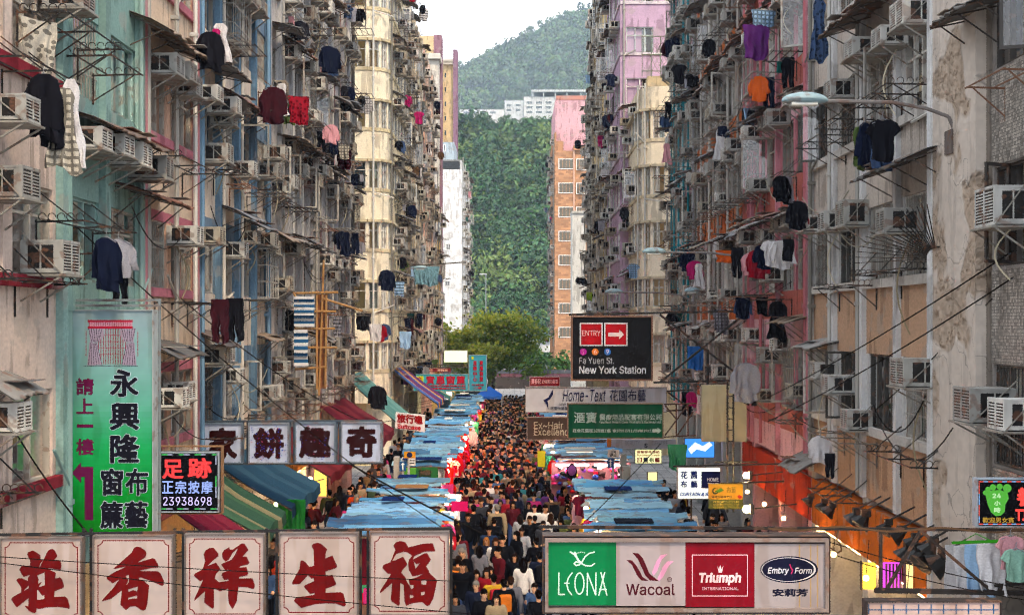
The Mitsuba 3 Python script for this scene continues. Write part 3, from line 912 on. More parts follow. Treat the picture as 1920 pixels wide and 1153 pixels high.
# the roof terrace fence of the cream corner house
m = MB('#5c6a58')
for x in np.arange(7.0, 12.4, 0.5):
    m.beam((x, 70.3, 21.0), (x, 70.3, 23.2), 0.03)
for z in (21.3, 22.2, 23.2):
    m.beam((7.0, 70.3, z), (12.4, 70.3, z), 0.03)
for x in np.arange(7.0, 12.4, 0.25):
    m.beam((x, 70.32, 21.2), (x + 0.9, 70.32, 23.1), 0.012).beam((x + 0.9, 70.32, 21.2), (x, 70.32, 23.1), 0.012)
put('roof_fence', m.ply('m_paint'), k5)
put('core', MB('#d8c39c').box((8.3, 71.3, 0), (14, 76.9, 21.3)).box((7.4, 71.2, 0), (8.31, 72, 21.2)).ply('m_plaster'), k5)
FR6 = Frame((6.35, 0, 0), (0, 1, 0), (-1, 0, 0))
LIL = dict(base_r, wall='#b59ab2', spandrel=[(1, '#b89db6')], ledge='#c9c0c8', ledge_d=0.08, frames=['#c9c9c8', '#a9b5b2'], pier=0.7, pipes=0.3, styles=[4, 1, 1, 0, 0, 0])
k6 = house('tenement_building', 'lilac tower block rising behind the cream corner building', FR6, 77.2, 88, 5, dict(LIL, clutter=1.2, pier=0.3), 0, 9, 38, 'the lilac block', far=True, depth=6)
corner(k6, [((6.35, 77.0), (13.4, 77.0), 3)], LIL, 4, 9, 39, 'the lilac block')
put('core', MB('#b094ad').box((6.6, 77.4, 0), (13.3, 88, 37)).ply('m_plaster'), k6)
house('tenement_building', 'cream yellow tenement past the lilac block on the right', FR6, 88, 105, 9, dict(base_r, wall='#c9b487', spandrel=[(1, '#cfba8d')], pipes=0.8, clutter=1.0), 0, 8, 40, 'the cream yellow house', far=True)
house('tenement_building', 'weathered beige tenement far down the street on the right', FR6, 105, 113, 5, dict(base_r, wall='#ab9a80', spandrel=[(1, '#b5a489')], pipes=0.8, clutter=0.9), 0, 6, 41, 'the far beige house', far=True)


def block(name, label, x0, x1, y0, y1, z0, z1, col, mat='m_plaster', part='wall', k=None):
    if k is None:
        k = key(name)
        tag(k, label, 'building', None, y0)
    put(part, MB(col).box((x0, y0, z0), (x1, y1, z1)).ply(mat), k)
    return k


def windows_on(k, y, cells, frame='#dadada', glass='#3c4a50', mul=2):
    """small far windows: frame, sill and panes in a wall that faces the camera; cells: (x0, x1, z0, z1)"""
    for x0, x1, z0, z1 in cells:
        w = put('window', MB(frame).box((x0, y - 0.1, z0), (x0 + 0.12, y + 0.05, z1)).box((x1 - 0.12, y - 0.1, z0), (x1, y + 0.05, z1)).box((x0 + 0.12, y - 0.1, z0), (x1 - 0.12, y + 0.05, z0 + 0.12))
                .box((x0 + 0.12, y - 0.1, z1 - 0.12), (x1 - 0.12, y + 0.05, z1)).ply('m_plain'), k)
        m = MB(glass)
        for i in range(mul):
            a = x0 + 0.12 + (x1 - x0 - 0.24) * i / mul
            m.box((a + 0.04, y - 0.03, z0 + 0.12), (a + (x1 - x0 - 0.24) / mul - 0.04, y + 0.03, z1 - 0.12))
        put('pane', m.ply('m_print'), w)


# left, beyond
q = lambda px, y: (px - VX) * y / F
h = lambda py, y: H - (py - VY) * y / F
k = block('tower_block', 'cream and purple tower block rising above the left row of houses', q(768, 114), q(813, 114), 114, 117, 0, h(68, 114), '#cdb894')
put('wall', MB('#8f6f7d').box((q(813, 114) + 0.01, 114.01, 0), (q(828, 114), 116, h(66, 114))).ply('m_plaster'), k)
put('cornice', MB('#d9d6cd').box((q(775, 112), 111.6, h(112, 112)), (q(826, 112), 113.9, h(102, 112))).ply('m_plaster'), k)
put('bay', MB('#d3cfc6').box((q(780, 112), 112, 0), (q(822, 112), 113.9, h(112.5, 112))).ply('m_plaster'), k)
windows_on(k, 112, [(q(786, 112), q(804, 112), h(153 + 58 * i, 112), h(138 + 58 * i, 112)) for i in range(4)], glass='#5f8d8e', mul=3)
put('antenna', MB('#4b4a48').beam((q(783, 113), 116, h(68, 113)), (q(783, 113), 116, h(40, 113)), 0.04).beam((q(777, 113), 116, h(56, 113)), (q(790, 113), 116, h(50, 113)), 0.03).ply('m_plain'), k)
k = block('tower_block', 'tall beige tower block with a purple fin beside the hill on the left', q(822, 215), q(850, 215), 215, 218, 0, h(118, 215), '#cdb58a')
put('fin', MB('#85677a').box((q(850, 215) + 0.01, 214, 0), (q(858, 215), 217, h(96, 215))).ply('m_plaster'), k)
put('fin', MB('#85677a').box((q(826.5, 215), 214.3, 0), (q(829.5, 215), 215, h(150, 215))).ply('m_plaster'), k)
for i in range(4):
    put('roof_rail', MB('#d9d3c6').box((q(828, 215), 214.2, h(122 - 2.5 * i, 215)), (q(851, 215), 216, h(121 - 2.5 * i, 215))).ply('m_plain'), k)
windows_on(k, 215, [(q(x, 215), q(x + 6, 215), h(147 + 27 * i, 215), h(136 + 27 * i, 215)) for i in range(5) for x in (822.5, 832)], glass='#36474d', frame='#c2ab84', mul=1)
k = block('tower_block', 'white blank party wall of a block beyond the tenements on the left', q(815, 150), q(866, 150), 150, 175, 0, h(318, 150), '#dfe2e4')
windows_on(k, 150, [(q(835, 150), q(846, 150), h(470, 150), h(456, 150)), (q(833, 150), q(845, 150), h(538, 150), h(526, 150))], glass='#6d7275')
FLf = Frame((q(866, 150), 0, 0), (0, 1, 0), (1, 0, 0))
front(k, 'the white blank block', FLf, 150.2, 174, 7, dict(base_l, wall='#b3b5b6', pipes=0.6), 0, 6, random.Random(50), clutter=1.0, far=True)
k = block('tower_block', 'pale blue block with a roof garden behind the white party wall', q(845, 185), q(868, 185), 185, 200, 0, h(322, 185), '#8fa5b8')
windows_on(k, 185, [(q(849, 185), q(857, 185), h(345, 185), h(334, 185))], glass='#31404a')
put('roof_slab', MB('#7d7f80').box((q(825, 184), 183.8, h(303, 184)), (q(865, 184), 200, h(300, 184))).ply('m_plaster'), k)
put('roof_room', MB('#a9bac6').box((q(828, 184), 185, h(300, 184)), (q(851, 184), 196, h(265, 184))).ply('m_plaster'), k)
windows_on(k, 185, [(q(831, 185), q(836, 185), h(285, 185), h(271, 185))], glass='#31404a')

# right, beyond
k = block('tower_block', 'brick tower block with a pink upper wall at the end of the right row', q(1040, 190), q(1110, 190), 190, 215, 0, h(283, 190), '#b08464', 'm_brick')
put('corner_pipe', MB('#c9a894').beam((q(1076, 190), 189.8, 0), (q(1076, 190), 189.8, h(283, 190)), 0.12, n=6).ply('m_plain'), k)
put('roof_step', MB('#a87c5e').box((q(1075, 190), 189.5, h(283, 190) + 0.01), (q(1104, 190), 199, h(274, 190))).ply('m_brick'), k)
put('upper_wall', MB('#cfa3ac').box((q(1041, 192), 192, h(283, 192)), (q(1098, 192), 212, h(188, 192))).ply('m_plaster'), k)
put('parapet', MB('#b98478').box((q(1043, 192), 191.9, h(188, 192)), (q(1113, 192), 212, h(180, 192))).ply('m_plaster'), k)
windows_on(k, 190, [(q(a, 190), q(b, 190), h(318 + 45 * i - (a - 1047) * -0.05, 190), h(298 + 45 * i, 190)) for i in range(8) for a, b in ((1047, 1076), (1080, 1101))], frame='#dcdcda', glass='#6b6a63', mul=4)
FRf = Frame((q(1040, 190), 0, 0), (0, 1, 0), (-1, 0, 0))
front(k, 'the brick tower', FRf, 190.2, 214, 6, dict(base_r, wall='#b08464', pipes=0.5), 0, 9, random.Random(51), clutter=1.0, far=True)
for i in range(9):
    add_ac(Frame((0, 189.9, 0), (1, 0, 0), (0, -1, 0)), q(1088, 190), h(318 + 45 * i, 190), random.Random(i), 'x', far=True)
k = block('chimney_shaft', 'pale windowless concrete shaft standing before the brick tower', q(1073, 134), q(1098, 134), 134, 138, 0, h(400, 134), '#c9c9c4')
put('cap', MB('#b9b9b4').box((q(1072, 134), 133.8, h(400, 134)), (q(1099, 134), 138.2, h(396, 134))).ply('m_plaster'), k)

# the near pillar between the mosaic house and the grey house
k = key('concrete_pillar')
tag(k, 'rough spalled concrete pillar strip between the mosaic house and the grey house', 'wall', None, 20)
m = MB('#c4b9ae', FR)
m.box((20.22, -6, 0), (22.3, 0.22, 14))
put('wall', m.ply('m_render'), k)
put('corner_bead', MB('#cfd0d0', FR).box((22.3, -1, 0), (22.52, 0.25, 14)).ply('m_plaster'), k)
put('recess_wall', MB('#7d756d', FR).box((20.1, -1.2, 0), (20.24, 0.05, 14)).ply('m_render'), k)
S = dict(base_r)
for kk in range(0, 3):
    lo = S['s0'] + S['fh'] * kk - (S['fh'] - S['wh'])
    put('mosaic_panel', MB('#8d8780', FR).box((14.6, 0.0, lo + 0.02), (20.05, 0.03, S['s0'] + S['fh'] * kk - 0.05)).ply('m_tile'), 'tenement_building_009')

# ------------------------------------------------------------------ hills, woods, campus, flyover
def hill_mesh(xs, ys, hf, col):
    X, Y = np.meshgrid(xs, ys)
    Z = hf(X, Y)
    n, mm = X.shape
    i, j = np.meshgrid(np.arange(n - 1), np.arange(mm - 1), indexing='ij')
    a = i * mm + j
    return MB(col).add(np.stack([X, Y, Z], -1).reshape(-1, 3), np.stack([a, a + 1, a + mm + 1, a + mm], -1).reshape(-1, 4))


sm = lambda t: np.clip(t, 0, 1) ** 2 * (3 - 2 * np.clip(t, 0, 1))


def near_hill(x, y):
    n = meshkit.fbm(np.stack([x / 40, y / 40, x * 0], -1), 3, 3) - 0.5
    return 70.5 * sm((y - 262) / 165) + 9 * n * sm((y - 262) / 60) - 0.5


def far_hill(x, y):
    n = meshkit.fbm(np.stack([x / 130, y / 130, x * 0], -1), 4, 9) - 0.5
    ridge = 333 + 0.5 * x
    return 60 + (ridge - 60) * sm((y - 820) / 800) + 42 * n * sm((y - 820) / 300)


struct(put('hill', hill_mesh(np.arange(-260, 300, 8.0), np.arange(255, 760, 8.0), near_hill, '#2c3a24').ply('m_wood', True)), 'lower wooded hill at the end of the street')
struct(put('far_hill', hill_mesh(np.arange(-700, 900, 25.0), np.arange(700, 2300, 25.0), far_hill, (36, 52, 42, 1)).ply('m_wood', True)), 'distant mountain ridge fading in haze')


def crown(seed, n, size, col, k=0):
    g = np.random.default_rng(seed)
    cen = g.normal(size=(7, 3)) * [0.42, 0.42, 0.25]
    which = g.integers(0, 7, n)
    d = g.normal(size=(n, 3))
    d[:, 2] = np.abs(d[:, 2]) * 1.1 - 0.35
    d /= np.linalg.norm(d, axis=1, keepdims=True)
    rr = g.uniform(0.42, 0.6, n)
    c = cen[which] + d * rr[:, None]
    nn = d + g.normal(size=(n, 3)) * 0.22
    nn /= np.linalg.norm(nn, axis=1, keepdims=True)
    a = np.cross(nn, g.normal(size=(n, 3)))
    a /= np.linalg.norm(a, axis=1, keepdims=True)
    b = np.cross(nn, a)
    s = size * g.uniform(0.6, 1.3, (n, 1))
    v = np.stack([c - a * s, c + b * s * 0.6, c + a * s, c - b * s * 0.6], 1).reshape(-1, 3)
    i = np.arange(n) * 4
    mb = MB()
    mb.V, mb.F, mb.n = [v], [np.vstack([np.stack([i, i + 1, i + 2], 1), np.stack([i, i + 2, i + 3], 1)])], len(v)
    cc = np.repeat([pack(jit(hexc(col)[:3], random.Random(seed * 991 + j), 16) + (k,)) for j in range(n)], 4, axis=0)
    mb.C = [cc]
    return mb


rng = random.Random(77)
for q_, (nm, hf, (xa, xb), (ya, yb), N, R, nq, sz, pal, kk, lab) in enumerate([
        ('hillside_wood', near_hill, (-62, 62), (258, 440), 1500, (3.0, 5.8), 330, 0.125, ['#3d5840', '#466346', '#36503c', '#546b46', '#435f48', '#617648'], 0, 'dense green trees covering the lower hillside at the end of the street'),
        ('mountain_wood', far_hill, (-170, 260), (840, 1680), 3600, (6, 12), 110, 0.24, ['#3e5638', '#46603e', '#385034', '#506842'], 1, 'blue green woods on the distant mountain')]):
    for i, c in enumerate(pal):
        scene[f'{nm}_group_{i}'] = {'type': 'shapegroup', 'crown': crown(q_ * 50 + i, nq, sz, c, kk).ply('m_wood')}
    n = 0
    while n < N:
        x, y = rng.uniform(xa, xb), rng.uniform(ya, yb)
        n += 1
        r = rng.uniform(*R)
        z = float(hf(np.array([x]), np.array([y]))[0])
        m4 = np.eye(4)
        a = rng.uniform(0, 6.28)
        sc = np.diag([r * rng.uniform(0.85, 1.2), r * rng.uniform(0.85, 1.2), r * rng.uniform(0.8, 1.35)])
        m4[:3, :3] = np.array([[math.cos(a), -math.sin(a), 0], [math.sin(a), math.cos(a), 0], [0, 0, 1]]) @ sc
        m4[:3, 3] = (x, y, z + r * 0.35)
        scene[f'{nm}__{n:03d}'] = {'type': 'instance', 'to_world': T(m4), 'group': {'type': 'ref', 'id': f'{nm}_group_{rng.randrange(len(pal))}'}}
    labels[nm] = {'kind': 'stuff', 'label': lab, 'category': 'woods'}

yC = 452.0
k = block('hilltop_building', 'long low white building on the hilltop beside the wooded crest', q(862, yC), q(945, yC), yC, yC + 14, 55, h(206, yC), '#d6dade')
windows_on(k, yC, [(q(a, yC), q(a + 12, yC), h(214, yC), h(209, yC)) for a in (868, 884, 900, 918)], frame='#c6ccd2', glass='#66788a', mul=3)
k = block('hilltop_building', 'white hilltop block with rows of windows under a flat roof slab', q(982, yC), q(1100, yC), yC, yC + 20, 55, h(182, yC), '#ccd2d6')
put('roof_slab', MB('#c3ccd0').box((q(996, yC), yC - 1.5, h(174, yC)), (q(1099, yC), yC + 20, h(170, yC))).ply('m_plaster'), k)
for a in (998, 1018, 1040, 1062, 1088):
    put('column', MB('#b9c2c6').box((q(a, yC), yC - 1, h(183, yC)), (q(a + 2, yC), yC - 0.5, h(174, yC))).ply('m_plain'), k)
windows_on(k, yC, [(q(a, yC), q(a + 13, yC), h(196 + 9 * j, yC), h(190 + 9 * j, yC)) for j in range(3) for a in (986, 1004, 1022, 1040)], frame='#dfe3e6', glass='#5d6d7a', mul=4)
k = block('hilltop_building', 'small white block stepping down between the two hilltop buildings', q(946, yC), q(981, yC), yC + 1, yC + 12, 55, h(188, yC), '#c5cdd3')
windows_on(k, yC + 1, [(q(a, yC), q(a + 11, yC), h(200 + 9 * j, yC), h(194 + 9 * j, yC)) for j in range(2) for a in (949, 966)], frame='#dfe3e6', glass='#5d6d7a', mul=3)

k = key('flyover')
tag(k, 'grey concrete flyover crossing beyond the end of the street', 'bridge', None, 235)
yF = 236.0
put('deck', MB('#cdd2d4').box((-60, yF, h(660, yF)), (80, yF + 9, h(640, yF))).ply('m_plaster'), k)
put('parapet', MB('#b5bfc4').box((-60, yF - 0.6, h(640, yF)), (80, yF + 9, h(632, yF))).ply('m_plaster'), k)
m = MB('#6f8592')
for z in (h(628, yF), h(624, yF), h(619, yF)):
    m.beam((-60, yF - 0.3, z), (80, yF - 0.3, z), 0.13)
for x in np.arange(-60, 80, 3.2):
    m.beam((x, yF - 0.3, h(632, yF)), (x, yF - 0.3, h(618, yF)), 0.1)
put('railing', m.ply('m_plain'), k)
for x in (-22, 14, 34):
    put('pier', MB('#9aa2a6').box((x, yF + 2, 0), (x + 2.2, yF + 7, h(660, yF))).ply('m_plaster'), k)
for px, top in ((911, 515), (1058, 618), (988, 615)):
    k = key('lamp_post')
    tag(k, f'thin grey lamp post standing beyond the flyover {"at the foot of the wooded hill" if px < 950 else "beside the brick tower" if px > 1000 else "behind the street tree"}', 'lamp post', None, 240)
    x = q(px, 246)
    put('pole', MB('#8b9294').beam((x, 246, 0), (x, 246, h(top, 246)), 0.11, n=6, r2=0.07).ply('m_plain'), k)
    put('lantern', MB('#c9ced0').box((x - 1.2, 245.8, h(top, 246)), (x + 0.2, 246.2, h(top, 246) + 0.2)).ply('m_plain'), k)

# ------------------------------------------------------------------ street trees
def tree(x, y, hgt, r, n, cols, seed, label):
    g = np.random.default_rng(seed)
    k = key('street_tree')
    tag(k, label, 'tree', None, y)
    m = MB('#3b332b')
    fork = hgt * 0.32
    m.beam((x, y, 0), (x + 0.1, y, fork), 0.2, n=7, r2=0.14)
    tips = []
    for i in range(9):
        a, e = g.uniform(0, 6.28), g.uniform(0.35, 1.2)
        L = g.uniform(0.45, 0.8) * r * 1.5
        b = np.array([x + 0.1, y, fork + g.uniform(0, 0.5)])
        t = b + np.array([math.cos(a) * math.cos(e), math.sin(a) * math.cos(e), math.sin(e) * 1.25]) * L
        t[2] = min(t[2], hgt * 0.93)
        mid = (b + t) / 2 + g.normal(size=3) * 0.2
        m.beam(b, mid, 0.09, n=5, r2=0.06).beam(mid, t, 0.06, n=5, r2=0.025)
        tips += [t, mid]
        for j in range(3):
            t2 = mid + g.normal(size=3) * r * 0.35 + [0, 0, 0.4]
            t2[2] = min(t2[2], hgt * 0.97)
            m.beam(mid, t2, 0.035, n=4, r2=0.015)
            tips.append(t2)
    put('trunk', m.ply('m_plaster'), k)
    tips = np.array(tips)
    N = n
    w = g.integers(0, len(tips), N)
    c = tips[w] + g.normal(size=(N, 3)) * [r * 0.17, r * 0.17, r * 0.1]
    nn = g.normal(size=(N, 3)) + [0, 0, 0.8]
    nn /= np.linalg.norm(nn, axis=1, keepdims=True)
    a = np.cross(nn, g.normal(size=(N, 3)))
    a /= np.linalg.norm(a, axis=1, keepdims=True)
    b = np.cross(nn, a)
    s = g.uniform(0.12, 0.26, (N, 1))
    v = np.stack([c - a * s, c + b * s * 0.6, c + a * s, c - b * s * 0.6], 1).reshape(-1, 3)
    i = np.arange(N) * 4
    mb = MB()
    mb.V, mb.F, mb.n = [v], [np.vstack([np.stack([i, i + 1, i + 2], 1), np.stack([i, i + 2, i + 3], 1)])], len(v)
    R = random.Random(seed)
    is_yellow = ((c[:, 2] - hgt * 0.62) / (hgt * 0.3) + g.normal(size=N) * 0.5) > 0.5     # lighter and more yellow leaves higher in the crown
    mb.C = [np.repeat([pack(jit(cols[1] if is_yellow[j] else cols[0], R, 16)) for j in range(N)], 4, axis=0)]
    put('crown', mb.ply('m_leaf'), k)


tree(-4.8, 121, 9.6, 3.1, 7000, ('#74833a', '#a8a448'), 1, 'tall street tree with yellow green leaves against the white wall')
tree(-2.1, 123, 9.2, 3.8, 14000, ('#5f7634', '#959a44'), 2, 'broad dense street tree at the end of the market')
tree(-3.6, 119, 5.2, 2.9, 6500, ('#62783c', '#8c9440'), 4, 'low bushy street tree behind the turquoise signs')

# ------------------------------------------------------------------ signs
BR = [  # the five brushed characters of the big panel sign: outlines and holes, in units of 1/7.206 picture units from (x0, 993)
    (0, [[(368, 325), (385, 298), (440, 278), (490, 300), (548, 345), (545, 405), (585, 400), (545, 455), (522, 530), (600, 385), (640, 300), (660, 270), (705, 255), (740, 275), (775, 350), (735, 405), (800, 405), (825, 440), (830, 500), (815, 540), (720, 520), (650, 512), (660, 530), (740, 570), (755, 590), (745, 655), (810, 640), (840, 670), (862, 740), (862, 775), (740, 825), (730, 905), (880, 898), (915, 930), (945, 1040), (935, 1058), (800, 1035), (640, 1040), (530, 1065), (495, 1055), (490, 1105), (465, 1120), (400, 1095), (335, 1020), (385, 1030), (390, 915), (230, 1042), (210, 1020), (152, 930), (180, 900), (290, 840), (290, 770), (225, 680), (240, 655), (290, 650), (385, 690), (378, 650), (415, 600), (325, 632), (300, 600), (265, 530), (290, 490), (410, 480), (412, 410)]],
     [[(500, 615), (605, 570), (612, 740), (520, 775), (575, 685), (515, 735), (520, 660)], [(500, 800), (520, 810), (570, 880), (605, 878), (600, 930), (500, 945)], [(310, 830), (395, 740), (390, 785)]]),
    (170, [[(310, 520), (450, 400), (560, 300), (590, 240), (625, 225), (670, 232), (745, 285), (755, 325), (735, 370), (640, 430), (650, 435), (840, 380), (870, 395), (915, 475), (910, 505), (830, 508), (655, 548), (690, 555), (900, 555), (940, 580), (990, 690), (985, 740), (965, 752), (830, 690), (690, 640), (650, 640), (655, 675), (700, 670), (790, 750), (765, 1000), (745, 1065), (715, 1085), (680, 1075), (610, 1025), (540, 1030), (475, 1078), (405, 1005), (425, 810), (280, 925), (150, 960), (180, 920), (300, 790), (395, 660), (300, 718), (222, 660), (225, 630), (300, 580), (520, 475), (515, 482), (330, 522)]],
     [[(470, 620), (520, 600), (520, 700), (470, 760), (510, 680)], [(505, 800), (640, 760), (630, 830), (575, 810), (512, 835)], [(505, 915), (630, 880), (630, 925), (575, 925), (505, 940)]]),
    (340, [[(305, 325), (330, 275), (380, 245), (435, 240), (500, 320), (500, 350), (440, 400), (345, 490), (470, 440), (530, 530), (470, 590), (450, 655), (510, 705), (640, 685), (640, 665), (580, 672), (545, 600), (560, 575), (645, 545), (640, 530), (600, 545), (540, 465), (560, 450), (680, 400), (730, 330), (770, 240), (700, 300), (640, 400), (600, 425), (560, 380), (550, 320), (580, 270), (650, 232), (655, 265), (700, 262), (810, 185), (850, 182), (908, 270), (825, 360), (880, 358), (920, 440), (905, 460), (790, 488), (790, 508), (880, 498), (905, 590), (890, 610), (780, 632), (780, 655), (960, 650), (992, 740), (985, 785), (965, 795), (890, 770), (770, 765), (750, 960), (695, 1065), (650, 1000), (635, 920), (635, 785), (525, 825), (440, 780), (440, 1040), (425, 1062), (320, 985), (310, 960), (325, 820), (175, 955), (180, 925), (300, 665), (255, 690), (172, 615), (180, 590), (290, 530), (325, 420)]], []),
    (515, [[(500, 215), (520, 188), (575, 172), (625, 185), (710, 260), (690, 310), (685, 385), (780, 345), (845, 490), (830, 510), (685, 560), (690, 625), (775, 602), (830, 720), (820, 742), (690, 790), (688, 850), (890, 838), (930, 860), (962, 1000), (950, 1028), (920, 1025), (830, 990), (700, 985), (540, 1000), (360, 1050), (260, 955), (290, 910), (540, 875), (540, 845), (480, 862), (400, 765), (410, 745), (535, 690), (530, 645), (500, 655), (450, 605), (345, 725), (245, 730), (235, 710), (340, 520), (350, 420), (375, 410), (420, 440), (470, 500), (535, 480), (530, 270)]], []),
    (685, [[(380, 215), (410, 170), (470, 148), (540, 165), (580, 235), (780, 185), (910, 178), (945, 285), (800, 290), (665, 350), (640, 400), (800, 315), (835, 312), (885, 400), (820, 495), (860, 550), (860, 575), (970, 680), (945, 800), (920, 920), (870, 1010), (835, 1025), (770, 970), (640, 985), (555, 1020), (530, 960), (520, 740), (470, 710), (465, 1000), (450, 1022), (355, 960), (345, 930), (365, 710), (205, 850), (200, 825), (350, 590), (300, 585), (232, 510), (245, 470), (340, 435), (410, 260)]],
     [[(360, 420), (420, 320), (520, 290), (570, 300), (635, 345), (590, 400), (580, 470), (590, 540), (640, 625), (800, 588), (690, 640), (590, 670), (600, 740), (655, 740), (650, 780), (615, 800), (610, 770), (550, 680), (540, 640), (485, 575), (500, 540), (570, 465), (510, 362), (400, 410)], [(650, 415), (690, 460), (740, 440), (680, 525)], [(755, 685), (830, 675), (820, 740), (760, 735)], [(750, 840), (810, 828), (795, 875), (755, 885)], [(600, 870), (650, 885), (648, 912), (602, 922)]])]


def brush(i):
    x0, outs, holes = BR[i]
    f = lambda r: [(x0 + a / 7.206, 993 + b / 7.206) for a, b in r]
    g = unary_union([Polygon(f(o)).buffer(0) for o in outs])
    for hl in holes:
        g = g.difference(Polygon(f(hl)).buffer(0))
    return g.buffer(0.45).buffer(-0.9).buffer(0.45)


def notched(r, c, w):
    a = sbox(*r)
    for x in (r[0], r[2]):
        for y in (r[1], r[3]):
            a = a.difference(Point(x, y).buffer(c, 10))
    return a.difference(a.buffer(-w))


s = Sign('panel_sign', 15.0, 'large overhead sign of five white panels with dark red brushed characters at the lower left', 'sign')
PN = [(3, 1009, 152, 1164), (177, 1005, 323, 1160), (349, 1002, 494, 1156), (526, 1000, 670, 1153), (696, 998, 840, 1151)]
for i, r in enumerate(PN):
    s.board('panel', r, '#a3938c', 0, 0.12)
    s.shapes('border', [(notched((r[0] + 6, r[1] + 7, r[2] - 6, r[3] - 5), 9, 1.6), '#6a1012')], 0.004, 0.004)
    s.shapes('character', [(brush(i), '#5c0505')], 0.008, 0.004)
    s.frame(r, 2.2, '#5f5652', 0.03, 0.14, 'trim')
s.beams('support_beam', [(-60, 1003, 846, 990), (-60, 1172, 846, 1160)], 0.022, '#191615', 0.09)
s.beams('support_post', [(x, 990, x, 1180) for x in (-8, 157, 171, 328, 344, 500, 519, 676, 690, 846)], 0.022, '#191615', 0.12)

s = Sign('shop_sign', 21.0, 'tall green curtain shop sign with a drawing of curtains and black characters', 'sign')
m = MB()
stops = [(583, (128, 150, 160)), (690, (112, 158, 156)), (760, (88, 160, 140)), (840, (30, 150, 84)), (920, (14, 132, 52)), (1000, (14, 108, 22))]
for i in range(42):          # the print runs from grey blue to green
    y0, y1 = 583 + 417 * i / 42, 583 + 417 * (i + 1) / 42
    c = tuple(np.interp((y0 + y1) / 2, [a for a, _ in stops], [b[j] for _, b in stops]) for j in range(3))
    a0, b1 = s.xz(131, y0)
    a1, b0 = s.xz(286, y1)
    m.box((a0, s.y, b0), (a1, s.y + 0.22, b1), c)
put('panel', m.ply('m_print'), s.k)
s.frame((131, 583, 286, 1000), 2.5, '#8b9496', 0.03, 0.28)
blk, mar, pale = '#131320', '#5a1740', '#b9c6d6'
cz = lambda r: (120 + r[0] / 2.65, 570 + r[1] / 2.65, 120 + r[2] / 2.65, 570 + r[3] / 2.65)
big = [text_geom(t, cz(r), bold=2) for t, r in (('永', (230, 325, 370, 460)), ('興', (228, 488, 375, 625)), ('隆', (230, 645, 375, 790)), ('窗', (185, 815, 295, 950)), ('布', (305, 815, 418, 950)), ('簾', (180, 978, 295, 1115)), ('藝', (303, 978, 418, 1112)))]
s.shapes('lettering', [(g.buffer(1.0), pale) for g in big] + [(g, blk, 0.006) for g in big] +
         [(text_geom(t, cz(r), bold=2), mar) for t, r in (('請', (60, 368, 148, 452)), ('上', (62, 468, 147, 545)), ('一', (65, 597, 145, 613)), ('樓', (60, 668, 148, 750)))], 0.006, 0.01)
s.shapes('arrow', [(Polygon([(120 + a / 2.65, 570 + b / 2.65) for a, b in ((40, 838), (85, 785), (85, 808), (145, 808), (145, 1072), (103, 1072), (103, 858), (85, 858), (85, 887))]), '#5d1444')], 0.006, 0.01)
pic = [(R_(x, 616, x + 1.3, 683), '#8e2240') for x in np.arange(184, 236, 4.6)] + [(R_(182, y, 238, y + 0.8), '#8e2240') for y in (628, 640, 652, 664)]
for sg in (1, -1):
    f = lambda pts: Polygon([(210 + sg * (a - 210), b) for a, b in pts])
    pic += [(f([(166, 615), (196, 615), (194, 630), (186, 641), (170, 642)]), '#8f8396', 0.003), (f([(168, 642), (182, 643), (192, 684), (164, 685)]), '#8f8396', 0.003)]
    pic += [(f([(166 + 5 * i, 616), (167.2 + 5 * i, 616), (173.2 + 2.4 * i, 641), (172.4 + 2.4 * i, 641)]), '#3a2c44', 0.005) for i in range(6)]
    pic += [(f([(170 + 2.2 * i, 643), (170.8 + 2.2 * i, 643), (167 + 5 * i, 684), (166 + 5 * i, 684)]), '#3a2c44', 0.005) for i in range(6)]
    pic += [(f([(161, 620), (162, 620), (162, 668), (161, 668)]), '#8e2240')]
pic += [(R_(165, 600, 249, 604), '#9a2038', 0.004), (R_(167, 604, 248, 613), '#b37f94', 0.003), (R_(165, 612, 249, 616), '#9a2038', 0.005), (R_(157, 685.5, 258, 686.3), '#3a2c44')]
pic += [(R_(168 + 4.2 * i, 604, 169 + 4.2 * i, 612), '#7a1830', 0.005) for i in range(19)]
s.shapes('curtain_picture', pic, 0.005, 0.01)
s.beams('support_beam', [(-30, 563, 300, 563), (-30, 573, 300, 573), (299, 560, 299, 1005), (125, 573, 125, 1005), (-30, 1003, 300, 1003)], 0.03, '#6a7377', 0.3)
s = Sign('shop_sign', 20.5, 'edge of a green shop sign cut off by the left side of the picture')
s.board('panel', (-40, 586, 11, 708), '#2f7c46')
s.frame((-40, 586, 11, 708), 2, '#7d8688')
s.shapes('lettering', [(text_geom('1', (1, 616, 4, 622), 'inter'), '#16161c'), (text_geom('樓', (1, 636, 8, 650), bold=1), '#16161c')])

s = Sign('light_sign', 24.0, 'black dot light sign with red characters and a phone number beside the green sign')
s.board('panel', (302, 849, 409, 958), '#0b0b12')
s.frame((302, 849, 409, 958), 2.4, '#8f9aa6')
s.frame((299, 838, 414, 962), 1.6, '#7a5a3c', 0.0, 0.2, 'outer_frame')


def dotted(g, step, r):
    a, b, c, d = g.bounds
    pts = [Point(x, y) for x in np.arange(a + step / 2, c, step) for y in np.arange(b + step / 2, d, step)]
    pts = [p for p in pts if g.buffer(step * 0.22).contains(p)]
    return MultiPolygon([p.buffer(r, 2) for p in pts]) if pts else g


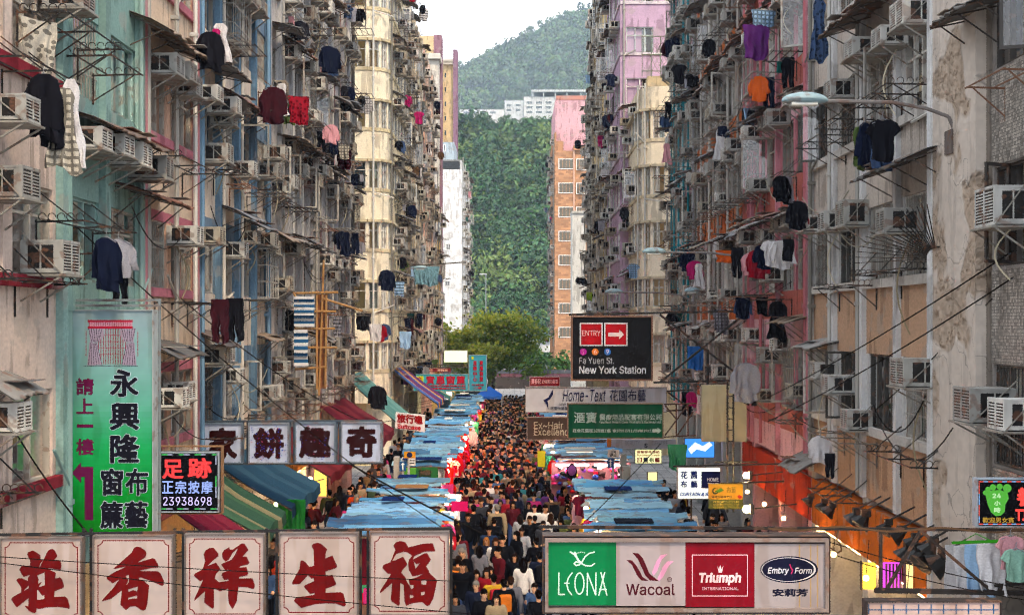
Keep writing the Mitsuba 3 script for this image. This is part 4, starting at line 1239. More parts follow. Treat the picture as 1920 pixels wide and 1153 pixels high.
s.shapes('red_lights', [(text_geom('足', (304, 861, 344, 897), bold=2), '#3a0606'), (text_geom('跡', (352, 858, 397, 896), bold=2), '#3a0606')], 0.01, 0.01, 'm_plain', [0.14, 0.008, 0.008])
s.shapes('white_lights', [(dotted(text_geom(t, (304 + 24.5 * i, 901, 325 + 24.5 * i, 925), bold=1), 1.15, 0.5), '#223') for i, t in enumerate('正宗按摩')], 0.01, 0.01, 'm_plain', [0.055, 0.075, 0.15])
s.shapes('number_lights', [(text_geom('23938698', (306, 931, 397, 947), 'inter'), '#223')], 0.01, 0.01, 'm_plain', [0.1, 0.085, 0.14])
dots = [(x, y) for x in np.arange(304, 408, 2.3) for y in (852, 953.5)] + [(405, y) for y in np.arange(856, 950, 2.3)]
for nm, sel, e in (('green_lights', lambda i: (i // 9) % 3 == 0, [0.015, 0.11, 0.025]), ('border_lights', lambda i: (i // 9) % 3 == 1, [0.08, 0.085, 0.11])):
    s.shapes(nm, [(MultiPolygon([R_(x - 0.8, y - 0.8, x + 0.8, y + 0.8) for i, (x, y) in enumerate(dots) if sel(i)]), '#222')], 0.01, 0.01, 'm_plain', e)

s = Sign('panel_sign', 30.0, 'steel framed sign of four pale panels with dark brushed characters above the street stalls')
PX = [(380.6, 795.5, 452, 866.6), (468.4, 795, 539.5, 866.5), (555.6, 794, 627, 865.5), (642, 793, 713.6, 864.8)]
CH = [('家', (391.5, 802, 444, 861)), ('餅', (475, 802, 532, 859)), ('趣', (561, 800, 620, 858)), ('奇', (650, 799, 706, 857))]
rng = random.Random(5)
for i, r in enumerate(PX):
    s.board('panel', r, '#a9b2c8', 0, 0.14)
    s.frame(r, 2.6, ['#5d6a78', '#6f7680'][i % 2], 0.04, 0.2, 'trim')
    s.shapes('character', [(text_geom(CH[i][0], CH[i][1], bold=3).buffer(0.35), '#2c0808')], 0.014, 0.01)
    if i in (1, 2):          # small blue and red specks added on the two middle panels
        it = []
        for j in range(90 if i == 1 else 30):
            x, y = rng.uniform(r[0] + 2, r[2] - 3), rng.uniform(r[1] + 2, r[3] - 3)
            it.append((affinity.rotate(R_(x, y, x + rng.uniform(1, 3.5), y + rng.uniform(0.7, 1.5)), rng.uniform(-50, 50)), rng.choice(['#2733a0', '#2b3fb4', '#3a52b8', '#a02a4a'])))
        s.shapes('tinsel', it, 0.018, -0.006)
s.beams('support_beam', [(327, 790, 717, 788.5), (340, 869.5, 717, 868), (327, 790, 345, 826), (365, 790, 345, 826)], 0.035, '#38424b', 0.1)
s.beams('support_post', [(x, 789, x, 870) for x in (377, 456, 464, 544, 551, 632, 637, 717)], 0.03, '#46525e', 0.15)

s = Sign('shop_sign', 47.0, 'white luggage shop sign with red lettering over the left stalls')
m = Polygon([(742, 773), (797, 778), (796, 810), (741, 803)])
s.shapes('panel', [(m, '#d6d6da')], 0, 0.15)
tl = lambda g: affinity.skew(g, 0, 5, origin=(769, 790))
s.shapes('lettering', [(tl(text_geom('旅行喼', (744, 777, 793, 794), bold=3)), '#8a0e14'), (tl(text_geom('Suitcase', (745, 796, 789, 805), 'inter', 3)), '#9a1018')], 0.02, 0.01)

s = Sign('shop_sign', 76.0, 'wide turquoise curtain shop sign with red characters over the far stalls')
s.board('panel', (776, 702, 877, 732), '#3f9fb0')
s.frame((776, 702, 877, 732), 1.0, '#7c9aa0')
rd = '#a8233a'
s.shapes('lettering', [(text_geom(t, (799 + 19 * i, 704, 815 + 19 * i, 720), bold=2), rd) for i, t in enumerate('實惠窗簾')] + [(R_(781, 705, 794, 721), '#c9cf2e'), (text_geom('P', (784, 707, 790, 719), 'inter', 2), rd, 0.01),
         (text_geom('訂造窗簾布藝牆紙地氈', (799, 721.5, 873, 725), bold=2), rd), (text_geom('花園街電話23816178', (799, 726.5, 873, 730), bold=2), rd)], 0.04, 0.02)
s.beams('support_beam', [(740, 702, 776, 701), (740, 733, 776, 733), (757, 702, 776, 733), (757, 733, 776, 702)], 0.06, '#3f3b38')
s = Sign('shop_sign', 80.0, 'tall turquoise curtain shop sign with red characters in front of the street tree')
s.board('panel', (880, 666, 912, 732), '#3f97b0')
s.frame((880, 666, 912, 732), 1.2, '#8ba3a8')
s.shapes('lettering', [(text_geom(t, (899, 676 + 10 * i, 906, 685 + 10 * i), bold=2), rd) for i, t in enumerate('實惠窗簾')] + [(text_geom(t, (887, 676 + 10 * i, 894, 685 + 10 * i), bold=2), rd) for i, t in enumerate('直銷中心')] +
         [(R_(884, 668.5, 888, 674), '#c9cf2e'), (text_geom('花園街', (884, 720, 908, 723), bold=1), rd), (text_geom('二樓', (888, 725, 903, 729), bold=1), rd)], 0.04, 0.02)
s = Sign('shop_sign', 84.0, 'narrow dark red sign board above the wide turquoise sign')
s.board('panel', (784, 690.5, 845, 697.5), '#6d1420')
s.shapes('lettering', [(text_geom('實惠布行', (790, 692, 812, 696), bold=2), '#d9b0a4'), (text_geom('窗簾部', (820, 692, 840, 696), bold=2), '#d9b0a4')], 0.04, 0.02)
s.beams('support_beam', [(770, 685, 878, 684), (770, 689, 878, 688)] + [(x, 683, x, 690) for x in range(775, 880, 17)], 0.05, '#35302c')
s = Sign('light_box', 86.0, 'blank glowing pale yellow light box in front of the street tree')
put('panel', glow(MB('#d8d8b0').box((*s.xz(833, 0)[:1], s.y, s.xz(0, 679)[1]), (s.xz(876, 0)[0], s.y + 0.3, s.xz(0, 657.5)[1])).ply('m_plain'), [0.12, 0.12, 0.07]), s.k)
s.frame((833, 657.5, 876, 679), 0.8, '#8b8f84')
s = Sign('light_box', 79.0, 'small white glowing light box hanging under the turquoise signs')
put('panel', glow(MB('#ddd').box((s.xz(837, 0)[0], s.y, s.xz(0, 749)[1]), (s.xz(847, 0)[0], s.y + 0.2, s.xz(0, 734)[1])).ply('m_plain'), [0.13, 0.13, 0.12]), s.k)
s.frame((837, 734, 847, 749), 0.7, '#8b8f84')
s = Sign('shop_sign', 78.0, 'narrow upright white sign with red and blue characters on the left row')
s.board('panel', (758.5, 652, 768, 710), '#c9c4c6')
s.shapes('lettering', [(text_geom(t, (760, 654 + 11 * i, 767, 663.5 + 11 * i), bold=3), c) for i, (t, c) in enumerate(zip('弘道教學會', ('#8a1526', '#8a1526', '#33306a', '#33306a', '#8a1526')))], 0.04, 0.02)

# --- right side
s = Sign('shop_sign', 40.0, 'black hanging sign with red entry squares, coloured number discs and white station lettering')
s.board('panel', (1074, 595, 1221, 711), '#101014', 0, 0.3)
s.frame((1074, 595, 1221, 711), 3, '#6f4f3e', 0.04, 0.4)
wh_ = '#b9bcc4'
it = [(R_(1087, 605, 1130, 648.5), wh_), (R_(1132.5, 605, 1176.5, 648.5), wh_), (R_(1089.5, 607.5, 1127.5, 646), '#9c0f1c', 0.004), (R_(1135, 607.5, 1174, 646), '#9c0f1c', 0.004),
      (text_geom('ENTRY', (1091, 619.5, 1126, 629.5), 'inter'), '#d7b9bd', 0.008), (Polygon([(1140, 623.5), (1161, 623.5), (1161, 618), (1170, 627), (1161, 636), (1161, 631), (1140, 631)]), '#c9b4b6', 0.008)]
for cx, c, t in ((1093.5, '#a3208c', '1'), (1116, '#c96a1e', '6'), (1139, '#2b5ea8', '9')):
    it += [(Point(cx, 659.5).buffer(6.4), c), (text_geom(t, (cx - (1 if t == '1' else 2.6), 655.5, cx + (1 if t == '1' else 2.6), 663.5), 'inter'), '#d9c9d0', 0.006)]
it += [(text_geom('Fa Yuen St.', (1086, 670, 1151, 682), 'inter'), '#a3a6ae'), (text_geom('New York Station', (1086, 686, 1211, 700.5), 'inter', 1), '#aeb3bd')]
s.shapes('lettering', it, 0.02, 0.02)
s.beams('support_beam', [(1067, 590, 1425, 583), (1225, 717, 1425, 712), (1237, 590, 1388, 706), (1237, 717, 1392, 592), (1327, 655, 1327, 756, 0.05), (1376, 712, 1376, 770)], 0.045, '#17130f', 0.2)
s = Sign('shop_sign', 46.0, 'long silvery white fabric shop sign with blue lettering and a crescent mark on the right')
s.board('panel', (986, 727, 1249, 772), '#b4b2b8', 0, 0.25)
s.frame((986, 727, 1249, 772), 1.2, '#857d78')
nv = '#1e2248'
s.shapes('lettering', [(text_geom('Home-Text', (1055, 730, 1136, 752), 'inter', 0, 0.22), nv), (text_geom('花園布藝', (1143, 730, 1211, 752)), nv), (Polygon([(1036, 730), (1037, 739), (1031, 748), (1026, 751), (1028, 758), (1028, 767), (1025, 758), (1019, 750), (1029, 744)]), '#161a44'),
         (text_geom('curtain & blind', (1049, 755, 1075, 759), 'inter'), '#444452'), (text_geom('花園布藝窗簾', (1032, 762, 1072, 768)), '#55555f')], 0.03, 0.02)
s.beams('support_beam', [(1249, 733, 1300, 731), (1249, 770, 1300, 768), (1252, 735, 1296, 768)], 0.04, '#2a2320')
s = Sign('shop_sign', 42.0, 'dark green health care shop sign with white lettering and an arrow')
s.board('panel', (1066, 758, 1242, 820), '#0f5a3c', 0, 0.3)
s.frame((1066, 758, 1242, 820), 2, '#7b6a55', 0.03, 0.36)
wt = '#b9cfc4'
s.shapes('lettering', [(text_geom('滙寶', (1076, 772, 1119, 793), bold=1), wt), (text_geom('醫療用品配套有限公司', (1124, 776, 1240, 787.5), bold=1), wt), (text_geom('Solutions Health Care Products & Services Ltd.', (1123, 788.8, 1240, 793), 'inter', 1), wt),
         (text_geom('旺角花園街168號1樓', (1074, 803.5, 1145, 811), bold=1), wt), (text_geom('2395 2911 / 2688 2911', (1156, 804.5, 1221, 810.5), 'inter', 1), wt), (R_(1149, 804.5, 1154, 810), wt),
         (Polygon([(1223, 804), (1233, 804), (1233, 801), (1240, 807), (1233, 813), (1233, 810), (1223, 810)]), wt)], 0.025, 0.02)
s.beams('support_beam', [(1245, 758, 1305, 756), (1245, 819, 1305, 816), (1247, 760, 1268, 786), (1247, 816, 1290, 758), (1268, 758, 1268, 818), (1290, 757, 1290, 817), (1270, 816, 1300, 772)], 0.03, '#4a2f22', 0.2)
s = Sign('shop_sign', 47.0, 'brown hair salon sign with cream lettering half behind the green sign')
s.board('panel', (989, 783, 1078, 823.5), '#5c4a3e', 0, 0.25)
s.frame((989, 783, 1078, 823.5), 1.6, '#a08f80')
s.shapes('lettering', [(text_geom('Ex~Hair', (1001, 790, 1056, 804), 'inter', 1), '#d2c3a8'), (text_geom('Excellence', (1001, 803, 1074, 816), 'inter', 1), '#d2c3a8', 0.004)], 0.03, 0.02)
s = Sign('shop_sign', 66.0, 'small dark red shop sign with pale characters left of the black sign')
s.board('panel', (994, 707, 1049, 723), '#7a0f1a', 0, 0.25)
s.frame((994, 707, 1049, 723), 1, '#a58b88')
s.shapes('lettering', [(text_geom('晨裕記', (996, 709.5, 1014, 720), bold=2), '#d9a3a3'), (text_geom('女裝襯衫批發', (1016, 711, 1046, 719), bold=1), '#d9a3a3')], 0.03, 0.02)
s = Sign('shop_sign', 52.0, 'long weathered grey sign board with a single letter and an orange end')
s.board('panel', (1146, 824, 1268, 841), '#a3a3a6', 0, 0.25)
s.board('end', (1139, 823, 1146, 846), '#b86a2a', 0.01, 0.28)
s.shapes('lettering', [(text_geom('S', (1208, 831, 1214, 839), 'inter', 2), '#222228'), (text_geom('BEAUTY', (1172, 826, 1200, 834), 'inter'), '#8f8f95'), (text_geom('CENTRE', (1222, 826, 1252, 834), 'inter'), '#8f8f95')], 0.03, 0.02)
s = Sign('light_box', 58.0, 'small glowing cream curtain shop light box with red and green characters')
put('panel', glow(MB('#e5dfae').box((s.xz(1191, 0)[0], s.y, s.xz(0, 868)[1]), (s.xz(1240, 0)[0], s.y + 0.25, s.xz(0, 843)[1])).ply('m_plain'), [0.11, 0.1, 0.05]), s.k)
s.shapes('lettering', [(text_geom(t, (1195 + 11 * i, 857.5, 1204 + 11 * i, 866.5), bold=2), c) for i, (t, c) in enumerate(zip('日麗布藝', ('#a01818', '#22384a', '#3f7a28', '#a01818')))] +
         [(text_geom('Sun Beauty Curtain', (1194, 851, 1237, 855.5), 'inter', 1), '#b8862a'), (text_geom('窗簾傢俬牆紙', (1194, 844.5, 1237, 849.5), bold=1), '#a8402a')], 0.03, 0.02)
s.frame((1191, 843, 1240, 868), 0.8, '#5f7a5a')
s = Sign('light_box', 35.0, 'glowing white fabric shop light box with dark blue characters on the right')
put('panel', glow(MB('#dfe3dc').box((s.xz(1271.5, 0)[0], s.y, s.xz(0, 934)[1]), (s.xz(1350, 0)[0], s.y + 0.25, s.xz(0, 876.5)[1])).ply('m_plain'), [0.105, 0.11, 0.095]), s.k)
bl = '#14296e'
s.shapes('lettering', [(text_geom('花', (1276, 883, 1289, 897), bold=2), bl), (text_geom('園', (1295, 883, 1307, 897), bold=2), bl), (text_geom('布', (1276, 901, 1288, 914), bold=2), bl), (text_geom('藝', (1295, 901, 1308, 914), bold=2), bl), (R_(1315, 884, 1350, 915), '#10184a'),
         (text_geom('HOME', (1326, 895, 1347, 902), 'inter', 2), '#d5dae6', 0.006), (text_geom('TEXT', (1326, 904.5, 1347, 911.5), 'inter', 2), '#d5dae6', 0.006), (text_geom('CURTAIN & BLIND', (1275, 922.5, 1348, 929.5), 'inter', 2, 0.25), '#1f3f9a')], 0.02, 0.02)
s.frame((1271.5, 876.5, 1350, 934), 1.2, '#8f8d86')
s.beams('support_beam', [(1262, 874, 1480, 869), (1296, 934, 1296, 975), (1350, 906, 1470, 902)], 0.03, '#2c2622')
s = Sign('shop_sign', 33.5, 'yellow and olive hanging shop sign under the floodlights on the right')
s.board('panel', (1330, 908, 1393, 936), '#c9922a', 0, 0.2)
s.board('panel', (1330, 936.2, 1393, 954), '#55582a', 0, 0.2)
s.shapes('logo', [(Point(1341, 920).buffer(6).difference(Point(1342, 919).buffer(4.2)), '#3a3a20'), (Polygon([(1340, 921), (1352, 914), (1357, 919), (1348, 923)]), '#4a7a2a', 0.004)], 0.02, 0.02)
s.shapes('lettering', [(text_geom('布藝', (1362, 912, 1380, 924), bold=1), '#8a6a28'),
         (text_geom('窗簾布藝專門店', (1334, 929, 1374, 933)), '#6a4a20'), (Polygon([(1382, 930), (1387, 927), (1392, 931), (1387, 935)]), '#b02020')] + [(text_geom('花園街一六八號', (1337, 938.5 + 5 * i, 1386, 942 + 5 * i)), '#c9b04a') for i in range(3)], 0.02, 0.02)
s = Sign('video_board', 46.0, 'bright blue and white advertising screen over the right stalls')
put('panel', glow(MB('#2255aa').box((s.xz(1284, 0)[0], s.y, s.xz(0, 857)[1]), (s.xz(1339, 0)[0], s.y + 0.3, s.xz(0, 822)[1])).ply('m_plain'), [0.008, 0.04, 0.12]), s.k)
s.shapes('bright_shape', [(Polygon([(1290, 842), (1303, 829), (1318, 836), (1330, 828), (1336, 834), (1322, 846), (1306, 842), (1296, 851)]), '#ccd')], 0.01, 0.005, 'm_plain', [0.1, 0.115, 0.13])
s.frame((1284, 822, 1339, 857), 1.3, '#4a5560')

s = Sign('shop_sign', 17.0, 'long chrome framed lingerie shop sign of four panels, green, white, crimson and white')
L1 = lambda x, y: (1010 + x / 3.4286, 990 + y / 3.4286)
LR = lambda a, b, c, d: (*L1(a, b), *L1(c, d))
LP = lambda pts: Polygon([L1(*p) for p in pts]).buffer(0)
LC = lambda pts, w: LineString([L1(*p) for p in pts]).buffer(w / 3.4286 / 2, cap_style=1)
s.board('panel', LR(62, 85, 497, 494), '#087040', 0, 0.2)
s.board('panel', LR(498, 87, 943, 498), '#9c8f8f', 0, 0.2)
s.board('panel', LR(944, 96, 1387, 505), '#78091d', 0, 0.2)
s.board('panel', LR(1388, 100, 1838, 512), '#998f8f', 0, 0.2)
s.frame(LR(62, 85, 1838, 512), 6.5, '#7d6f68', 0.05, 0.3, 'frame')  # brown paint carries the dark pinkish reflections of the chrome
s.frame((1019.5, 1006, 1555, 1148), 2.2, '#3a2f2a', 0.0, 0.3, 'outer_frame')
mi_ = '#b7d6c4'
arc = lambda cx, cy, rx, ry, a0, a1: [(cx + rx * math.cos(a), cy + ry * math.sin(a)) for a in np.linspace(a0, a1, 22)]
s.shapes('lettering', [(LC(p, 9), mi_) for p in ([(130, 285), (128, 424), (166, 424)], [(214, 286), (190, 320), (180, 355), (190, 396), (212, 426)], [(166, 352), (196, 352)], arc(262, 354, 29, 68, 0, 6.3), [(312, 428), (314, 288), (366, 426), (368, 286)], [(387, 428), (424, 284)], [(400, 284), (438, 428)], [(392, 392), (434, 392)])] +
         [(LC(arc(300, 110, 72, 120, 1.9, 2.75), 13), mi_), (LC([(205, 152), (228, 166), (246, 190), (262, 214)], 12), mi_), (LC([(358, 152), (325, 160), (298, 182), (280, 212), (262, 234), (240, 238), (228, 226), (240, 214), (265, 220), (300, 238), (336, 242), (358, 226)], 9), mi_)] +
         [(Point(*L1(x, 152 + abs(x - 275) * 0.25)).buffer(1.1), mi_) for x in range(247, 306, 12)], 0.004, 0.006)
s.shapes('lettering', [(LP([(565, 203), (600, 205), (632, 245), (668, 312), (706, 337), (660, 334), (632, 300), (600, 235)]), '#4a0d18'), (LP([(603, 157), (640, 160), (672, 195), (712, 290), (772, 338), (715, 334), (684, 300), (640, 200)]), '#4a0d18'),
          (LP([(826, 166), (785, 172), (757, 210), (728, 285), (738, 305), (760, 275), (790, 200)]), '#cf8fb0'), (LP([(868, 210), (826, 212), (800, 245), (762, 325), (775, 336), (802, 308), (836, 240)]), '#cf8fb0'),
          (text_geom('Wacoal', LR(562, 357, 875, 428), 'inter', 1), '#43131f'), (Point(*L1(841, 328)).buffer(4.6).difference(Point(*L1(841, 328)).buffer(3.8)), '#43131f'), (text_geom('R', LR(834, 319, 848, 337), 'inter'), '#43131f')], 0.004, 0.006)
s.shapes('border', [(sbox(*LR(985, 168, 1345, 437)).difference(sbox(*LR(991, 174, 1339, 431))), '#d4a3ac')], 0.004, 0.006)
s.shapes('lettering', [(LP([(1148, 240), (1157, 284), (1178, 284), (1187, 240), (1175, 262), (1167, 234), (1159, 262)]), '#dcbfc2'), (text_geom('Triumph', LR(1030, 284, 1302, 364), 'inter', 4, 0.12), '#dcbfc2'),
          (text_geom('INTERNATIONAL', LR(1050, 377, 1285, 396), 'inter', 1), '#c99aa4')], 0.004, 0.006)
s.shapes('oval', [(affinity.scale(Point(*L1(1610, 264)).buffer(1, 32), 54, 25), '#14142c'), (affinity.scale(Point(*L1(1606, 264)).buffer(1, 32), 51, 22.6).difference(affinity.scale(Point(*L1(1602, 264)).buffer(1, 32), 48.5, 21.6)), '#c9c6c8', 0.003)], 0.004, 0.006)
s.shapes('lettering', [(text_geom('Embry', LR(1472, 250, 1608, 300), 'inter', 1, 0.2), '#cfcdd2', 0.004), (text_geom('Form', LR(1645, 252, 1756, 290), 'inter', 1, 0.2), '#cfcdd2', 0.004), (LC([(1615, 232), (1622, 255), (1632, 266), (1624, 290)], 8), '#b02a5a', 0.004), (text_geom('安莉芳', LR(1503, 388, 1730, 437), bold=3), '#17172a')], 0.004, 0.006)
for x in (1676, 1748, 1792):
    s.shapes('rust_streak', [(LC([(x, 105), (x, 505)], 6), '#b08f62')], 0.002, 0.006)

s = Sign('light_sign', 18.2, 'black dot light sign with a glowing green foot at the right edge')
s.board('panel', (1833, 899, 1960, 985), '#0a0a10')
s.frame((1833, 899, 1960, 985), 2.2, '#9aa5ae')
C5 = lambda x, y: (1560 + x / 4.222, 880 + y / 4.222)
foot = unary_union([Polygon([C5(*p) for p in [(1218, 195), (1245, 172), (1330, 164), (1385, 185), (1393, 228), (1366, 275), (1362, 330), (1332, 360), (1295, 362), (1262, 335), (1238, 280)]]).buffer(1)] + [Point(*C5(a, b)).buffer(r / 4.222) for a, b, r in ((1212, 183, 18), (1234, 155, 20), (1273, 140, 24), (1326, 135, 24), (1386, 147, 33))])
s.shapes('green_foot', [(foot, '#0a3a0a')], 0.01, 0.01, 'm_plain', [0.011, 0.05, 0.006])
c5 = lambda a, b, c, d: (*C5(a, b), *C5(c, d))
s.shapes('pale_lights', [(text_geom('24', c5(1268, 188, 1335, 224), 'inter', 2), '#333'), (text_geom('小', c5(1280, 245, 1330, 285), bold=2), '#333'), (text_geom('時', c5(1280, 298, 1330, 340), bold=2), '#333')], 0.018, 0.0, 'm_plain', [0.06, 0.1, 0.05])
s.shapes('amber_lights', [(text_geom('歡迎男女賓', c5(1192, 377, 1440, 420)), '#331')], 0.01, 0.01, 'm_plain', [0.06, 0.035, 0.005])
s.shapes('red_lights', [(text_geom('養', c5(1462, 140, 1590, 292), bold=3), '#300'), (text_geom('TI', c5(1450, 312, 1545, 405), 'inter', 3), '#300')], 0.01, 0.01, 'm_plain', [0.14, 0.01, 0.008])
dd = [(x, y) for x in np.arange(1836, 1958, 2.2) for y in (902.5, 982)] + [(1836, y) for y in np.arange(906, 980, 2.6)]
for nm, sel, e in (('border_lights', lambda i: (i // 8) % 2 == 0, [0.14, 0.015, 0.012]), ('border_lights', lambda i: (i // 8) % 2 == 1, [0.035, 0.07, 0.13])):
    s.shapes(nm, [(MultiPolygon([R_(x - 0.7, y - 0.8, x + 0.7, y + 0.8) for i, (x, y) in enumerate(dd) if sel(i)]), '#222')], 0.01, 0.01, 'm_plain', e)
s = Sign('shop_sign', 15.0, 'white sign with a blue ruled line of ticks cut off at the bottom right')
s.board('panel', (1626, 1128, 1875, 1190), '#b39a92')
s.frame((1626, 1128, 1875, 1190), 2.4, '#2a2220')
s.shapes('ruled_line', [(R_(1628, 1141.5, 1872, 1143.2), '#2a527c')], 0.006, 0.01)
for x in np.arange(1628, 1874, 23.4):
    s.shapes('tick_mark', [(R_(x, 1132, x + 1.6, 1150), '#2a527c')], 0.008, 0.01)
s = Sign('sign_truss', 17.6, 'black steel truss of beams and cables carrying the overhead signs on the right', 'truss')
s.beams('beam', [(1010, 987, 2030, 994, 0.03), (1640, 1106, 2030, 1113, 0.045), (1850, 1098, 2030, 1085, 0.03)], 0.03, '#1d1714', 0.05)
s.beams('strut', [(1651, 992, 1651, 1108), (1726, 994, 1661, 1107), (1726, 994, 1866, 1114), (1868, 1113, 1925, 1035)], 0.028, '#2b1f18', 0.05)
for x in (1085, 1122, 1211, 1330, 1440):
    s.beams('hanger', [(x, 986, x, 1006)], 0.012, '#1d1714', 0.05)
m = MB('#5a4535')
t = np.linspace(0, 1, 26)
m.path([P(1440 + 560 * a, 990 + 4 * math.sin(a * 19) + 5 * a, 17.45) for a in t], 0.016)
m.path([P(a, b, 17.4) for a, b in ((1572, 993), (1568, 1008), (1576, 1022), (1578, 1032), (1570, 1036), (1560, 1028), (1553, 1024))], 0.014)
put('loose_cable', m.ply('m_plain'), s.k)

# ------------------------------------------------------------------ market stalls
ROOF = ['#4d86b0', '#5b94bd', '#4078a3', '#6f9dbf', '#3a6c94', '#6890a8', '#54819a', '#84a8bd', '#356388']
lamp_n = [0]


def roof_sheet(m, x0, x1, y0, y1, z, tilt, rng, col):
    """a long thin sheet with ridges along the street's width, buckled and sagging a little between its battens"""
    n, c = max(4, int((y1 - y0) / 0.075)), 6
    y = np.linspace(y0, y1, n + 1)
    zz = z + (y - y0) * tilt + 0.014 * (np.arange(n + 1) % 2)
    sag = [rng.uniform(-0.045, 0.03) for _ in range(c + 1)]
    skew = [rng.uniform(-0.04, 0.04) for _ in range(c + 1)]
    X = np.linspace(x0, x1, c + 1)
    top = np.vstack([np.stack([y * 0 + X[k], y + skew[k], zz + sag[k] + (y - y0) * skew[k]], 1) for k in range(c + 1)])
    N, S = n + 1, (n + 1) * (c + 1)
    v = np.vstack([top, top - [0, 0, 0.02]])
    i, k = (g.ravel() for g in np.meshgrid(np.arange(n), np.arange(c), indexing='ij'))
    a = i + k * N
    f = [np.stack([a, a + N, a + N + 1, a + 1], 1), np.stack([a + S, a + S + 1, a + S + N + 1, a + S + N], 1)]
    k = np.arange(c)
    f += [np.stack([k * N, k * N + S, (k + 1) * N + S, (k + 1) * N], 1), np.stack([k * N + n, (k + 1) * N + n, (k + 1) * N + n + S, k * N + n + S], 1)]
    i = np.arange(n)
    f += [np.stack([i, i + 1, i + 1 + S, i + S], 1), np.stack([i + c * N, i + c * N + S, i + 1 + c * N + S, i + 1 + c * N], 1)]
    m.add(v, np.vstack(f), col)


GOODS = ['#a81f2c', '#c2407a', '#d8d4d0', '#2c3f74', '#c79a2f', '#1d1d22', '#8a3fa0', '#3f8f6a', '#d0703a', '#cfa9b5', '#e0dfe6', '#5a1d30', '#c8201c']


def stall(side, x0, x1, y, dep, z, rng, where, red=False, front_face=None):
    """side -1: left of the lane, its open front at x1; +1: right of the lane, its open front at x0"""
    k = key('market_stall')
    tag(k, f'market stall with grey blue roof sheets in {where}', 'market stall', 'market stalls along the street', y)
    n = rng.choice([3, 3, 4])
    yy = y
    for i in range(n):
        d = dep / n * rng.uniform(0.8, 1.1)
        a, b = x0 + rng.uniform(-0.3, 0.25), x1 + rng.uniform(-0.3, 0.3)
        if rng.random() < 0.2:
            a, b = (a, a + (b - a) * rng.uniform(0.4, 0.75)) if rng.random() < 0.5 else (b - (b - a) * rng.uniform(0.4, 0.75), b)
        m = MB()
        roof_sheet(m, a, b, yy, yy + d, z + rng.uniform(-0.09, 0.07) + 0.01 * i, rng.uniform(0.05, 0.35), rng, jit(rng.choice(ROOF), rng, 10))
        put('roof_sheet', m.ply('m_metal'), k)
        yy += dep / n
    if rng.random() < 0.35:
        m = MB()
        m.box((x0 + rng.uniform(0.1, 0.6), y + dep * 0.2, z + 0.16), (x0 + rng.uniform(0.9, 1.7), y + dep * 0.7, z + 0.2), rng.choice(['#20252f', '#b8b2a6', '#8f6a48', '#1d2f5c', '#d0cdc6']))
        put('roof_patch', m.ply('m_cloth'), k)
    fx = x1 if side < 0 else x0
    ix = -side                       # towards the lane
    for xx in (x0 + 0.1, x1 - 0.1):
        put('post', MB('#6d6f70').box((xx - 0.025, y + 0.02, 0), (xx + 0.025, y + 0.07, z - 0.03)).ply('m_paint'), k)
    put('beam', MB('#5a4a3a').box((x0, y + 0.0, z - 0.09), (x1, y + 0.04, z - 0.035)).ply('m_paint'), k)
    put('counter', MB(rng.choice(['#6b4a38', '#8a7a68', '#3f5a78', '#9a938c'])).box((x0 + 0.2, y + 0.1, 0), (x1 - 0.25, y + dep - 0.1, 0.8)).ply('m_paint'), k)
    put('back_cloth', MB(rng.choice(['#5a3038', '#c9b39a', '#3a4a5f', '#a89a88', '#7a2030'])).box((x0 + 0.05, y + dep - 0.08, 0.8), (x1 - 0.05, y + dep - 0.06, z - 0.1)).ply('m_cloth'), k)
    m = MB()
    for i in range(26):              # heaps of small goods on the counter, too small to tell apart
        a, b = rng.uniform(x0 + 0.25, x1 - 0.5), rng.uniform(y + 0.12, y + dep - 0.4)
        s_ = rng.uniform(0.07, 0.2)
        m.box((a, b, 0.8), (a + s_ * 1.4, b + s_, 0.8 + rng.uniform(0.08, 0.4)), jit(rng.choice(GOODS), rng, 14))
    labels[put('small_goods', m.ply('m_cloth'), k)] = {'kind': 'stuff'}
    for j in range(rng.choice([2, 3, 3, 4])):
        px = fx + ix * rng.uniform(-0.25, 0.22)
        add_cloth((px, y + rng.uniform(0.05, dep), z - rng.uniform(0.1, 0.22)), rng.uniform(-0.9, 0.9), rng, where, rng.choice(['tee', 'shirt', 'small', 'small', 'dress', 'towel', 'jacket']), rng.choice(GOODS if not red else ['#b01a24', '#c8201c', '#c2407a', '#a81f2c', '#d8d4d0']),
                  rng.choice([0, 0, 0, 3]), rng.uniform(0.7, 1.0), label=f'garment for sale hanging on a stall in {where}', group='garments hanging on the stalls')
    if lamp_n[0] < 64:
        lamp_n[0] += 1
        kk = key('stall_lamp')
        tag(kk, f'{"red shaded" if red else "bare"} glowing lamp hanging from a stall in {where}', 'lamp', 'lamps on the stalls', y)
        lx, ly, lz = fx + ix * rng.uniform(-0.2, 0.15), y + rng.uniform(0.1, dep * 0.7), z - rng.uniform(0.05, 0.3)
        b = trimesh.creation.icosphere(1, 0.075 if not red else 0.1)
        e = (20.0, 12.0, 5.0) if not red else (30, 3.2, 1.3)
        if rng.random() < 0.25 and not red:
            e = (26, 23, 19)
        put('bulb', glow(MB('#ffddaa').add(b.vertices + [lx, ly, lz], b.faces).ply('m_plain'), e), kk)
        c = trimesh.creation.cone(0.17, 0.14, sections=10)
        put('shade', MB('#b01818' if red else '#8a8a88').add(c.vertices + [lx, ly, lz + 0.09], c.faces).ply('m_plain'), kk)
        put('cord', MB('#222222').beam((lx, ly, lz + 0.2), (lx, ly, z + 0.02), 0.008).ply('m_plain'), kk)


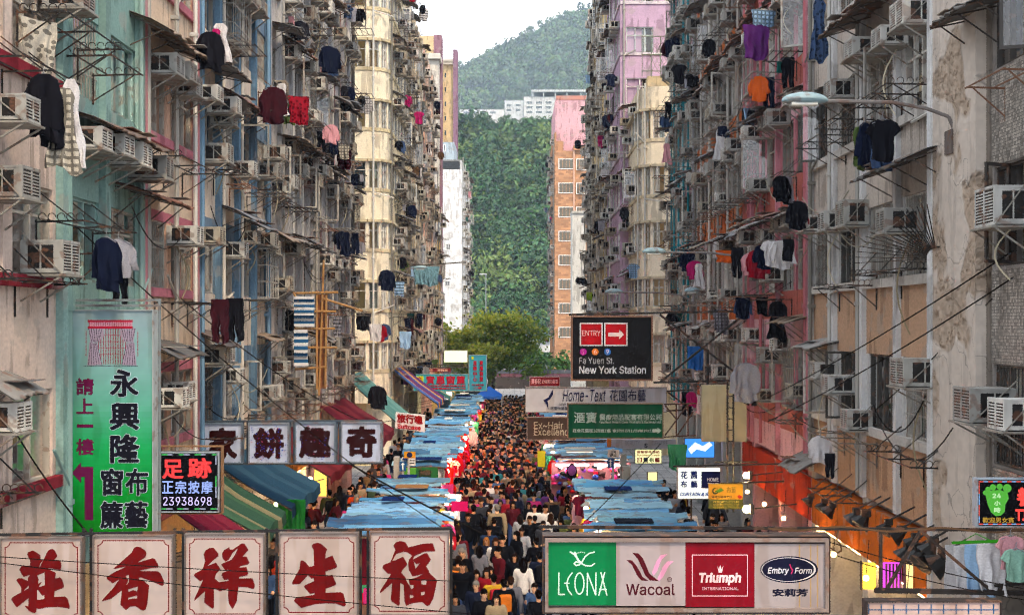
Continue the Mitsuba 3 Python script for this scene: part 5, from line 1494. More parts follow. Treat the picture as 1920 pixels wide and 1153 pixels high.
rng = random.Random(400)
y = 30.2
while y < 40.6:                      # near left
    dep = rng.uniform(1.0, 1.3)
    t = (y - 30) / 10
    stall(-1, -4.35 + 0.25 * t, -1.55 + 0.0 * t + rng.uniform(-0.25, 0.15) - 0.55 * t, y, dep, 2.42 + rng.uniform(-0.1, 0.12), rng, 'the near left row')
    y += dep * 0.98
y = 44.6
while y < 88:                        # far left
    dep = rng.uniform(1.2, 1.6)
    stall(-1, -4.15 + rng.uniform(-0.2, 0.2), -2.45 + rng.uniform(-0.15, 0.25), y, dep, 2.4 + rng.uniform(-0.1, 0.14), rng, 'the far left row', red=y < 62)
    y += dep * 0.98
y = 31.3
while y < 39.4:                      # near right
    dep = rng.uniform(1.0, 1.3)
    t = (y - 31) / 8.5
    stall(1, 1.95 + 0.1 * t + rng.uniform(-0.1, 0.15), 4.2 + rng.uniform(-0.2, 0.3), y, dep, 2.4 + rng.uniform(-0.1, 0.12), rng, 'the near right row')
    y += dep * 0.98
y = 47.0
while y < 84:                        # far right
    dep = rng.uniform(1.2, 1.6)
    stall(1, 1.35 + (y - 47) * 0.012 + rng.uniform(-0.1, 0.3), 3.9 + rng.uniform(-0.2, 0.3), y, dep, 2.5 + rng.uniform(-0.1, 0.12), rng, 'the far right row')
    y += dep * 0.98

# a wall of small goods at the head of the far right row, under white tubes
k = key('goods_display')
tag(k, 'display of colourful hats and bags facing the crossing on the right', 'goods display', None, 46.8)
m = MB()
R5 = random.Random(55)
ball = trimesh.creation.icosphere(1, 1.0)
for i in range(190):
    x, z = R5.uniform(1.4, 4.2), R5.uniform(0.5, 2.25)
    r = R5.uniform(0.05, 0.13)
    m.add(ball.vertices * [r, r * 0.6, r * R5.uniform(0.5, 1.1)] + [x, 46.8 + R5.uniform(-0.1, 0.1), z], ball.faces, jit(R5.choice(['#c8407a', '#d8d4d0', '#1d1d22', '#a81f2c', '#7a3f9a', '#d9a0b4', '#2c3f74', '#e0dfe6', '#c79a2f', '#b02a5a', '#3a2a2a']), R5, 14))
labels[put('goods', m.ply('m_cloth'), k)] = {'kind': 'stuff'}
put('backing', MB('#8a5a5f').box((1.35, 46.95, 0.1), (4.25, 46.99, 2.38)).ply('m_cloth'), k)
for x in (1.5, 2.9):
    put('tube_light', glow(MB('#fff').box((x, 46.55, 2.3), (x + 1.2, 46.6, 2.35)).ply('m_plain'), (12, 10.5, 9)), k)
k = key('hanging_bag')
tag(k, 'round purple and black bag hanging at the corner of the goods display', 'bag', None, 46.4)
p = P(1072, 884, 46.3)
put('pouch', MB('#16161c').add(ball.vertices * [0.2, 0.12, 0.3] + p, ball.faces).ply('m_cloth', True), k)
put('flap', MB('#8a4a8f').add(ball.vertices * [0.15, 0.07, 0.2] + p + [0, -0.08, 0.05], ball.faces).ply('m_cloth', True), k)
put('strap', MB('#16161c').path([p + [-0.08, 0, 0.25], p + [0, 0, 0.5], p + [0.08, 0, 0.25]], 0.012).ply('m_cloth'), k)

# ------------------------------------------------------------------ people
MF = manifold3d.Manifold


def sph(c, r, sc=(1, 1, 1), n=10):
    return MF.sphere(r, n).scale(list(sc)).translate([float(x) for x in c])


def chain(pts):
    out = []
    for (a, ra), (b, rb) in zip(pts[:-1], pts[1:]):
        out.append(MF.batch_hull([sph(a, ra), sph(b, rb)]))
    return out


def solid(ms, fine=0.05, it=6):
    m = MF.batch_boolean(ms, manifold3d.OpType.Add).refine_to_length(fine).to_mesh()
    t = trimesh.Trimesh(m.vert_properties[:, :3], m.tri_verts, process=True)
    trimesh.smoothing.filter_taubin(t, iterations=it)
    return np.array(t.vertices), np.array(t.faces)


def person_meshes(pose, woman):
    A = np.array
    sw = 0.165 if woman else 0.19            # half shoulder width
    hip = A([0, 0, 0.93])
    st = {'walk': 0.24, 'stride': 0.32, 'stand': 0.04, 'phone': 0.06}[pose]
    lean = A([0, 0.02, 0])
    legs, arms, hands, shoes = [], [], [], []
    for sgn in (-1, 1):
        d = st * sgn
        h0 = hip + [sgn * 0.085, 0, -0.02]
        kn = A([sgn * 0.095, d * 0.55 + 0.03, 0.5])
        an = A([sgn * 0.095, d * 1.0 - (0.05 if d < 0 else 0), 0.1 + (0.05 if d < -0.1 else 0)])
        legs.append([(h0, 0.088), (kn, 0.062), (an, 0.042)])
        shoes.append(MF.batch_hull([sph(an + [0, -0.02, -0.045], 0.048), sph(an + [0, 0.13, -0.06], 0.04), sph(an + [0, 0.0, 0.0], 0.045)]))
        sh = A([sgn * sw, 0, 1.385]) + lean
        if pose == 'phone' and sgn > 0:
            el, wr = sh + [0.05, 0.05, -0.28], sh + [-0.06, 0.26, -0.15]
        elif pose == 'stand' and sgn < 0:
            el, wr = sh + [-0.07, -0.02, -0.28], sh + [0.06, 0.2, -0.34]
        else:
            el, wr = sh + [sgn * 0.05, -d * 0.35 - 0.03, -0.29], sh + [sgn * 0.05, -d * 0.8 + 0.05, -0.53]
        arms.append([(sh, 0.058), (el, 0.046), (wr, 0.033)])
        fd = (wr - el) / np.linalg.norm(wr - el)
        sd = np.cross(fd, [0, 1.0, 0.2])
        sd /= np.linalg.norm(sd)
        nn = np.cross(fd, sd)
        hd = [MF.batch_hull([sph(wr + fd * 0.01, 0.026, n=8), sph(wr + fd * 0.085 + sd * 0.024, 0.016, n=8), sph(wr + fd * 0.085 - sd * 0.026, 0.016, n=8)])]
        for i, L in enumerate((0.058, 0.072, 0.068, 0.05)):
            b = wr + fd * 0.085 + sd * (0.03 - 0.02 * i)
            mid = b + fd * L * 0.55 + nn * 0.008
            hd += [MF.batch_hull([sph(b, 0.0105, n=6), sph(mid, 0.0095, n=6)]), MF.batch_hull([sph(mid, 0.0095, n=6), sph(mid + fd * L * 0.4 + nn * 0.02, 0.0085, n=6)])]
        th = wr + fd * 0.03 + sd * 0.03
        hd += [MF.batch_hull([sph(th, 0.013, n=6), sph(th + fd * 0.045 + sd * 0.02 + nn * 0.012, 0.0095, n=6)])]
        hands += hd
    H0 = A([0, 0.035, 1.585])
    head = [MF.batch_hull([sph(H0 + [0, -0.015, 0.035], 0.083, (0.9, 1.08, 1.0)), sph(H0 + [0, 0.02, -0.055], 0.055, (0.95, 1, 0.9))]),
            MF.batch_hull([sph(H0 + [0, 0.085, 0.012], 0.012, n=6), sph(H0 + [0, 0.1, -0.022], 0.016, n=6), sph(H0 + [0, 0.075, -0.03], 0.014, n=6)]),
            MF.batch_hull([sph(H0 + [0, 0.078, -0.062], 0.016, (1.4, 0.8, 0.7), 8), sph(H0 + [0, 0.06, -0.085], 0.022, n=8)])]
    for sgn in (-1, 1):
        head.append(sph(H0 + [sgn * 0.078, -0.01, -0.002], 0.026, (0.35, 0.7, 1.1), 8))
    neck = chain([(A([0, 0.0, 1.42]), 0.058), (H0 + [0, -0.02, -0.06], 0.05)])
    torso = [MF.batch_hull([sph(hip + [0, 0, 0.02], 0.12, (1.18, 0.82, 0.8)), sph(A([0, 0.01, 1.16]), 0.11, (1.15 if not woman else 1.02, 0.85, 1))]),
             MF.batch_hull([sph(A([0, 0.01, 1.16]), 0.11, (1.15 if not woman else 1.02, 0.85, 1)), sph(A([-sw + 0.03, 0.01, 1.36]), 0.068), sph(A([sw - 0.03, 0.01, 1.36]), 0.068), sph(A([0, 0.03, 1.3]), 0.105, (1.25, 0.9, 1))])]
    out = {}
    body = head + neck + torso + hands
    for a in arms + legs:
        body += chain([(p, r * 0.9) for p, r in a])
    out['body'] = solid(body, 0.04, 4)
    k = 0.024
    top = [MF.batch_hull([sph(hip + [0, 0, -0.06], 0.14 + k * 0.4, (1.18, 0.9, 0.5)), sph(A([0, 0.01, 1.16]), 0.12 + k * 0.5, (1.15, 0.9, 1))]),
           MF.batch_hull([sph(A([0, 0.01, 1.16]), 0.12 + k * 0.5, (1.15, 0.9, 1)), sph(A([-sw + 0.02, 0.01, 1.365]), 0.075), sph(A([sw - 0.02, 0.01, 1.365]), 0.075), sph(A([0, 0.03, 1.3]), 0.115, (1.25, 0.95, 1)), sph(A([0, 0, 1.42]), 0.066, (1, 1, 0.5))])]
    for a in arms:
        (p0, r0), (p1, r1), (p2, r2) = a
        top += chain([(p0, r0 + k * 0.8), (p1, r1 + k), (p1 + (p2 - p1) * 0.93, r2 + k)])
    out['top'] = solid(top, 0.055, 5)
    tr = [MF.batch_hull([sph(hip + [0, 0, -0.02], 0.128, (1.14, 0.88, 0.8)), sph(legs[0][0][0], 0.095), sph(legs[1][0][0], 0.095)])]
    for a in legs:
        (p0, r0), (p1, r1), (p2, r2) = a
        tr += chain([(p0, r0 + 0.014), (p1, r1 + 0.018), (p2 + [0, 0, 0.0], r2 + 0.024)])
    out['trousers'] = solid(tr, 0.07, 4)
    out['shoes'] = solid(shoes, 0.05, 3)
    sk = H0 + [0, -0.022, 0.045]
    hs = [MF.batch_hull([sph(sk, 0.094, (0.93, 1.08, 0.98)), sph(H0 + [0, -0.055, -0.03], 0.062)])]
    cut = MF.batch_hull([sph(H0 + [0, 0.14, -0.03], 0.085), sph(H0 + [0, 0.2, -0.06], 0.1), sph(H0 + [0, 0.13, -0.12], 0.09)])
    short = MF.batch_boolean(hs, manifold3d.OpType.Add) - cut
    out['hair'] = solid([short], 0.045, 3)
    lg = hs + [MF.batch_hull([sph(H0 + [0, -0.06, -0.02], 0.085, (1.05, 0.8, 1)), sph(H0 + [0, -0.075, -0.2], 0.075, (1.25, 0.6, 1))])] + [MF.batch_hull([sph(H0 + [s_ * 0.07, 0.0, 0.02], 0.036), sph(H0 + [s_ * 0.085, -0.01, -0.17], 0.028)]) for s_ in (-1, 1)]
    out['long_hair'] = solid([MF.batch_boolean(lg, manifold3d.OpType.Add) - cut], 0.045, 3)
    m = MB('#15100e')
    for s_ in (-1, 1):
        e = trimesh.creation.icosphere(1, 0.0125)
        m.add(e.vertices * [1.3, 0.5, 0.65] + H0 + [s_ * 0.034, 0.083, 0.012], e.faces)
        m.add(e.vertices * [1.7, 0.5, 0.3] + H0 + [s_ * 0.034, 0.085, 0.036], e.faces, '#1d1714')
    e = trimesh.creation.icosphere(1, 0.016)
    m.add(e.vertices * [1.6, 0.5, 0.35] + H0 + [0, 0.087, -0.06], e.faces, '#7a3a34')
    out['face'] = m.done()
    bag = [MF.batch_hull([sph([x, y_, z_], 0.05) for x in (-0.1, 0.1) for y_ in (-0.16, -0.22) for z_ in (1.0, 1.32)])]
    out['backpack'] = solid(bag, 0.08, 4)
    return out


PROTO = {(p, w): person_meshes(p, w) for p, w in (('walk', 0), ('stride', 0), ('stand', 0), ('phone', 0), ('walk', 1), ('stand', 1), ('phone', 1))}
TOPS = {'#15161b': 'black', '#1d2233': 'navy', '#33353c': 'charcoal', '#5f6068': 'grey', '#7a1c26': 'red', '#4a1a22': 'maroon', '#4a3a2e': 'brown', '#8a7a62': 'tan', '#c9c6c4': 'white', '#3f5578': 'blue', '#2f6a72': 'teal', '#a03068': 'pink',
        '#4a5232': 'olive', '#8b8f98': 'pale grey', '#6a3f78': 'purple', '#b08a2c': 'mustard', '#a83a1c': 'orange'}
TOPW = [16, 9, 8, 4, 3.5, 4, 3, 2, 2, 3, 1.5, 1.5, 2, 1.5, 1, 0.7, 1.2]
TRS = {'#17181d': 'black trousers', '#22304a': 'blue jeans', '#3a3b42': 'grey trousers', '#5a5348': 'khaki trousers', '#2b3a5c': 'faded jeans'}
SKIN = ['#b98a6c', '#c69878', '#a87a5c', '#d0a586']
HAIR = {'#120e0d': 'black hair', '#1c1513': 'dark hair', '#2c1d15': 'brown hair', '#6f6a66': 'grey hair', '#8a5a30': 'blond hair'}
_pp = {}


def pm(pr, part, col, mat, smooth=True):
    id_ = (pr, part, col)
    if id_ not in _pp:
        v, f = PROTO[pr][part][:2]
        _pp[id_] = MB(col).add(v, f).ply(mat, smooth)
    return _pp[id_]


def add_person(x, y, rot, rng, detail=2, z=0.0, top=None, pr=None, hair=None, trs=None, place='between near stalls', face=True, longh=None):
    pr = pr or rng.choice(list(PROTO))
    c = top or rng.choices(list(TOPS), TOPW)[0]
    t = trs or rng.choices(list(TRS), [5, 4, 2, 1, 2])[0]
    hc = hair or rng.choices(list(HAIR), [8, 5, 3, 1, 0.6])[0]
    lh = (rng.random() < (0.75 if pr[1] else 0.04)) if longh is None else longh
    s_ = rng.uniform(0.88, 1.0) if pr[1] else rng.uniform(0.94, 1.09)
    k = key('person')
    tw = T().translate([x, y, z]).rotate([0, 0, 1], math.degrees(rot)).scale(s_)
    put('body', pm(pr, 'body', rng.choice(SKIN), 'm_plain'), k, tw)
    put('jacket', pm(pr, 'top', c, 'm_cloth'), k, tw)
    put('trousers', pm(pr, 'trousers', t, 'm_cloth'), k, tw)
    put('hair', pm(pr, 'long_hair' if lh else 'hair', hc, 'm_plain'), k, tw)
    if detail > 1:
        put('shoes', pm(pr, 'shoes', '#1b1817', 'm_plain'), k, tw)
        if face and math.cos(rot - math.pi) > -0.2:
            id_ = (pr, 'face')
            if id_ not in _pp:
                v, f, cc = PROTO[pr]['face']
                _pp[id_] = mikit.ply((v, f), 'm_plain', uv=cc)
            put('face_features', _pp[id_], k, tw)
    way = 'approaching' if math.cos(rot - math.pi) > 0.4 else 'walking away' if math.cos(rot) > 0.4 else 'turned sideways'
    tag(k, f'person in a {TOPS.get(c, "striped")} top, {"long " if lh else ""}{HAIR[hc]}, {way} {place}', 'person', 'people in the market crowd', y, 'nearest')
    if detail > 1 and math.cos(rot) > 0.3 and rng.random() < 0.22:
        bc = rng.choice(['#1c1d22', '#a02a34', '#3a4a3a', '#26304a', '#c06a2a'])
        kb = put('backpack', pm(pr, 'backpack', bc, 'm_cloth'), None, tw)
        tag(kb, f'{dict(zip(["#1c1d22", "#a02a34", "#3a4a3a", "#26304a", "#c06a2a"], ["black", "red", "green", "navy", "orange"]))[bc]} backpack worn by a person in the crowd', 'backpack', 'backpacks worn in the crowd', y, 'nearest')


rng = random.Random(900)
spots = []
n_ind = 0
far_people = []


def lane(y):
    """left and right edge of the walking lane"""
    if y < 41:
        return -1.45 - 0.06 * (y - 31), 1.95
    if y < 46:
        return -2.6, 2.1
    return -2.2, 1.25 + (y - 46) * 0.006


# people who can be told apart in the photograph
for px, py, rot, kw in ((867, 1075, 3.2, dict(top='#15161b', pr=('walk', 0), hair='#120e0d')), (893, 1098, 2.9, dict(top='#1d2233', pr=('stand', 0), hair='#6f6a66')), (907, 1118, 3.5, dict(top='#15161b', pr=('stand', 0), hair='#120e0d')),
                        (930, 1122, 3.3, dict(top='#8a7a62', pr=('stand', 1), hair='#1c1513', longh=True)), (945, 1095, 0.2, dict(top='#15161b', pr=('walk', 0), hair='#120e0d')), (958, 1092, 0.1, dict(top='#5f6068', pr=('walk', 0), hair='#2c1d15')),
                        (981, 1062, 0.1, dict(top='#c9c6c4', pr=('walk', 1), hair='#120e0d', trs='#22304a')), (1003, 1098, 2.6, dict(top='#3f5578', pr=('phone', 1), hair='#1c1513')), (926, 1086, 0.3, dict(top='#b08a2c', pr=('walk', 0), hair='#120e0d')),
                        (893, 1073, 3.4, dict(top='#33353c', pr=('walk', 1), hair='#1c1513', longh=True)), (913, 1075, 2.9, dict(top='#7a1c26', pr=('stand', 1), hair='#1c1513')), (870, 1040, 3.0, dict(top='#33353c', pr=('stand', 1), hair='#6f6a66')),
                        (942, 1030, 3.1, dict(top='#15161b', pr=('phone', 0), hair='#120e0d', trs='#17181d')), (929, 1022, 3.3, dict(top='#c9c6c4', pr=('walk', 1), hair='#2c1d15', longh=True)), (917, 1000, 3.0, dict(top='#22304a', pr=('stride', 0), hair='#120e0d')),
                        (899, 1030, 0.0, dict(top='#5f6068', pr=('walk', 1), hair='#120e0d', longh=True)), (978, 1000, 3.1, dict(top='#8b8f98', pr=('walk', 0), hair='#1c1513')), (976, 972, 0.1, dict(top='#8b8f98', pr=('walk', 1), hair='#1c1513', longh=True)),
                        (962, 950, 3.1, dict(top='#4a1a22', pr=('walk', 1), hair='#1c1513', longh=True, trs='#2b3a5c')), (1001, 940, 2.9, dict(top='#a03068', pr=('walk', 0), hair='#120e0d')), (1003, 970, 0.3, dict(top='#15161b', pr=('walk', 1), hair='#120e0d')),
                        (1022, 966, 3.6, dict(top='#c9c6c4', pr=('stand', 0), hair='#120e0d')), (1033, 975, 0.4, dict(top='#c9c6c4', pr=('walk', 1), hair='#2c1d15')), (988, 922, 0.2, dict(top='#2f6a72', pr=('walk', 0), hair='#120e0d')),
                        (888, 970, 0.1, dict(top='#15161b', pr=('walk', 0), hair='#120e0d')), (906, 985, 0.3, dict(top='#15161b', pr=('walk', 1), hair='#120e0d')), (932, 968, 0.0, dict(top='#8a7a62', pr=('walk', 0), hair='#6f6a66')),
                        (915, 940, 3.0, dict(top='#1d2233', pr=('phone', 0), hair='#120e0d')), (938, 940, 3.2, dict(top='#33353c', pr=('walk', 1), hair='#1c1513')), (854, 1120, 3.1, dict(top='#33353c', pr=('walk', 1), hair='#120e0d')), (1010, 1118, 0.3, dict(top='#15161b', pr=('walk', 0), hair='#120e0d')),
                        (1012, 1050, 0.2, dict(top='#1d2233', pr=('walk', 0))), (965, 1040, 3.0, dict(top='#15161b', pr=('walk', 1))), (860, 1015, 3.0, dict(top='#4a1a22', pr=('walk', 0))), (1006, 1020, 0.4, dict(top='#15161b', pr=('stand', 0)))):
    yy = 5.86 * F / (py - 12 - VY)           # the top of a head is 1.64 m above the street
    xx = (px - VX) * yy / F
    spots.append((xx, yy))
    add_person(xx, yy, rot, rng, **kw)
    n_ind += 1
tries = 0
while tries < 9000:
    tries += 1
    # evenly dense on the ground, thinner near the camera
    yy = 31.5 + 72 * rng.random()
    a, b = lane(yy)
    xx = rng.uniform(a, b)
    gap = (0.8 if yy < 42 else 0.52) * rng.choice([0.85, 1.0, 1.0, 1.35])
    if 36 < yy < 43 and -0.55 < xx < 0.45 and rng.random() < 0.9 or (31 < yy < 36 and 0.3 < xx < 0.9):
        continue
    if any(abs(xx - p) < gap and abs(yy - q_) < gap and math.hypot(xx - p, yy - q_) < gap for p, q_ in spots):
        continue
    spots.append((xx, yy))
    far_people.append((xx, yy))
for side, (xa, xb), (ya, yb), cnt in ((-1, (-6.6, -4.5), (30, 41), 46), (-1, (-6.2, -4.5), (41, 47), 22), (1, (4.6, 7.0), (33, 46), 34), (1, (2.0, 4.5), (41, 46), 12), (-1, (-6.0, -4.6), (47, 85), 60)):
    for _ in range(cnt):
        xx, yy = rng.uniform(xa, xb), rng.uniform(ya, yb)
        if all(math.hypot(xx - p, yy - q_) > 0.5 for p, q_ in spots):
            spots.append((xx, yy))
            far_people.append((xx, yy))
far_people.sort(key=lambda p: p[1])
PL = lambda x, y: 'behind left stalls' if x < -4.3 and y < 47 else 'behind right stalls' if x > 4.4 else 'along left shops' if x < -4.3 else 'between near stalls' if y < 41 else 'at the crossing' if y < 46.5 else 'between far stalls'
crowd = MB()
for i, (xx, yy) in enumerate(far_people):
    rot = rng.choice([0.0, 0.0, math.pi, math.pi, math.pi, math.pi]) + rng.gauss(0, 0.45)
    if n_ind < 298:
        n_ind += 1
        add_person(xx, yy, rot, rng, 2 if yy < 50 else 1, 0.13 if abs(xx) > 5.2 else 0.0, place=PL(xx, yy))
        continue
    pr = rng.choice(list(PROTO))
    ca, sa = math.cos(rot), math.sin(rot)
    M = np.array([[ca, -sa, 0], [sa, ca, 0], [0, 0, 1]]) * rng.uniform(0.93, 1.05)
    for part, col in (('top', rng.choices(list(TOPS), TOPW)[0]), ('hair', rng.choices(list(HAIR), [8, 5, 3, 1, 0.6])[0]), ('trousers', rng.choice(list(TRS))), ('body', rng.choice(SKIN))):
        id_ = (pr, part, 'low')
        if id_ not in _pp:
            v, f = PROTO[pr][part][:2]
            t_ = trimesh.Trimesh(v, f, process=False)
            try:
                t_ = t_.simplify_quadric_decimation(face_count=260)
            except Exception:
                pass
            _pp[id_] = (np.array(t_.vertices), np.array(t_.faces))
        v, f = _pp[id_]
        crowd.add(v @ M.T + [xx, yy, 0.13 if abs(xx) > 5.2 else 0.0], f, col)
labels[put('distant_crowd', crowd.ply('m_plain', True))] = {'kind': 'stuff', 'label': 'dense mass of shoppers filling the far end of the market street', 'category': 'crowd'}

# ------------------------------------------------------------------ things on the near house fronts, placed one by one
def on(px, py, side=-1, X=None):
    X = (X or (7.3 if side < 0 else 7.5)) - 0.33      # where the thing shows, a third of a metre out from the wall
    u = X * F / abs(px - VX)
    return u, H - (py - VY) * u / F


def out(px, py, w, side=-1, X=None):
    """a point w metres out from the house front"""
    X = (X or (7.3 if side < 0 else 7.5)) - w
    return P(px, py, X * F / abs(px - VX))


rng = random.Random(2024)
NEAR = {'pale': 'the pale house with red ledges', 'turq': 'the turquoise house', 'pink': 'the cream house with pink ledges', 'tan': 'the grey and tan house', 'mos': 'the mosaic tiled house', 'blue': 'the house with blue pilasters', 'red': 'the pink house with red bands'}
for px, py, side, bn, w, c in (
        (32, 372, -1, 'pale', 0.72, '#98948a'), (96, 513, -1, 'pale', 0.78, '#a8a59b'), (18, 806, -1, 'pale', 0.62, '#c8c5bb'), (20, 230, -1, 'pale', 0.6, '#a8a59b'),
        (166, 280, -1, 'turq', 0.62, '#b9b6ab'), (201, 292, -1, 'turq', 0.62, '#b9b6ab'), (236, 312, -1, 'turq', 0.64, '#d2d0c8'), (205, 700, -1, 'turq', 0.62, '#b9b6ab'), (130, 20, -1, 'turq', 0.62, '#98948a'),
        (280, 336, -1, 'pink', 0.66, '#98948a'), (310, 142, -1, 'pink', 0.66, '#b9b6ab'), (335, 152, -1, 'pink', 0.6, '#c8c5bb'), (356, 180, -1, 'pink', 0.66, '#b9b6ab'), (388, 190, -1, 'blue', 0.6, '#d2d0c8'), (418, 214, -1, 'blue', 0.6, '#c8c5bb'),
        (348, 458, -1, 'pink', 0.7, '#c8c5bb'), (392, 456, -1, 'blue', 0.6, '#b0a896'), (312, 762, -1, 'pink', 0.6, '#d2d0c8'), (342, 748, -1, 'pink', 0.62, '#d2d0c8'),
        (1712, 52, 1, 'tan', 0.85, '#c8c5bb'), (1662, 88, 1, 'tan', 0.66, '#b9b6ab'), (1626, 108, 1, 'tan', 0.62, '#b9b6ab'), (1606, 112, 1, 'tan', 0.6, '#a8a59b'), (1568, 187, 1, 'tan', 0.7, '#b9b6ab'), (1592, 424, 1, 'tan', 0.85, '#a8a59b'),
        (1556, 432, 1, 'tan', 0.7, '#b9b6ab'), (1532, 434, 1, 'tan', 0.6, '#c8c5bb'), (1690, 436, 1, 'tan', 0.7, '#98948a'), (1722, 722, 1, 'tan', 0.9, '#a8a59b'), (1572, 735, 1, 'tan', 0.72, '#b9b6ab'), (1540, 708, 1, 'tan', 0.7, '#b9b6ab'),
        (1600, 803, 1, 'tan', 0.65, '#a8a59b'), (1872, 424, 1, 'mos', 0.95, '#b9b6ab'), (1850, 788, 1, 'mos', 0.8, '#98948a'), (1893, 803, 1, 'mos', 0.7, '#d2d0c8')):
    u, v = on(px, py, side)
    add_ac(FL if side < 0 else FR, u, v, rng, NEAR[bn], col=c, w=w, big=1.15)
for px, py, L, D, side, bn, c in ((25, 700, 1.3, 0.6, -1, 'pale', '#6d6a66'), (225, 232, 3.2, 0.8, -1, 'turq', '#54463d'), (322, 62, 3.6, 0.85, -1, 'pink', '#756758'), (328, 640, 2.4, 0.75, -1, 'pink', '#484644'), (290, 358, 3.0, 0.7, -1, 'pink', '#664639'),
                                  (1625, 8, 3.6, 0.9, 1, 'tan', '#54463d'), (1690, 292, 3.4, 0.85, 1, 'tan', '#484644'), (1528, 636, 2.0, 0.7, 1, 'tan', '#83827f'), (1540, 165, 2.2, 0.7, 1, 'tan', '#6d6a66'), (1830, 5, 1.8, 0.8, 1, 'mos', '#484644'), (1500, 850, 2.0, 0.7, 1, 'red', '#6d6a66')):
    u, v = on(px, py, side)
    add_awning(FL if side < 0 else FR, u, v, L, D, rng, NEAR[bn], c)
for px, py, L, D, side, bn, orn in ((45, 135, 2.0, 0.75, -1, 'pale', False), (68, 530, 2.6, 0.6, -1, 'pale', True), (15, 935, 1.1, 0.6, -1, 'pale', True), (130, 62, 2.6, 0.75, -1, 'turq', True), (180, 125, 1.6, 0.85, -1, 'turq', True), (160, 428, 2.6, 0.75, -1, 'turq', True),
                                    (335, 312, 3.0, 0.8, -1, 'pink', True), (205, 480, 1.2, 0.6, -1, 'turq', False), (350, 570, 2.6, 0.8, -1, 'pink', False),
                                    (1690, 178, 2.0, 0.9, 1, 'tan', True), (1610, 225, 2.8, 0.9, 1, 'tan', True), (1560, 268, 2.2, 0.9, 1, 'tan', True), (1660, 512, 3.4, 0.55, 1, 'tan', True), (1580, 540, 3.0, 0.6, 1, 'tan', True), (1585, 822, 2.6, 0.8, 1, 'tan', False), (1700, 862, 2.8, 0.7, 1, 'tan', True),
                                    (1570, 930, 2.4, 0.7, 1, 'tan', False), (1880, 150, 1.4, 0.6, 1, 'mos', False)):
    u, v = on(px, py, side)
    add_rack(FL if side < 0 else FR, u, v, L, D, rng, NEAR[bn], orn, '#1e1b19' if orn else None, 2)
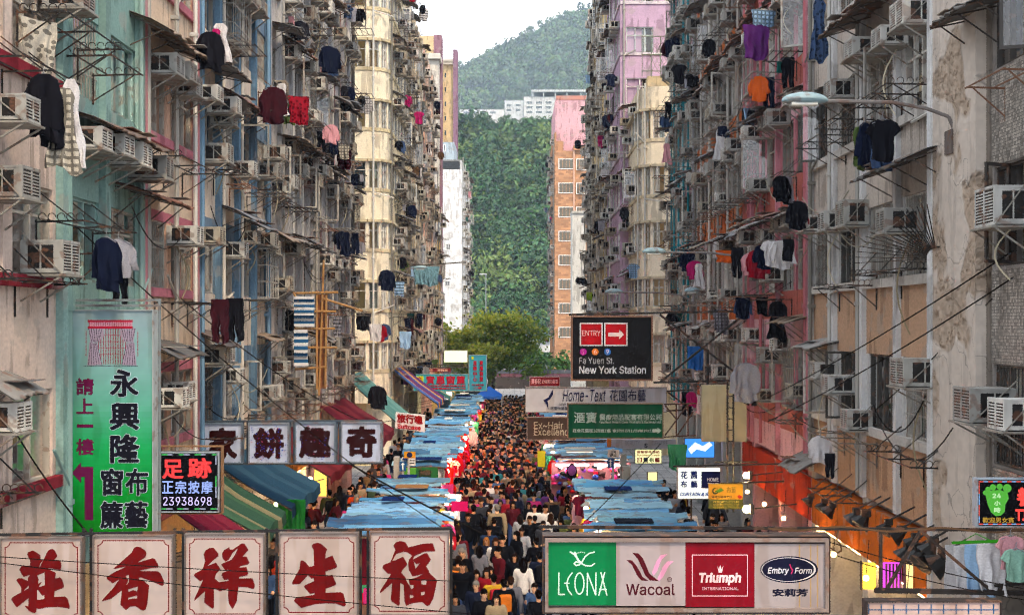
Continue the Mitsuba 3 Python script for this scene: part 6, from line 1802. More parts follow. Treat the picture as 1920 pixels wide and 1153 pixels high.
# washing that stands out in the photograph: picture place of its top, distance from the wall, size, turn
for px, py, w, side, kind, c, pat, sc, rot, where in (
        (82, 142, 0.62, -1, 'jacket', '#1d1d22', 0, (0.9, 1.2, 1.25), 0.2, 'the pale house'), (96, 205, 0.7, -1, 'trousers', '#1d1d22', 0, (0.9, 1, 0.62), 0.1, 'the pale house'), (118, 168, 0.8, -1, 'dress', '#b3ada0', 2, (0.95, 1.2, 1.2), 0.3, 'the pale house'), (133, 150, 0.85, -1, 'dress', '#c4c2c4', 0, (0.6, 1.2, 1.3), -0.3, 'the pale house'),
        (72, 40, 0.1, -1, 'towel', '#b3ada0', 3, 1.3, 0.9, 'the pale house'), (200, 447, 0.75, -1, 'jacket', '#1b2032', 0, (0.8, 1.2, 1.2), 0.2, 'the turquoise house'), (222, 450, 0.6, -1, 'shirt', '#8f8f98', 0, 1.1, 0.5, 'the turquoise house'), (224, 500, 0.55, -1, 'trousers', '#1d1d22', 0, 0.75, 0.3, 'the turquoise house'),
        (394, 62, 0.9, -1, 'jacket', '#1d1d22', 0, (1.0, 1.2, 1.1), 0.2, 'the blue pilastered house'), (405, 55, 0.8, -1, 'dress', '#a3235f', 0, 0.55, 0.3, 'the blue pilastered house'), (413, 45, 0.7, -1, 'dress', '#c4c2c4', 0, 0.9, -0.2, 'the blue pilastered house'),
        (412, 562, 0.95, -1, 'trousers', '#3a1d24', 0, 1.05, 0.1, 'the blue pilastered house'), (440, 560, 0.9, -1, 'trousers', '#1d1d22', 0, 1.1, -0.1, 'the blue pilastered house'), (618, 88, 1.0, -1, 'jacket', '#1b2032', 0, 1.3, 0.1, 'the mauve house'), (624, 110, 0.9, -1, 'tee', '#3c4d6c', 0, 1.1, 0.3, 'the mauve house'),
        (512, 165, 0.9, -1, 'jacket', '#3a1d24', 0, 1.3, 0.2, 'the grey house'), (528, 158, 0.8, -1, 'dress', '#c4c2c4', 0, 0.9, -0.3, 'the grey house'), (560, 182, 0.9, -1, 'towel', '#8c1f2d', 3, 1.3, 0.2, 'the grey house'), (620, 235, 0.9, -1, 'shirt', '#c48d95', 0, 1.1, 0.2, 'the mauve house'), (645, 280, 0.9, -1, 'towel', '#3a1d24', 1, 1.2, 0.2, 'the mauve house'),
        (725, 507, 0.9, -1, 'jacket', '#1b2032', 0, 1.3, 0.1, 'the cream corner house'), (748, 528, 0.9, -1, 'towel', '#8fb0d0', 1, 1.1, 0.2, 'the cream corner house'), (712, 610, 0.9, -1, 'shirt', '#8c1f2d', 0, 1.1, 0.2, 'the cream corner house'), (720, 608, 0.8, -1, 'shirt', '#3c4d6c', 0, 1.1, 0.2, 'the cream corner house'), (704, 608, 0.9, -1, 'towel', '#c4c2c4', 0, 1.1, 0.2, 'the cream corner house'),
        (707, 724, 0.9, -1, 'jacket', '#1d1d22', 0, 1.35, 0.0, 'the cream corner house'), (760, 622, 0.9, -1, 'towel', '#8fb0d0', 0, 1.3, 0.1, 'the green and grey house'), (785, 210, 0.6, -1, 'tee', '#a3235f', 0, 1.3, 0.0, 'the green and grey house'),
        (1418, 48, 0.9, 1, 'towel', '#5c2f6b', 0, 1.5, -0.1, 'the pink house'), (1412, 55, 0.8, 1, 'trousers', '#1d1d22', 1, 1.0, 0.2, 'the pink house'), (1432, 20, 0.9, 1, 'sheet', '#8fb0d0', 2, 0.55, 0.3, 'the pink house'), (1536, 0, 0.7, 1, 'dress', '#3c4d6c', 3, (0.8, 1, 1.35), 0.1, 'the grey and tan house'),
        (1655, 226, 0.85, 1, 'tee', '#1d1d22', 0, (1.15, 1, 1.25), -0.05, 'the grey and tan house'), (1622, 232, 0.8, 1, 'jacket', '#1b2032', 0, (0.6, 1, 1.1), 0.5, 'the grey and tan house'), (1608, 240, 0.75, 1, 'jacket', '#4a5a34', 0, (0.5, 1, 1.1), 0.8, 'the grey and tan house'), (1652, 280, 0.7, 1, 'shorts', '#3c4d6c', 0, 1, 0.1, 'the grey and tan house'),
        (1495, 378, 0.9, 1, 'jacket', '#1d1d22', 0, 0.9, 0.2, 'the pink house'), (1500, 388, 0.8, 1, 'jacket', '#8c1f2d', 0, 0.7, 0.2, 'the pink house'), (1448, 452, 0.95, 1, 'tee', '#c4c2c4', 0, 1.2, -0.1, 'the pink house'), (1466, 452, 0.9, 1, 'shirt', '#c4c2c4', 0, 1.2, 0.2, 'the pink house'), (1478, 450, 0.9, 1, 'small', '#1d1d22', 0, 1.5, 0.2, 'the pink house'),
        (1432, 460, 0.9, 1, 'shirt', '#1b2032', 0, 1.1, 0.2, 'the pink house'), (1420, 470, 0.9, 1, 'jacket', '#8c1f2d', 0, 1.1, 0.1, 'the pink house'), (1408, 475, 0.9, 1, 'shirt', '#c48d95', 0, 1.1, 0.1, 'the pink house'), (1382, 465, 0.9, 1, 'trousers', '#1d1d22', 0, 1.0, 0.2, 'the orange and white house'), (1366, 470, 0.9, 1, 'towel', '#c55a28', 0, (1.7, 1, 0.55), 0.1, 'the orange and white house'),
        (1302, 490, 0.9, 1, 'shirt', '#a3235f', 0, 1.2, 0.2, 'the orange and white house'), (1310, 495, 0.8, 1, 'dress', '#c4c2c4', 0, 0.9, 0.2, 'the orange and white house'), (1290, 470, 0.9, 1, 'jacket', '#1b2032', 0, 1.1, 0.2, 'the orange and white house'), (1305, 650, 0.9, 1, 'towel', '#2f62a8', 0, 1.35, 0.1, 'the orange and white house'),
        (1398, 682, 0.95, 1, 'jacket', '#8f8f98', 0, 1.5, 0.1, 'the pink house'), (1406, 700, 0.8, 1, 'trousers', '#2b2b31', 0, 1.1, 0.2, 'the pink house'), (1273, 122, 0.9, 1, 'tee', '#1d1d22', 0, 1.3, 0.0, 'the grey green house'), (1250, 270, 0.9, 1, 'dress', '#c48d95', 0, 0.9, 0.1, 'the grey green house'), (1145, 140, 0.7, 1, 'tee', '#1b2032', 0, 1.3, 0, 'the lilac block'),
        (1187, 495, 0.6, 1, 'tee', '#8fb0d0', 2, 1.2, 0, 'the lilac block'), (1105, 548, 0.6, 1, 'towel', '#7f9c22', 0, 1.0, 0, 'the cream yellow house'), (1538, 818, 0.8, 1, 'shirt', '#c4c2c4', 0, (1.0, 1, 1.0), 0.0, 'the grey and tan house'), (1556, 850, 0.7, 1, 'trousers', '#1d1d22', 0, 0.6, 0.0, 'the grey and tan house'),
        (1288, 735, 1.6, 1, 'trousers', '#1d1d22', 0, 1.0, 0.2, 'the street signs'), (1296, 735, 1.6, 1, 'jacket', '#a3235f', 0, 0.7, 0.2, 'the street signs'), (1860, 1020, 0.9, 1, 'towel', '#c4c2c4', 0, (0.9, 1, 1.0), 0.1, 'the mosaic tiled house'), (1838, 1022, 0.9, 1, 'towel', '#8fb0d0', 0, (0.9, 1, 1.05), -0.1, 'the mosaic tiled house'),
        (1812, 1024, 0.9, 1, 'towel', '#c4c2c4', 0, (0.8, 1, 1.1), 0.2, 'the mosaic tiled house'), (1790, 1024, 0.9, 1, 'small', '#c4c2c4', 0, (1.6, 1, 2.0), 0.1, 'the mosaic tiled house'), (1895, 1005, 0.8, 1, 'tee', '#c48d95', 0, 0.8, 0.1, 'the mosaic tiled house'), (1905, 1030, 0.8, 1, 'tee', '#7fa898', 0, 0.8, 0.1, 'the mosaic tiled house')):
    X = 6.5 if 'corner' in where or 'green and' in where else 6.35 if 'lilac' in where or 'cream yellow' in where else None
    add_cloth(out(px, py, w, side, X), rot, rng, where, kind, c, pat, tuple(0.9 * z for z in sc) if isinstance(sc, tuple) else sc * 0.88, hanger=kind in ('tee', 'shirt', 'jacket'))
k = put('hanger_rack', MB('#3f9a2a').path([tuple(out(1787, 1017, 0.9, 1)), tuple(out(1876, 1014, 0.9, 1))], 0.03).path([tuple(out(1800, 1017, 0.9, 1)), tuple(out(1830, 1000, 0.9, 1)), tuple(out(1862, 1015, 0.9, 1))], 0.006).ply('m_plain'))
tag(k, 'bright green plastic hanger rack holding pale cloths below the foot sign', 'clothes hanger')
# patterned sheet on a pole over the street, far left
yy = 72.0
k = put('hanging_sheet', MB((110, 150, 165, 3)).add(*(lambda vf: (vf[0] * [1.0, 1, 1.25] + P(799, 500, yy), vf[1]))(garment_mesh('sheet', 1))).ply('m_cloth', True))
tag(k, 'pale turquoise dotted sheet hanging from a long pole above the left stalls', 'laundry')
k = put('bamboo_pole', MB('#4a4a44').beam(P(735, 502, yy + 0.1), P(866, 492, yy + 0.1), 0.035, n=6).ply('m_plain'))
tag(k, 'long thin pole reaching out over the street with a dotted sheet on it', 'pole')

# the fan shaped iron grille by the pillar
k = key('iron_grille')
tag(k, 'fan shaped grille of black iron rods over the window beside the concrete pillar', 'grille')
cx, cy = 1757, 485
for i, a in enumerate(np.linspace(math.pi * 0.55, math.pi * 1.02, 19)):
    L = 150 - 50 * math.cos((a - math.pi * 0.55) * 1.2) * 0.6
    put('rod', MB('#151312').beam(out(cx + 20 * math.cos(a), cy - 20 * math.sin(a), 0.25, 1), out(cx + L * math.cos(a), cy - L * 0.86 * math.sin(a), 0.55, 1), 0.011).ply('m_paint'), k)
m = MB('#151312')
m.path([out(cx + 22 * math.cos(a), cy - 22 * math.sin(a), 0.25, 1) for a in np.linspace(1.4, 3.3, 9)], 0.02)
put('arch', m.ply('m_paint'), k)

# bamboo scaffold with striped sheeting on the grey house
yb = 39.0
k = key('bamboo_scaffold')
tag(k, 'bamboo scaffold with blue and white striped sheeting on the left house fronts', 'scaffold')
for a in ((607, 488, 598, 742), (594, 545, 594, 730), (612, 545, 610, 725), (552, 550, 634, 548), (550, 584, 630, 584), (552, 617, 628, 616), (552, 651, 632, 652), (545, 540, 560, 566), (606, 560, 680, 583), (553, 692, 612, 688)):
    put('bamboo', MB('#9a7346').beam(P(a[0], a[1], yb), P(a[2], a[3], yb - 0.1), 0.035, n=6).ply('m_paint'), k)
for r in ((551, 556, 590, 612), (551, 618, 578, 686)):
    n = 11
    m = MB()
    for i in range(n):
        y0, y1 = r[1] + (r[3] - r[1]) * i / n, r[1] + (r[3] - r[1]) * (i + 1) / n
        b = 0.1 * math.sin(i * 0.9)
        p, q_ = P(r[0], y0, yb - 0.2 + b), P(r[2], y1, yb - 0.1 + 0.1 * math.sin((i + 1) * 0.9))
        m.box((p[0], p[1], q_[2]), (q_[0], p[1] + 0.03, p[2]), '#2f587f' if i % 2 else '#c9ccd0')
    put('striped_sheet', m.ply('m_plain'), k)
p, q_ = P(594, 552, yb + 0.15), P(611, 728, yb + 0.15)
put('board', MB('#7a4a26').box((p[0], yb + 0.15, q_[2]), (q_[0], yb + 0.22, p[2])).ply('m_paint'), k)

# ------------------------------------------------------------------ street lamps, traffic signs, pillar boxes
def street_lamp(px0, px1, py, yy, xw, label, side=1, size=1.0):
    k = key('street_lamp')
    tag(k, label, 'street lamp', None, yy)
    a, b = P(px0, py, yy), P(px1, py, yy)
    L = abs(b[0] - a[0])
    m = trimesh.creation.icosphere(3)
    v = np.array(m.vertices)
    t = v[:, 0]
    v = v * np.where(v[:, 2:] > 0, [L / 2, 0.17 * size, 0.15 * size], [L / 2, 0.15 * size, 0.05 * size])
    put('lantern', MB('#7f9aa3').add(v + (a + b) / 2, m.faces).ply('m_paint', True), k)
    put('glass', MB('#c9cdc9').box((a + b) / 2 - [L * 0.3, 0.1 * size, 0.075 * size], (a + b) / 2 + [L * 0.25, 0.1 * size, -0.03 * size]).ply('m_print'), k)
    e = b if side > 0 else a
    end = np.array([xw, yy, e[2] - 0.12])
    put('arm', MB('#6f6a68').path([e + [-0.05 * side, 0, 0.0], e + [(end - e)[0] * 0.5, 0, -0.02], end + [-0.5 * side, 0, 0.0], end + [-0.12 * side, 0, -0.14], end + [0.0, 0, -0.42]], 0.032 * size, n=6).ply('m_paint'), k)
    put('bracket', MB('#5d5450').box(end - [0.09, 0.06, 0.75], end + [0.09, 0.3, -0.35]).ply('m_paint'), k)
    return k


street_lamp(1465, 1553, 190, 21.3, 7.34, 'large blue grey street lamp on a long arm fixed to the concrete pillar')
street_lamp(1204, 1249, 473, 39.0, 7.3, 'blue grey street lamp reaching out above the black station sign')
street_lamp(1134, 1168, 548, 52.0, 7.2, 'smaller blue grey street lamp left of the black station sign arm')
street_lamp(1283, 1312, 546, 47.0, 7.3, 'pale street lamp in front of the orange banded house')
street_lamp(775, 802, 503, 70.0, -6.4, 'grey street lamp beside the dotted sheet on the left', -1)
k = key('meter_box')
tag(k, 'dark grey metal box fixed to the concrete pillar beside the lamp bracket', 'box')
a, b = P(1812, 222, 20.9), P(1836, 270, 20.9)
put('case', MB('#4a4543').box((a[0], 20.6, b[2]), (b[0], 21.3, a[2])).ply('m_paint'), k)
put('label_plate', MB('#b9a8a0').box((a[0] + 0.03, 20.585, b[2] + 0.1), (b[0] - 0.04, 20.6, b[2] + 0.17)).ply('m_print'), k)


def road_sign(px, py0, py1, yy, plates, label, pole=0.045):
    k = key('road_sign')
    tag(k, label, 'road sign', None, yy)
    x = (px - VX) * yy / F
    put('pole', MB('#a9adb0').beam((x, yy + 0.08, 0), (x, yy + 0.08, h(py0, yy)), pole, n=8).ply('m_paint'), k)
    for r, col, items in plates:
        x0, x1 = q(r[0], yy), q(r[2], yy)
        put('plate', MB(col).box((x0, yy, h(r[3], yy)), (x1, yy + 0.02, h(r[1], yy))).ply('m_print'), k)
        m = MB()
        for g, c in items:
            g = affinity.affine_transform(g, [yy / F, 0, 0, -yy / F, -VX * yy / F, H + VY * yy / F])
            for o in getattr(g, 'geoms', [g]):
                e = trimesh.creation.extrude_polygon(o, 0.02, engine='earcut')
                v = np.array(e.vertices)
                m.add(np.stack([v[:, 0], yy + 0.008 - v[:, 2], v[:, 1]], 1), e.faces, c)
        if items:
            put('symbol', m.ply('m_print'), k)


arrow = lambda x0, y0, x1, y1: Polygon([((x0 + x1) / 2, y0), (x1, y0 + (x1 - x0) * 0.55), ((x0 + 2 * x1) / 3, y0 + (x1 - x0) * 0.55), ((x0 + 2 * x1) / 3, y1), ((2 * x0 + x1) / 3, y1), ((2 * x0 + x1) / 3, y0 + (x1 - x0) * 0.55), (x0, y0 + (x1 - x0) * 0.55)])
road_sign(766, 846, 905, 42.5, [((757.5, 846.5, 779, 858.5), '#c98a2a', [(Point(768, 852.5).buffer(5), '#23264a')]), ((766, 859, 779, 873), '#c9ccd0', [(R_(768, 862, 777, 864), '#55575c'), (R_(768, 867, 777, 869), '#55575c')])], 'orange parking plate with a dark disc on a pole by the far left stalls')
road_sign(755, 864, 905, 42.2, [((749, 865, 761.5, 883), '#1d4f80', [(arrow(751.5, 867, 759, 881), '#d9dde2')])], 'small blue plate with a white upward arrow on the left of the crossing')
road_sign(1150, 842, 905, 43.0, [((1139.5, 843, 1161, 857.5), '#cfcdd0', [(text_geom('停止', (1143, 849, 1157, 856), bold=1), '#2a2a30'), (text_geom('前面', (1146, 844.5, 1155, 848), bold=1), '#2a2a30')]), ((1139, 859, 1150.5, 877), '#1d3f78', [(arrow(1141, 861, 1148.5, 875), '#d9dde2')])], 'white and blue road sign plates on a pole at the crossing on the right')
k = key('utility_pillar')
tag(k, 'pale concrete pillar standing at the left corner of the crossing', 'pillar', None, 42)
put('shaft', MB('#a9a6a2').box((q(738, 42.8), 42.8, 0), (q(748, 42.8), 43.2, h(857, 42.8))).ply('m_plaster'), k)
k = key('green_kiosk')
tag(k, 'green metal hawker kiosk closing the far left row of stalls at the crossing', 'kiosk', None, 44)
put('panel', MB('#4f9a2f').box((q(757, 44.3), 44.3, 0), (q(780, 44.3), 44.5, h(878, 44.3))).ply('m_paint'), k)
put('panel', MB('#1c5f2c').box((q(780.5, 44.3), 44.3, 0), (q(821, 44.3), 44.36, h(876, 44.3))).ply('m_paint'), k)
put('door', MB('#14301a').box((q(785, 44.3), 44.27, 0.1), (q(808, 44.3), 44.3, h(881, 44.3))).ply('m_paint'), k)
k = key('electrical_cabinet')
tag(k, 'grey electrical cabinet beside the road sign on the right of the crossing', 'cabinet', None, 43)
put('case', MB('#9aa09c').box((q(1168, 43.5), 43.5, 0), (q(1182, 43.5), 44.1, h(874, 43.5))).ply('m_paint'), k)
put('post', MB('#8a918e').box((q(1163, 43.8), 43.8, 0), (q(1175, 43.8), 44.0, h(852, 43.8))).ply('m_paint'), k)

# banners, canopies and shop fronts
k = put('banner', MB('#c9c02e').box((q(1008, 46.5), 46.5, h(875, 46.5)), (q(1022, 46.5), 46.53, h(845, 46.5))).ply('m_cloth'))
tag(k, 'bright yellow upright banner at the corner of the far right stalls', 'banner')
k2 = key('banner')
tag(k2, 'bright pink banner hanging at the end of a near left stall', 'banner')
put('cloth', MB('#c81f5f').box((q(846, 33.5), 33.5, h(958, 33.5)), (q(877, 33.5), 33.53, h(940, 33.5))).ply('m_cloth'), k2)
k2 = key('banner')
tag(k2, 'green plastic sheet sagging beside the light box on the right pavement', 'sheet')
v, f = garment_mesh('sheet', 2)
put('cloth', MB('#4fa876').add(v * [0.45, 1.2, 1.05] + P(1270, 834, 44.0), f).ply('m_cloth', True), k2)


def canvas(u0, u1, va, vb, D, cols, label, fr=FL, val=0.25):
    k = key('canvas_awning')
    tag(k, label, 'awning', 'shop awnings over the pavement', u0)
    n = 18
    m = MB(cols[0], fr)
    x = np.linspace(u0, u1, n + 1)
    for i in range(n):
        s0, s1 = 0.05 * math.sin(i * 0.8), 0.05 * math.sin((i + 1) * 0.8)
        c = cols[(i // 3) % len(cols)]
        v = np.array([[x[i], 0.05, va], [x[i + 1], 0.05, va], [x[i + 1], D * 0.5, (va + vb) / 2 - 0.06 + s1], [x[i], D * 0.5, (va + vb) / 2 - 0.06 + s0], [x[i + 1], D, vb + s1], [x[i], D, vb + s0], [x[i + 1], D + 0.02, vb - val + s1], [x[i], D + 0.02, vb - val + s0]])
        v = np.vstack([v, v - [0, 0.0, 0.02]])
        m.add(v, np.array([[0, 1, 2, 3], [3, 2, 4, 5], [5, 4, 6, 7], [8, 11, 10, 9], [11, 13, 12, 10], [13, 15, 14, 12]]), c)
    put('cloth', m.ply('m_cloth'), k)
    b = MB('#4a4643', fr)
    for xx in (u0 + 0.05, u1 - 0.05):
        b.beam((xx, 0.02, va - 0.1), (xx, D, vb - 0.05), 0.025).beam((xx, 0.02, vb - 0.5), (xx, D * 0.9, vb - 0.08), 0.02)
    put('arm', b.ply('m_paint'), k)


canvas(27.2, 30.2, 4.15, 3.0, 1.9, ['#3d5845', '#77735a', '#344e41'], 'green and cream striped canvas awning above the left pavement')
canvas(25.2, 27.0, 4.3, 3.1, 1.6, ['#5f2030', '#6c2836'], 'maroon canvas awning behind the dot light sign')
canvas(31.0, 35.5, 4.1, 3.0, 1.9, ['#2b4458', '#344e60'], 'slate blue canvas awning with a drooping edge over the left pavement')
canvas(37.5, 43.5, 4.2, 3.0, 1.9, ['#6a2a30', '#5c2429'], 'dark red canvas awning behind the four panel sign')
canvas(47.5, 54.0, 4.4, 3.0, 2.2, ['#5a2430', '#6a3038'], 'maroon sloping canvas awning beside the luggage sign')
canvas(55.0, 60.5, 5.2, 3.1, 2.4, ['#4f7a78', '#5f8580'], 'grey green sloping awning above the luggage sign')
canvas(68.0, 74.0, 5.0, 3.2, 2.4, ['#3f5f9a', '#c98a4a', '#5f3a68'], 'blue and orange canvas awning under the cream corner house', FL6)
canvas(76.0, 84.0, 4.6, 3.0, 2.6, ['#4f8a88', '#c9aa6a'], 'teal and tan canvas awning far along the left shops', FL6)
k = put('hanging_sheet', MB('#2f8a3a').add(*(lambda vf: (vf[0] * [0.45, 2.0, 1.5] + P(547, 938, 31.5), vf[1]))(garment_mesh('sheet', 0))).ply('m_cloth', True))
tag(k, 'bright green cloth gathered under the slate blue awning', 'laundry')

for q0, (u0, u1, fr, col, w) in enumerate(((22.6, 32.2, FR, '#b5632c', 0.03), (32.4, 42.0, FR, '#a8402e', 0.03), (20.5, 29.0, FL, '#c9a878', 0.02), (37.8, 57.0, FL, '#a87a4a', 0.02))):
    k = key('shop_fascia')
    tag(k, ('orange painted fascia over the lit shop under the grey and tan house', 'red fascia board over the shops under the pink house', 'tan fascia over the shops beside the green sign', 'brown fascia over the shops under the grey and mauve houses')[q0], 'fascia', None, u0)
    put('board', MB(col, fr).box((u0, -0.22, 2.5), (u1, w, 3.62 if fr is FR else 3.4)).ply('m_plaster'), k)
# glowing boxes and lamps in the shops
for px0, py0, px1, py1, yy, e, c, lab in ((1618, 1056, 1642, 1104, 26.0, (0.11, 0.07, 0.01), '#d9c23a', 'glowing yellow shop light box under the orange fascia'), (1656, 1056, 1690, 1110, 24.6, (0.1, 0.012, 0.09), '#8a2a8a', 'glowing magenta light panel in the shop on the right'),
                                          (1700, 1052, 1740, 1108, 24.0, (0.12, 0.085, 0.03), '#d9cf9a', 'pale glowing shop poster box on the right'), (1744, 1034, 1796, 1112, 22.9, (0.3, 0.24, 0.12), '#e9e0b0', 'brilliant white shop light box behind the floodlights'),
                                          (590, 878, 612, 930, 41.0, (0.15, 0.1, 0.02), '#c9a83a', 'warm yellow lit shop panel on the left pavement'), (645, 858, 662, 876, 44.0, (0.14, 0.1, 0.04), '#c9b87a', 'small warm lit board among the left shops'),
                                          (1215, 886, 1232, 905, 56.0, (0.14, 0.11, 0.05), '#c9b87a', 'lit shop board behind the right stalls')):
    k = key('light_box')
    tag(k, lab, 'light box', None, yy)
    put('panel', glow(MB(c).box((q(px0, yy), yy, h(py1, yy)), (q(px1, yy), yy + 0.15, h(py0, yy))).ply('m_plain'), e), k)
    if 'magenta' in lab:
        for i in range(5):
            xx = px0 + 4 + 6.5 * i
            put('slat', MB('#3a1238').box((q(xx, yy), yy - 0.04, h(py1, yy)), (q(xx + 2.4, yy), yy - 0.01, h(py0, yy))).ply('m_paint'), k)
    put('rim', MB('#4a3f35').box((q(px0 - 1.5, yy), yy + 0.02, h(py1, yy) - 0.03), (q(px0, yy) - 0.002, yy + 0.17, h(py0, yy) + 0.03)).box((q(px1, yy) + 0.002, yy + 0.02, h(py1, yy) - 0.03), (q(px1 + 1.5, yy), yy + 0.17, h(py0, yy) + 0.03)).ply('m_paint'), k)
for px, py, yy, r, e in ((1399, 891, 35.5, 0.09, (26, 20, 9)), (1400, 954, 32.0, 0.1, (30, 20, 7))):
    k = key('floodlight')
    tag(k, f'dazzling lit floodlight {"beside the light box" if py < 900 else "under the yellow sign"} on the right', 'lamp', None, yy)
    m = trimesh.creation.icosphere(1, r)
    put('bulb', glow(MB('#fff0d0').add(m.vertices + P(px, py, yy), m.faces).ply('m_plain'), e), k)
    m = MB('#3a3633').box(P(px, py, yy) + [r * 0.9, -0.1, -0.12], P(px, py, yy) + [r * 0.9 + 0.08, 0.12, 0.12])
    m.beam(P(px, py, yy) + [0.1, 0, 0], P(px, py, yy) + [1.3, 0.2, 0.1], 0.02)
    put('housing', m.ply('m_paint'), k)
for u in np.arange(23.2, 32, 1.7):
    k = key('shop_tube_light')
    tag(k, 'fluorescent tube light inside the lit shop under the orange fascia', 'lamp', 'tube lights in the right shop', u)
    put('tube', glow(MB('#fff').box((7.62, u, 2.38), (7.68, u + 1.1, 2.44)).ply('m_plain'), (9, 6.0, 2.6)), k)
    put('holder', MB('#b9b9b4').box((7.6, u, 2.45), (7.7, u + 1.1, 2.499)).ply('m_paint'), k)
for u in np.arange(30.0, 57, 4.5):
    k = key('shop_tube_light')
    tag(k, 'warm tube light under the awnings of the left shops', 'lamp', 'tube lights in the left shops', u)
    put('tube', glow(MB('#fff').box((-7.5, u, 2.38), (-7.44, u + 1.1, 2.44)).ply('m_plain'), (9, 5.5, 2.0)), k)
for side, us, w, v, e in ((1, np.arange(22.9, 41, 2.6), 0.5, 2.42, (17, 8.5, 2.4)), (-1, np.arange(26.2, 58, 2.9), 0.8, 2.55, (34, 17, 5))):
    for u in us:
        k = key('shop_bulb')
        tag(k, f'bare warm bulb under the shop ledges on the {"right" if side > 0 else "left"}', 'lamp', 'bulbs along the shops', u)
        p = (FR if side > 0 else FL).w(np.array([u, w, v]))
        m = trimesh.creation.icosphere(1, 0.06)
        put('bulb', glow(MB('#ffe0b0').add(m.vertices + p, m.faces).ply('m_plain'), e), k)
        put('cord', MB('#222222').beam(p + [0, 0, 0.05], p + [0.06 * side, 0, 0.75], 0.008).ply('m_plain'), k)
# black floodlight housings in a row under the ledge on the right
for px, py, d in ((1606, 965, 0.36), (1622, 970, 0.4), (1665, 985, 0.3), (1690, 1000, 0.34), (1704, 1030, 0.38), (1722, 1035, 0.4), (1740, 1042, 0.42), (1716, 1012, 0.3), (1748, 1022, 0.36), (1772, 1050, 0.46), (1520, 935, 0.3), (1545, 945, 0.3), (1560, 952, 0.34)):
    k = key('floodlight')
    p = out(px, py, 0.55, 1)
    tag(k, 'black floodlight under the ledge of the grey and tan house', 'lamp', 'black floodlights under the ledge', p[1])
    m = MB('#191817')
    c = trimesh.creation.cone(d * 0.55, d * 0.9, sections=8)
    R3 = trimesh.transformations.rotation_matrix(rng.uniform(0.5, 1.0), [0, 1, 0])[:3, :3] @ trimesh.transformations.rotation_matrix(rng.uniform(-0.5, 0.5), [1, 0, 0])[:3, :3]
    m.add((np.array(c.vertices) - [0, 0, d * 0.5]) @ R3.T + p, c.faces)
    m.box(p + [-d * 0.2, -d * 0.2, d * 0.05], p + [d * 0.25, d * 0.2, d * 0.4])
    put('housing', m.ply('m_paint'), k)
    put('stem', MB('#2a2725').beam(p + [0, 0, d * 0.3], p + [0.5, 0, d * 0.5 + 0.2], 0.02).ply('m_paint'), k)
# the pale blank board and the black ladder frame
k = key('blank_board')
tag(k, 'blank weathered beige sign board in a black frame on the right', 'sign board')
yy = 38.0
put('board', MB('#a8a083').box((q(1317, yy), yy, h(828, yy)), (q(1400, yy), yy + 0.25, h(722, yy))).ply('m_print'), k)
k = key('iron_ladder')
tag(k, 'black iron ladder frame standing in front of the blank beige board', 'ladder')
yy = 36.5
m = MB('#1b1715')
for x in (1364, 1375):
    m.beam(P(x, 712, yy), P(x, 960, yy), 0.035)
for y_ in range(722, 955, 21):
    m.beam(P(1364, y_, yy), P(1375, y_, yy), 0.02)
m.beam(P(1340, 866, yy), P(1420, 866, yy), 0.03)
put('frame', m.ply('m_paint'), k)

# dark wall and shrubs added to darken the pale gap beyond the trees
k = key('added_boundary_wall')
tag(k, 'dark low wall with dull red and grey bands at the end of the market', 'wall', None, 146)
put('base', MB('#4a4442').box((-14, 146, 0), (14, 146.4, 1.3)).ply('m_plaster'), k)
put('band', MB('#6b4a52').box((-14, 145.95, 1.32), (14, 146.4, 1.7)).ply('m_plaster'), k)
put('band', MB('#55585f').box((-14, 145.9, 1.72), (14, 146.4, 2.1)).ply('m_plaster'), k)
rng = random.Random(3)
for i in range(9):
    x = -12 + 3 * i + rng.uniform(-0.6, 0.6)
    k = key('added_shrub')
    tag(k, 'dark green shrub standing behind the low wall at the end of the street', 'shrub', 'shrubs behind the low wall', x + 20)
    c_ = crown(300 + i, 260, 0.16, '#3f5a34')
    c_.V = [c_.V[0] * [2.2, 1.2, 1.9] + [x, 150, 2.6]]
    put('foliage', c_.ply('m_wood'), k)
    put('stem', MB('#3b332b').beam((x, 150, 0), (x, 150, 2.6), 0.12, n=6).ply('m_plain'), k)
k = key('minibus')
tag(k, 'white minibus standing beyond the last left stalls', 'minibus', None, 108)
x0, x1, yb_ = -4.4, -2.3, 108.0
put('body', MB('#cfd3d6').box((x0, yb_, 0.4), (x1, yb_ + 5.5, 1.35)).box((x0 + 0.06, yb_ + 0.45, 1.35), (x1 - 0.06, yb_ + 5.4, 2.5)).add([[x0 + 0.06, yb_ + 0.05, 1.35], [x1 - 0.06, yb_ + 0.05, 1.35], [x1 - 0.06, yb_ + 0.45, 1.35], [x0 + 0.06, yb_ + 0.45, 1.35], [x0 + 0.1, yb_ + 0.42, 2.45], [x1 - 0.1, yb_ + 0.42, 2.45], [x1 - 0.06, yb_ + 0.5, 2.5], [x0 + 0.06, yb_ + 0.5, 2.5]], [[0, 1, 5, 4], [1, 2, 6, 5], [3, 0, 4, 7], [4, 5, 6, 7]]).ply('m_paint'), k)
put('windscreen', MB('#22303a').add([[x0 + 0.2, yb_ + 0.06, 1.45], [x1 - 0.2, yb_ + 0.06, 1.45], [x1 - 0.24, yb_ + 0.38, 2.35], [x0 + 0.24, yb_ + 0.38, 2.35]], [[0, 1, 2, 3]]).ply('m_print'), k)
for i in range(4):
    put('side_window', MB('#22303a').box((x1 - 0.07, yb_ + 0.9 + 1.1 * i, 1.5), (x1 - 0.05, yb_ + 1.8 + 1.1 * i, 2.2)).ply('m_print'), k)
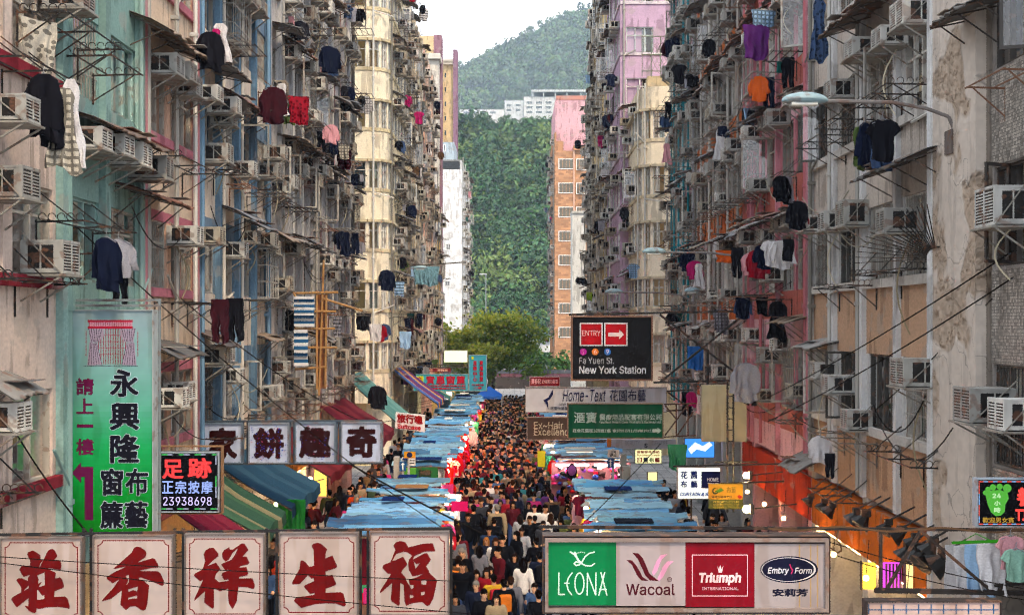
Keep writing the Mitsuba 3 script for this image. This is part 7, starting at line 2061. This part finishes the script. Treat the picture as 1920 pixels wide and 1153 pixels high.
for xx in (x0 + 0.3, x1 - 0.3):
    put('headlight', MB('#e0e0da').box((xx - 0.16, yb_ - 0.02, 0.75), (xx + 0.16, yb_ + 0.02, 0.95)).ply('m_print'), k)
    for yy in (yb_ + 1.0, yb_ + 4.4):
        put('wheel', MB('#161616').beam((xx - 0.12, yy, 0.34), (xx + 0.12, yy, 0.34), 0.34, n=14).ply('m_paint'), k)
k = key('blue_canopy')
tag(k, 'bright blue pyramid canopy at the far end of the left stalls', 'canopy', None, 88)
x0, x1, y0, y1, z0 = -2.7, -0.9, 88.5, 91.5, 2.4
put('cloth', MB('#2a55a8').add([[x0, y0, z0], [x1, y0, z0], [x1, y1, z0], [x0, y1, z0], [(x0 + x1) / 2, (y0 + y1) / 2, z0 + 0.65], [x0, y0, z0 - 0.18], [x1, y0, z0 - 0.18], [x1, y1, z0 - 0.18], [x0, y1, z0 - 0.18]], [[0, 1, 4], [1, 2, 4], [2, 3, 4], [3, 0, 4], [5, 6, 1], [5, 1, 0], [8, 5, 0], [8, 0, 3], [6, 7, 2], [6, 2, 1]]).ply('m_cloth'), k)
for a in ((x0, y0), (x1, y0), (x1, y1), (x0, y1)):
    put('leg', MB('#8a8d90').beam((a[0], a[1], 0), (a[0], a[1], z0), 0.03).ply('m_paint'), k)

# ------------------------------------------------------------------ cables
def cable(a, b, sag, r, label):
    k = key('overhead_cable')
    t = np.linspace(0, 1, 15)[:, None]
    pts = a + (b - a) * t - np.array([0, 0, sag]) * (4 * t * (1 - t))
    put('wire', MB('#1f1c1a').path(pts, r).ply('m_plain'), k)
    tag(k, label, 'cable', 'overhead cables', float(a[1]))


cable(P(100, 384, 21.2), P(846, 1000, 28), 0.3, 0.011, 'thin dark cable sloping down across the street in front of the green sign')
cable(P(0, 760, 19.5), P(165, 1000, 17), 0.1, 0.011, 'thick dark cable sloping down at the left edge')
cable(P(1900, 470, 19), P(1440, 745, 30), 0.1, 0.012, 'upper of the dark cables crossing the concrete pillar')
cable(P(1900, 520, 19), P(1440, 790, 27), 0.1, 0.012, 'second of the dark cables crossing the concrete pillar')
cable(P(1860, 560, 20), P(1640, 770, 25), 0.05, 0.01, 'lowest of the dark cables crossing the concrete pillar')
cable(P(1553, 1015, 17.2), P(1960, 1110, 16.5), 0.05, 0.008, 'thin cable behind the truss at the lower right')
cable(P(1440, 998, 17.2), P(1960, 1130, 16.5), 0.1, 0.008, 'lower thin cable behind the truss at the lower right')
cable(P(-20, 1042, 14.9), P(880, 1090, 14.9), 0.02, 0.006, 'upper thin wire strung across the five panel sign')
cable(P(-20, 1052, 14.88), P(880, 1150, 14.88), 0.03, 0.006, 'lower thin wire strung across the five panel sign')
cable(P(640, 860, 32), P(905, 1000, 29.5), 0.05, 0.02, 'dark cable hanging over the near left stalls')
cable(P(340, 560, 27), P(700, 800, 33), 0.25, 0.012, 'thin cable hanging from the cream house with pink ledges')
cable(P(1238, 832, 43), P(1100, 975, 32), 0.05, 0.012, 'thin cable sloping over the near right stalls')
# service cables drooping along the house fronts
rng = random.Random(88)
for i in range(26):
    side = rng.choice([-1, 1])
    u0 = rng.uniform(20, 50)
    u1 = u0 + rng.uniform(3, 8)
    v = rng.uniform(4.6, 4 + u0 * 0.26)
    fr = FL if side < 0 else FR
    k = key('service_cable')
    t = np.linspace(0, 1, 12)
    pts = np.stack([u0 + (u1 - u0) * t, 0.3 + 0 * t, v + 0.4 * rng.uniform(-1, 1) * t - rng.uniform(0.2, 0.9) * 4 * t * (1 - t)], 1)
    put('wire', MB(rng.choice(['#1f1d1c', '#8f8a7a', '#3a3634']), fr).path(pts, 0.012).ply('m_plain'), k)
    tag(k, f'service cable drooping along the {"left" if side < 0 else "right"} house fronts', 'cable', 'cables on the house fronts', u0)

# ------------------------------------------------------------------ what is too far to count one by one
labels[put('distant_air_conditioners', ac_far.ply('m_paint'))] = {'kind': 'stuff', 'label': 'countless small air conditioners on the far house fronts', 'category': 'air conditioners'}
labels[put('distant_air_conditioner_vents', ac_far_dark.ply('m_plain'))] = {'kind': 'stuff', 'label': 'dark panels for the shaded side vents of the far air conditioners', 'category': 'vents'}

# the haze between the street and the hills
scene['haze_air'] = {'type': 'homogeneous', 'albedo': {'type': 'rgb', 'value': [0.95, 0.96, 0.97]}, 'sigma_t': {'type': 'rgb', 'value': [HAZE * 0.8, HAZE, HAZE * 1.25]}}
scene['haze'] = {'type': 'cube', 'to_world': T().translate([0, 1900, 249]).scale([2800, 2400, 251]), 'bsdf': {'type': 'null'}, 'interior': {'type': 'ref', 'id': 'haze_air'}}
scene['camera']['medium'] = {'type': 'ref', 'id': 'haze_air'}
labels['haze'] = {'kind': 'stuff'}

finish_labels()
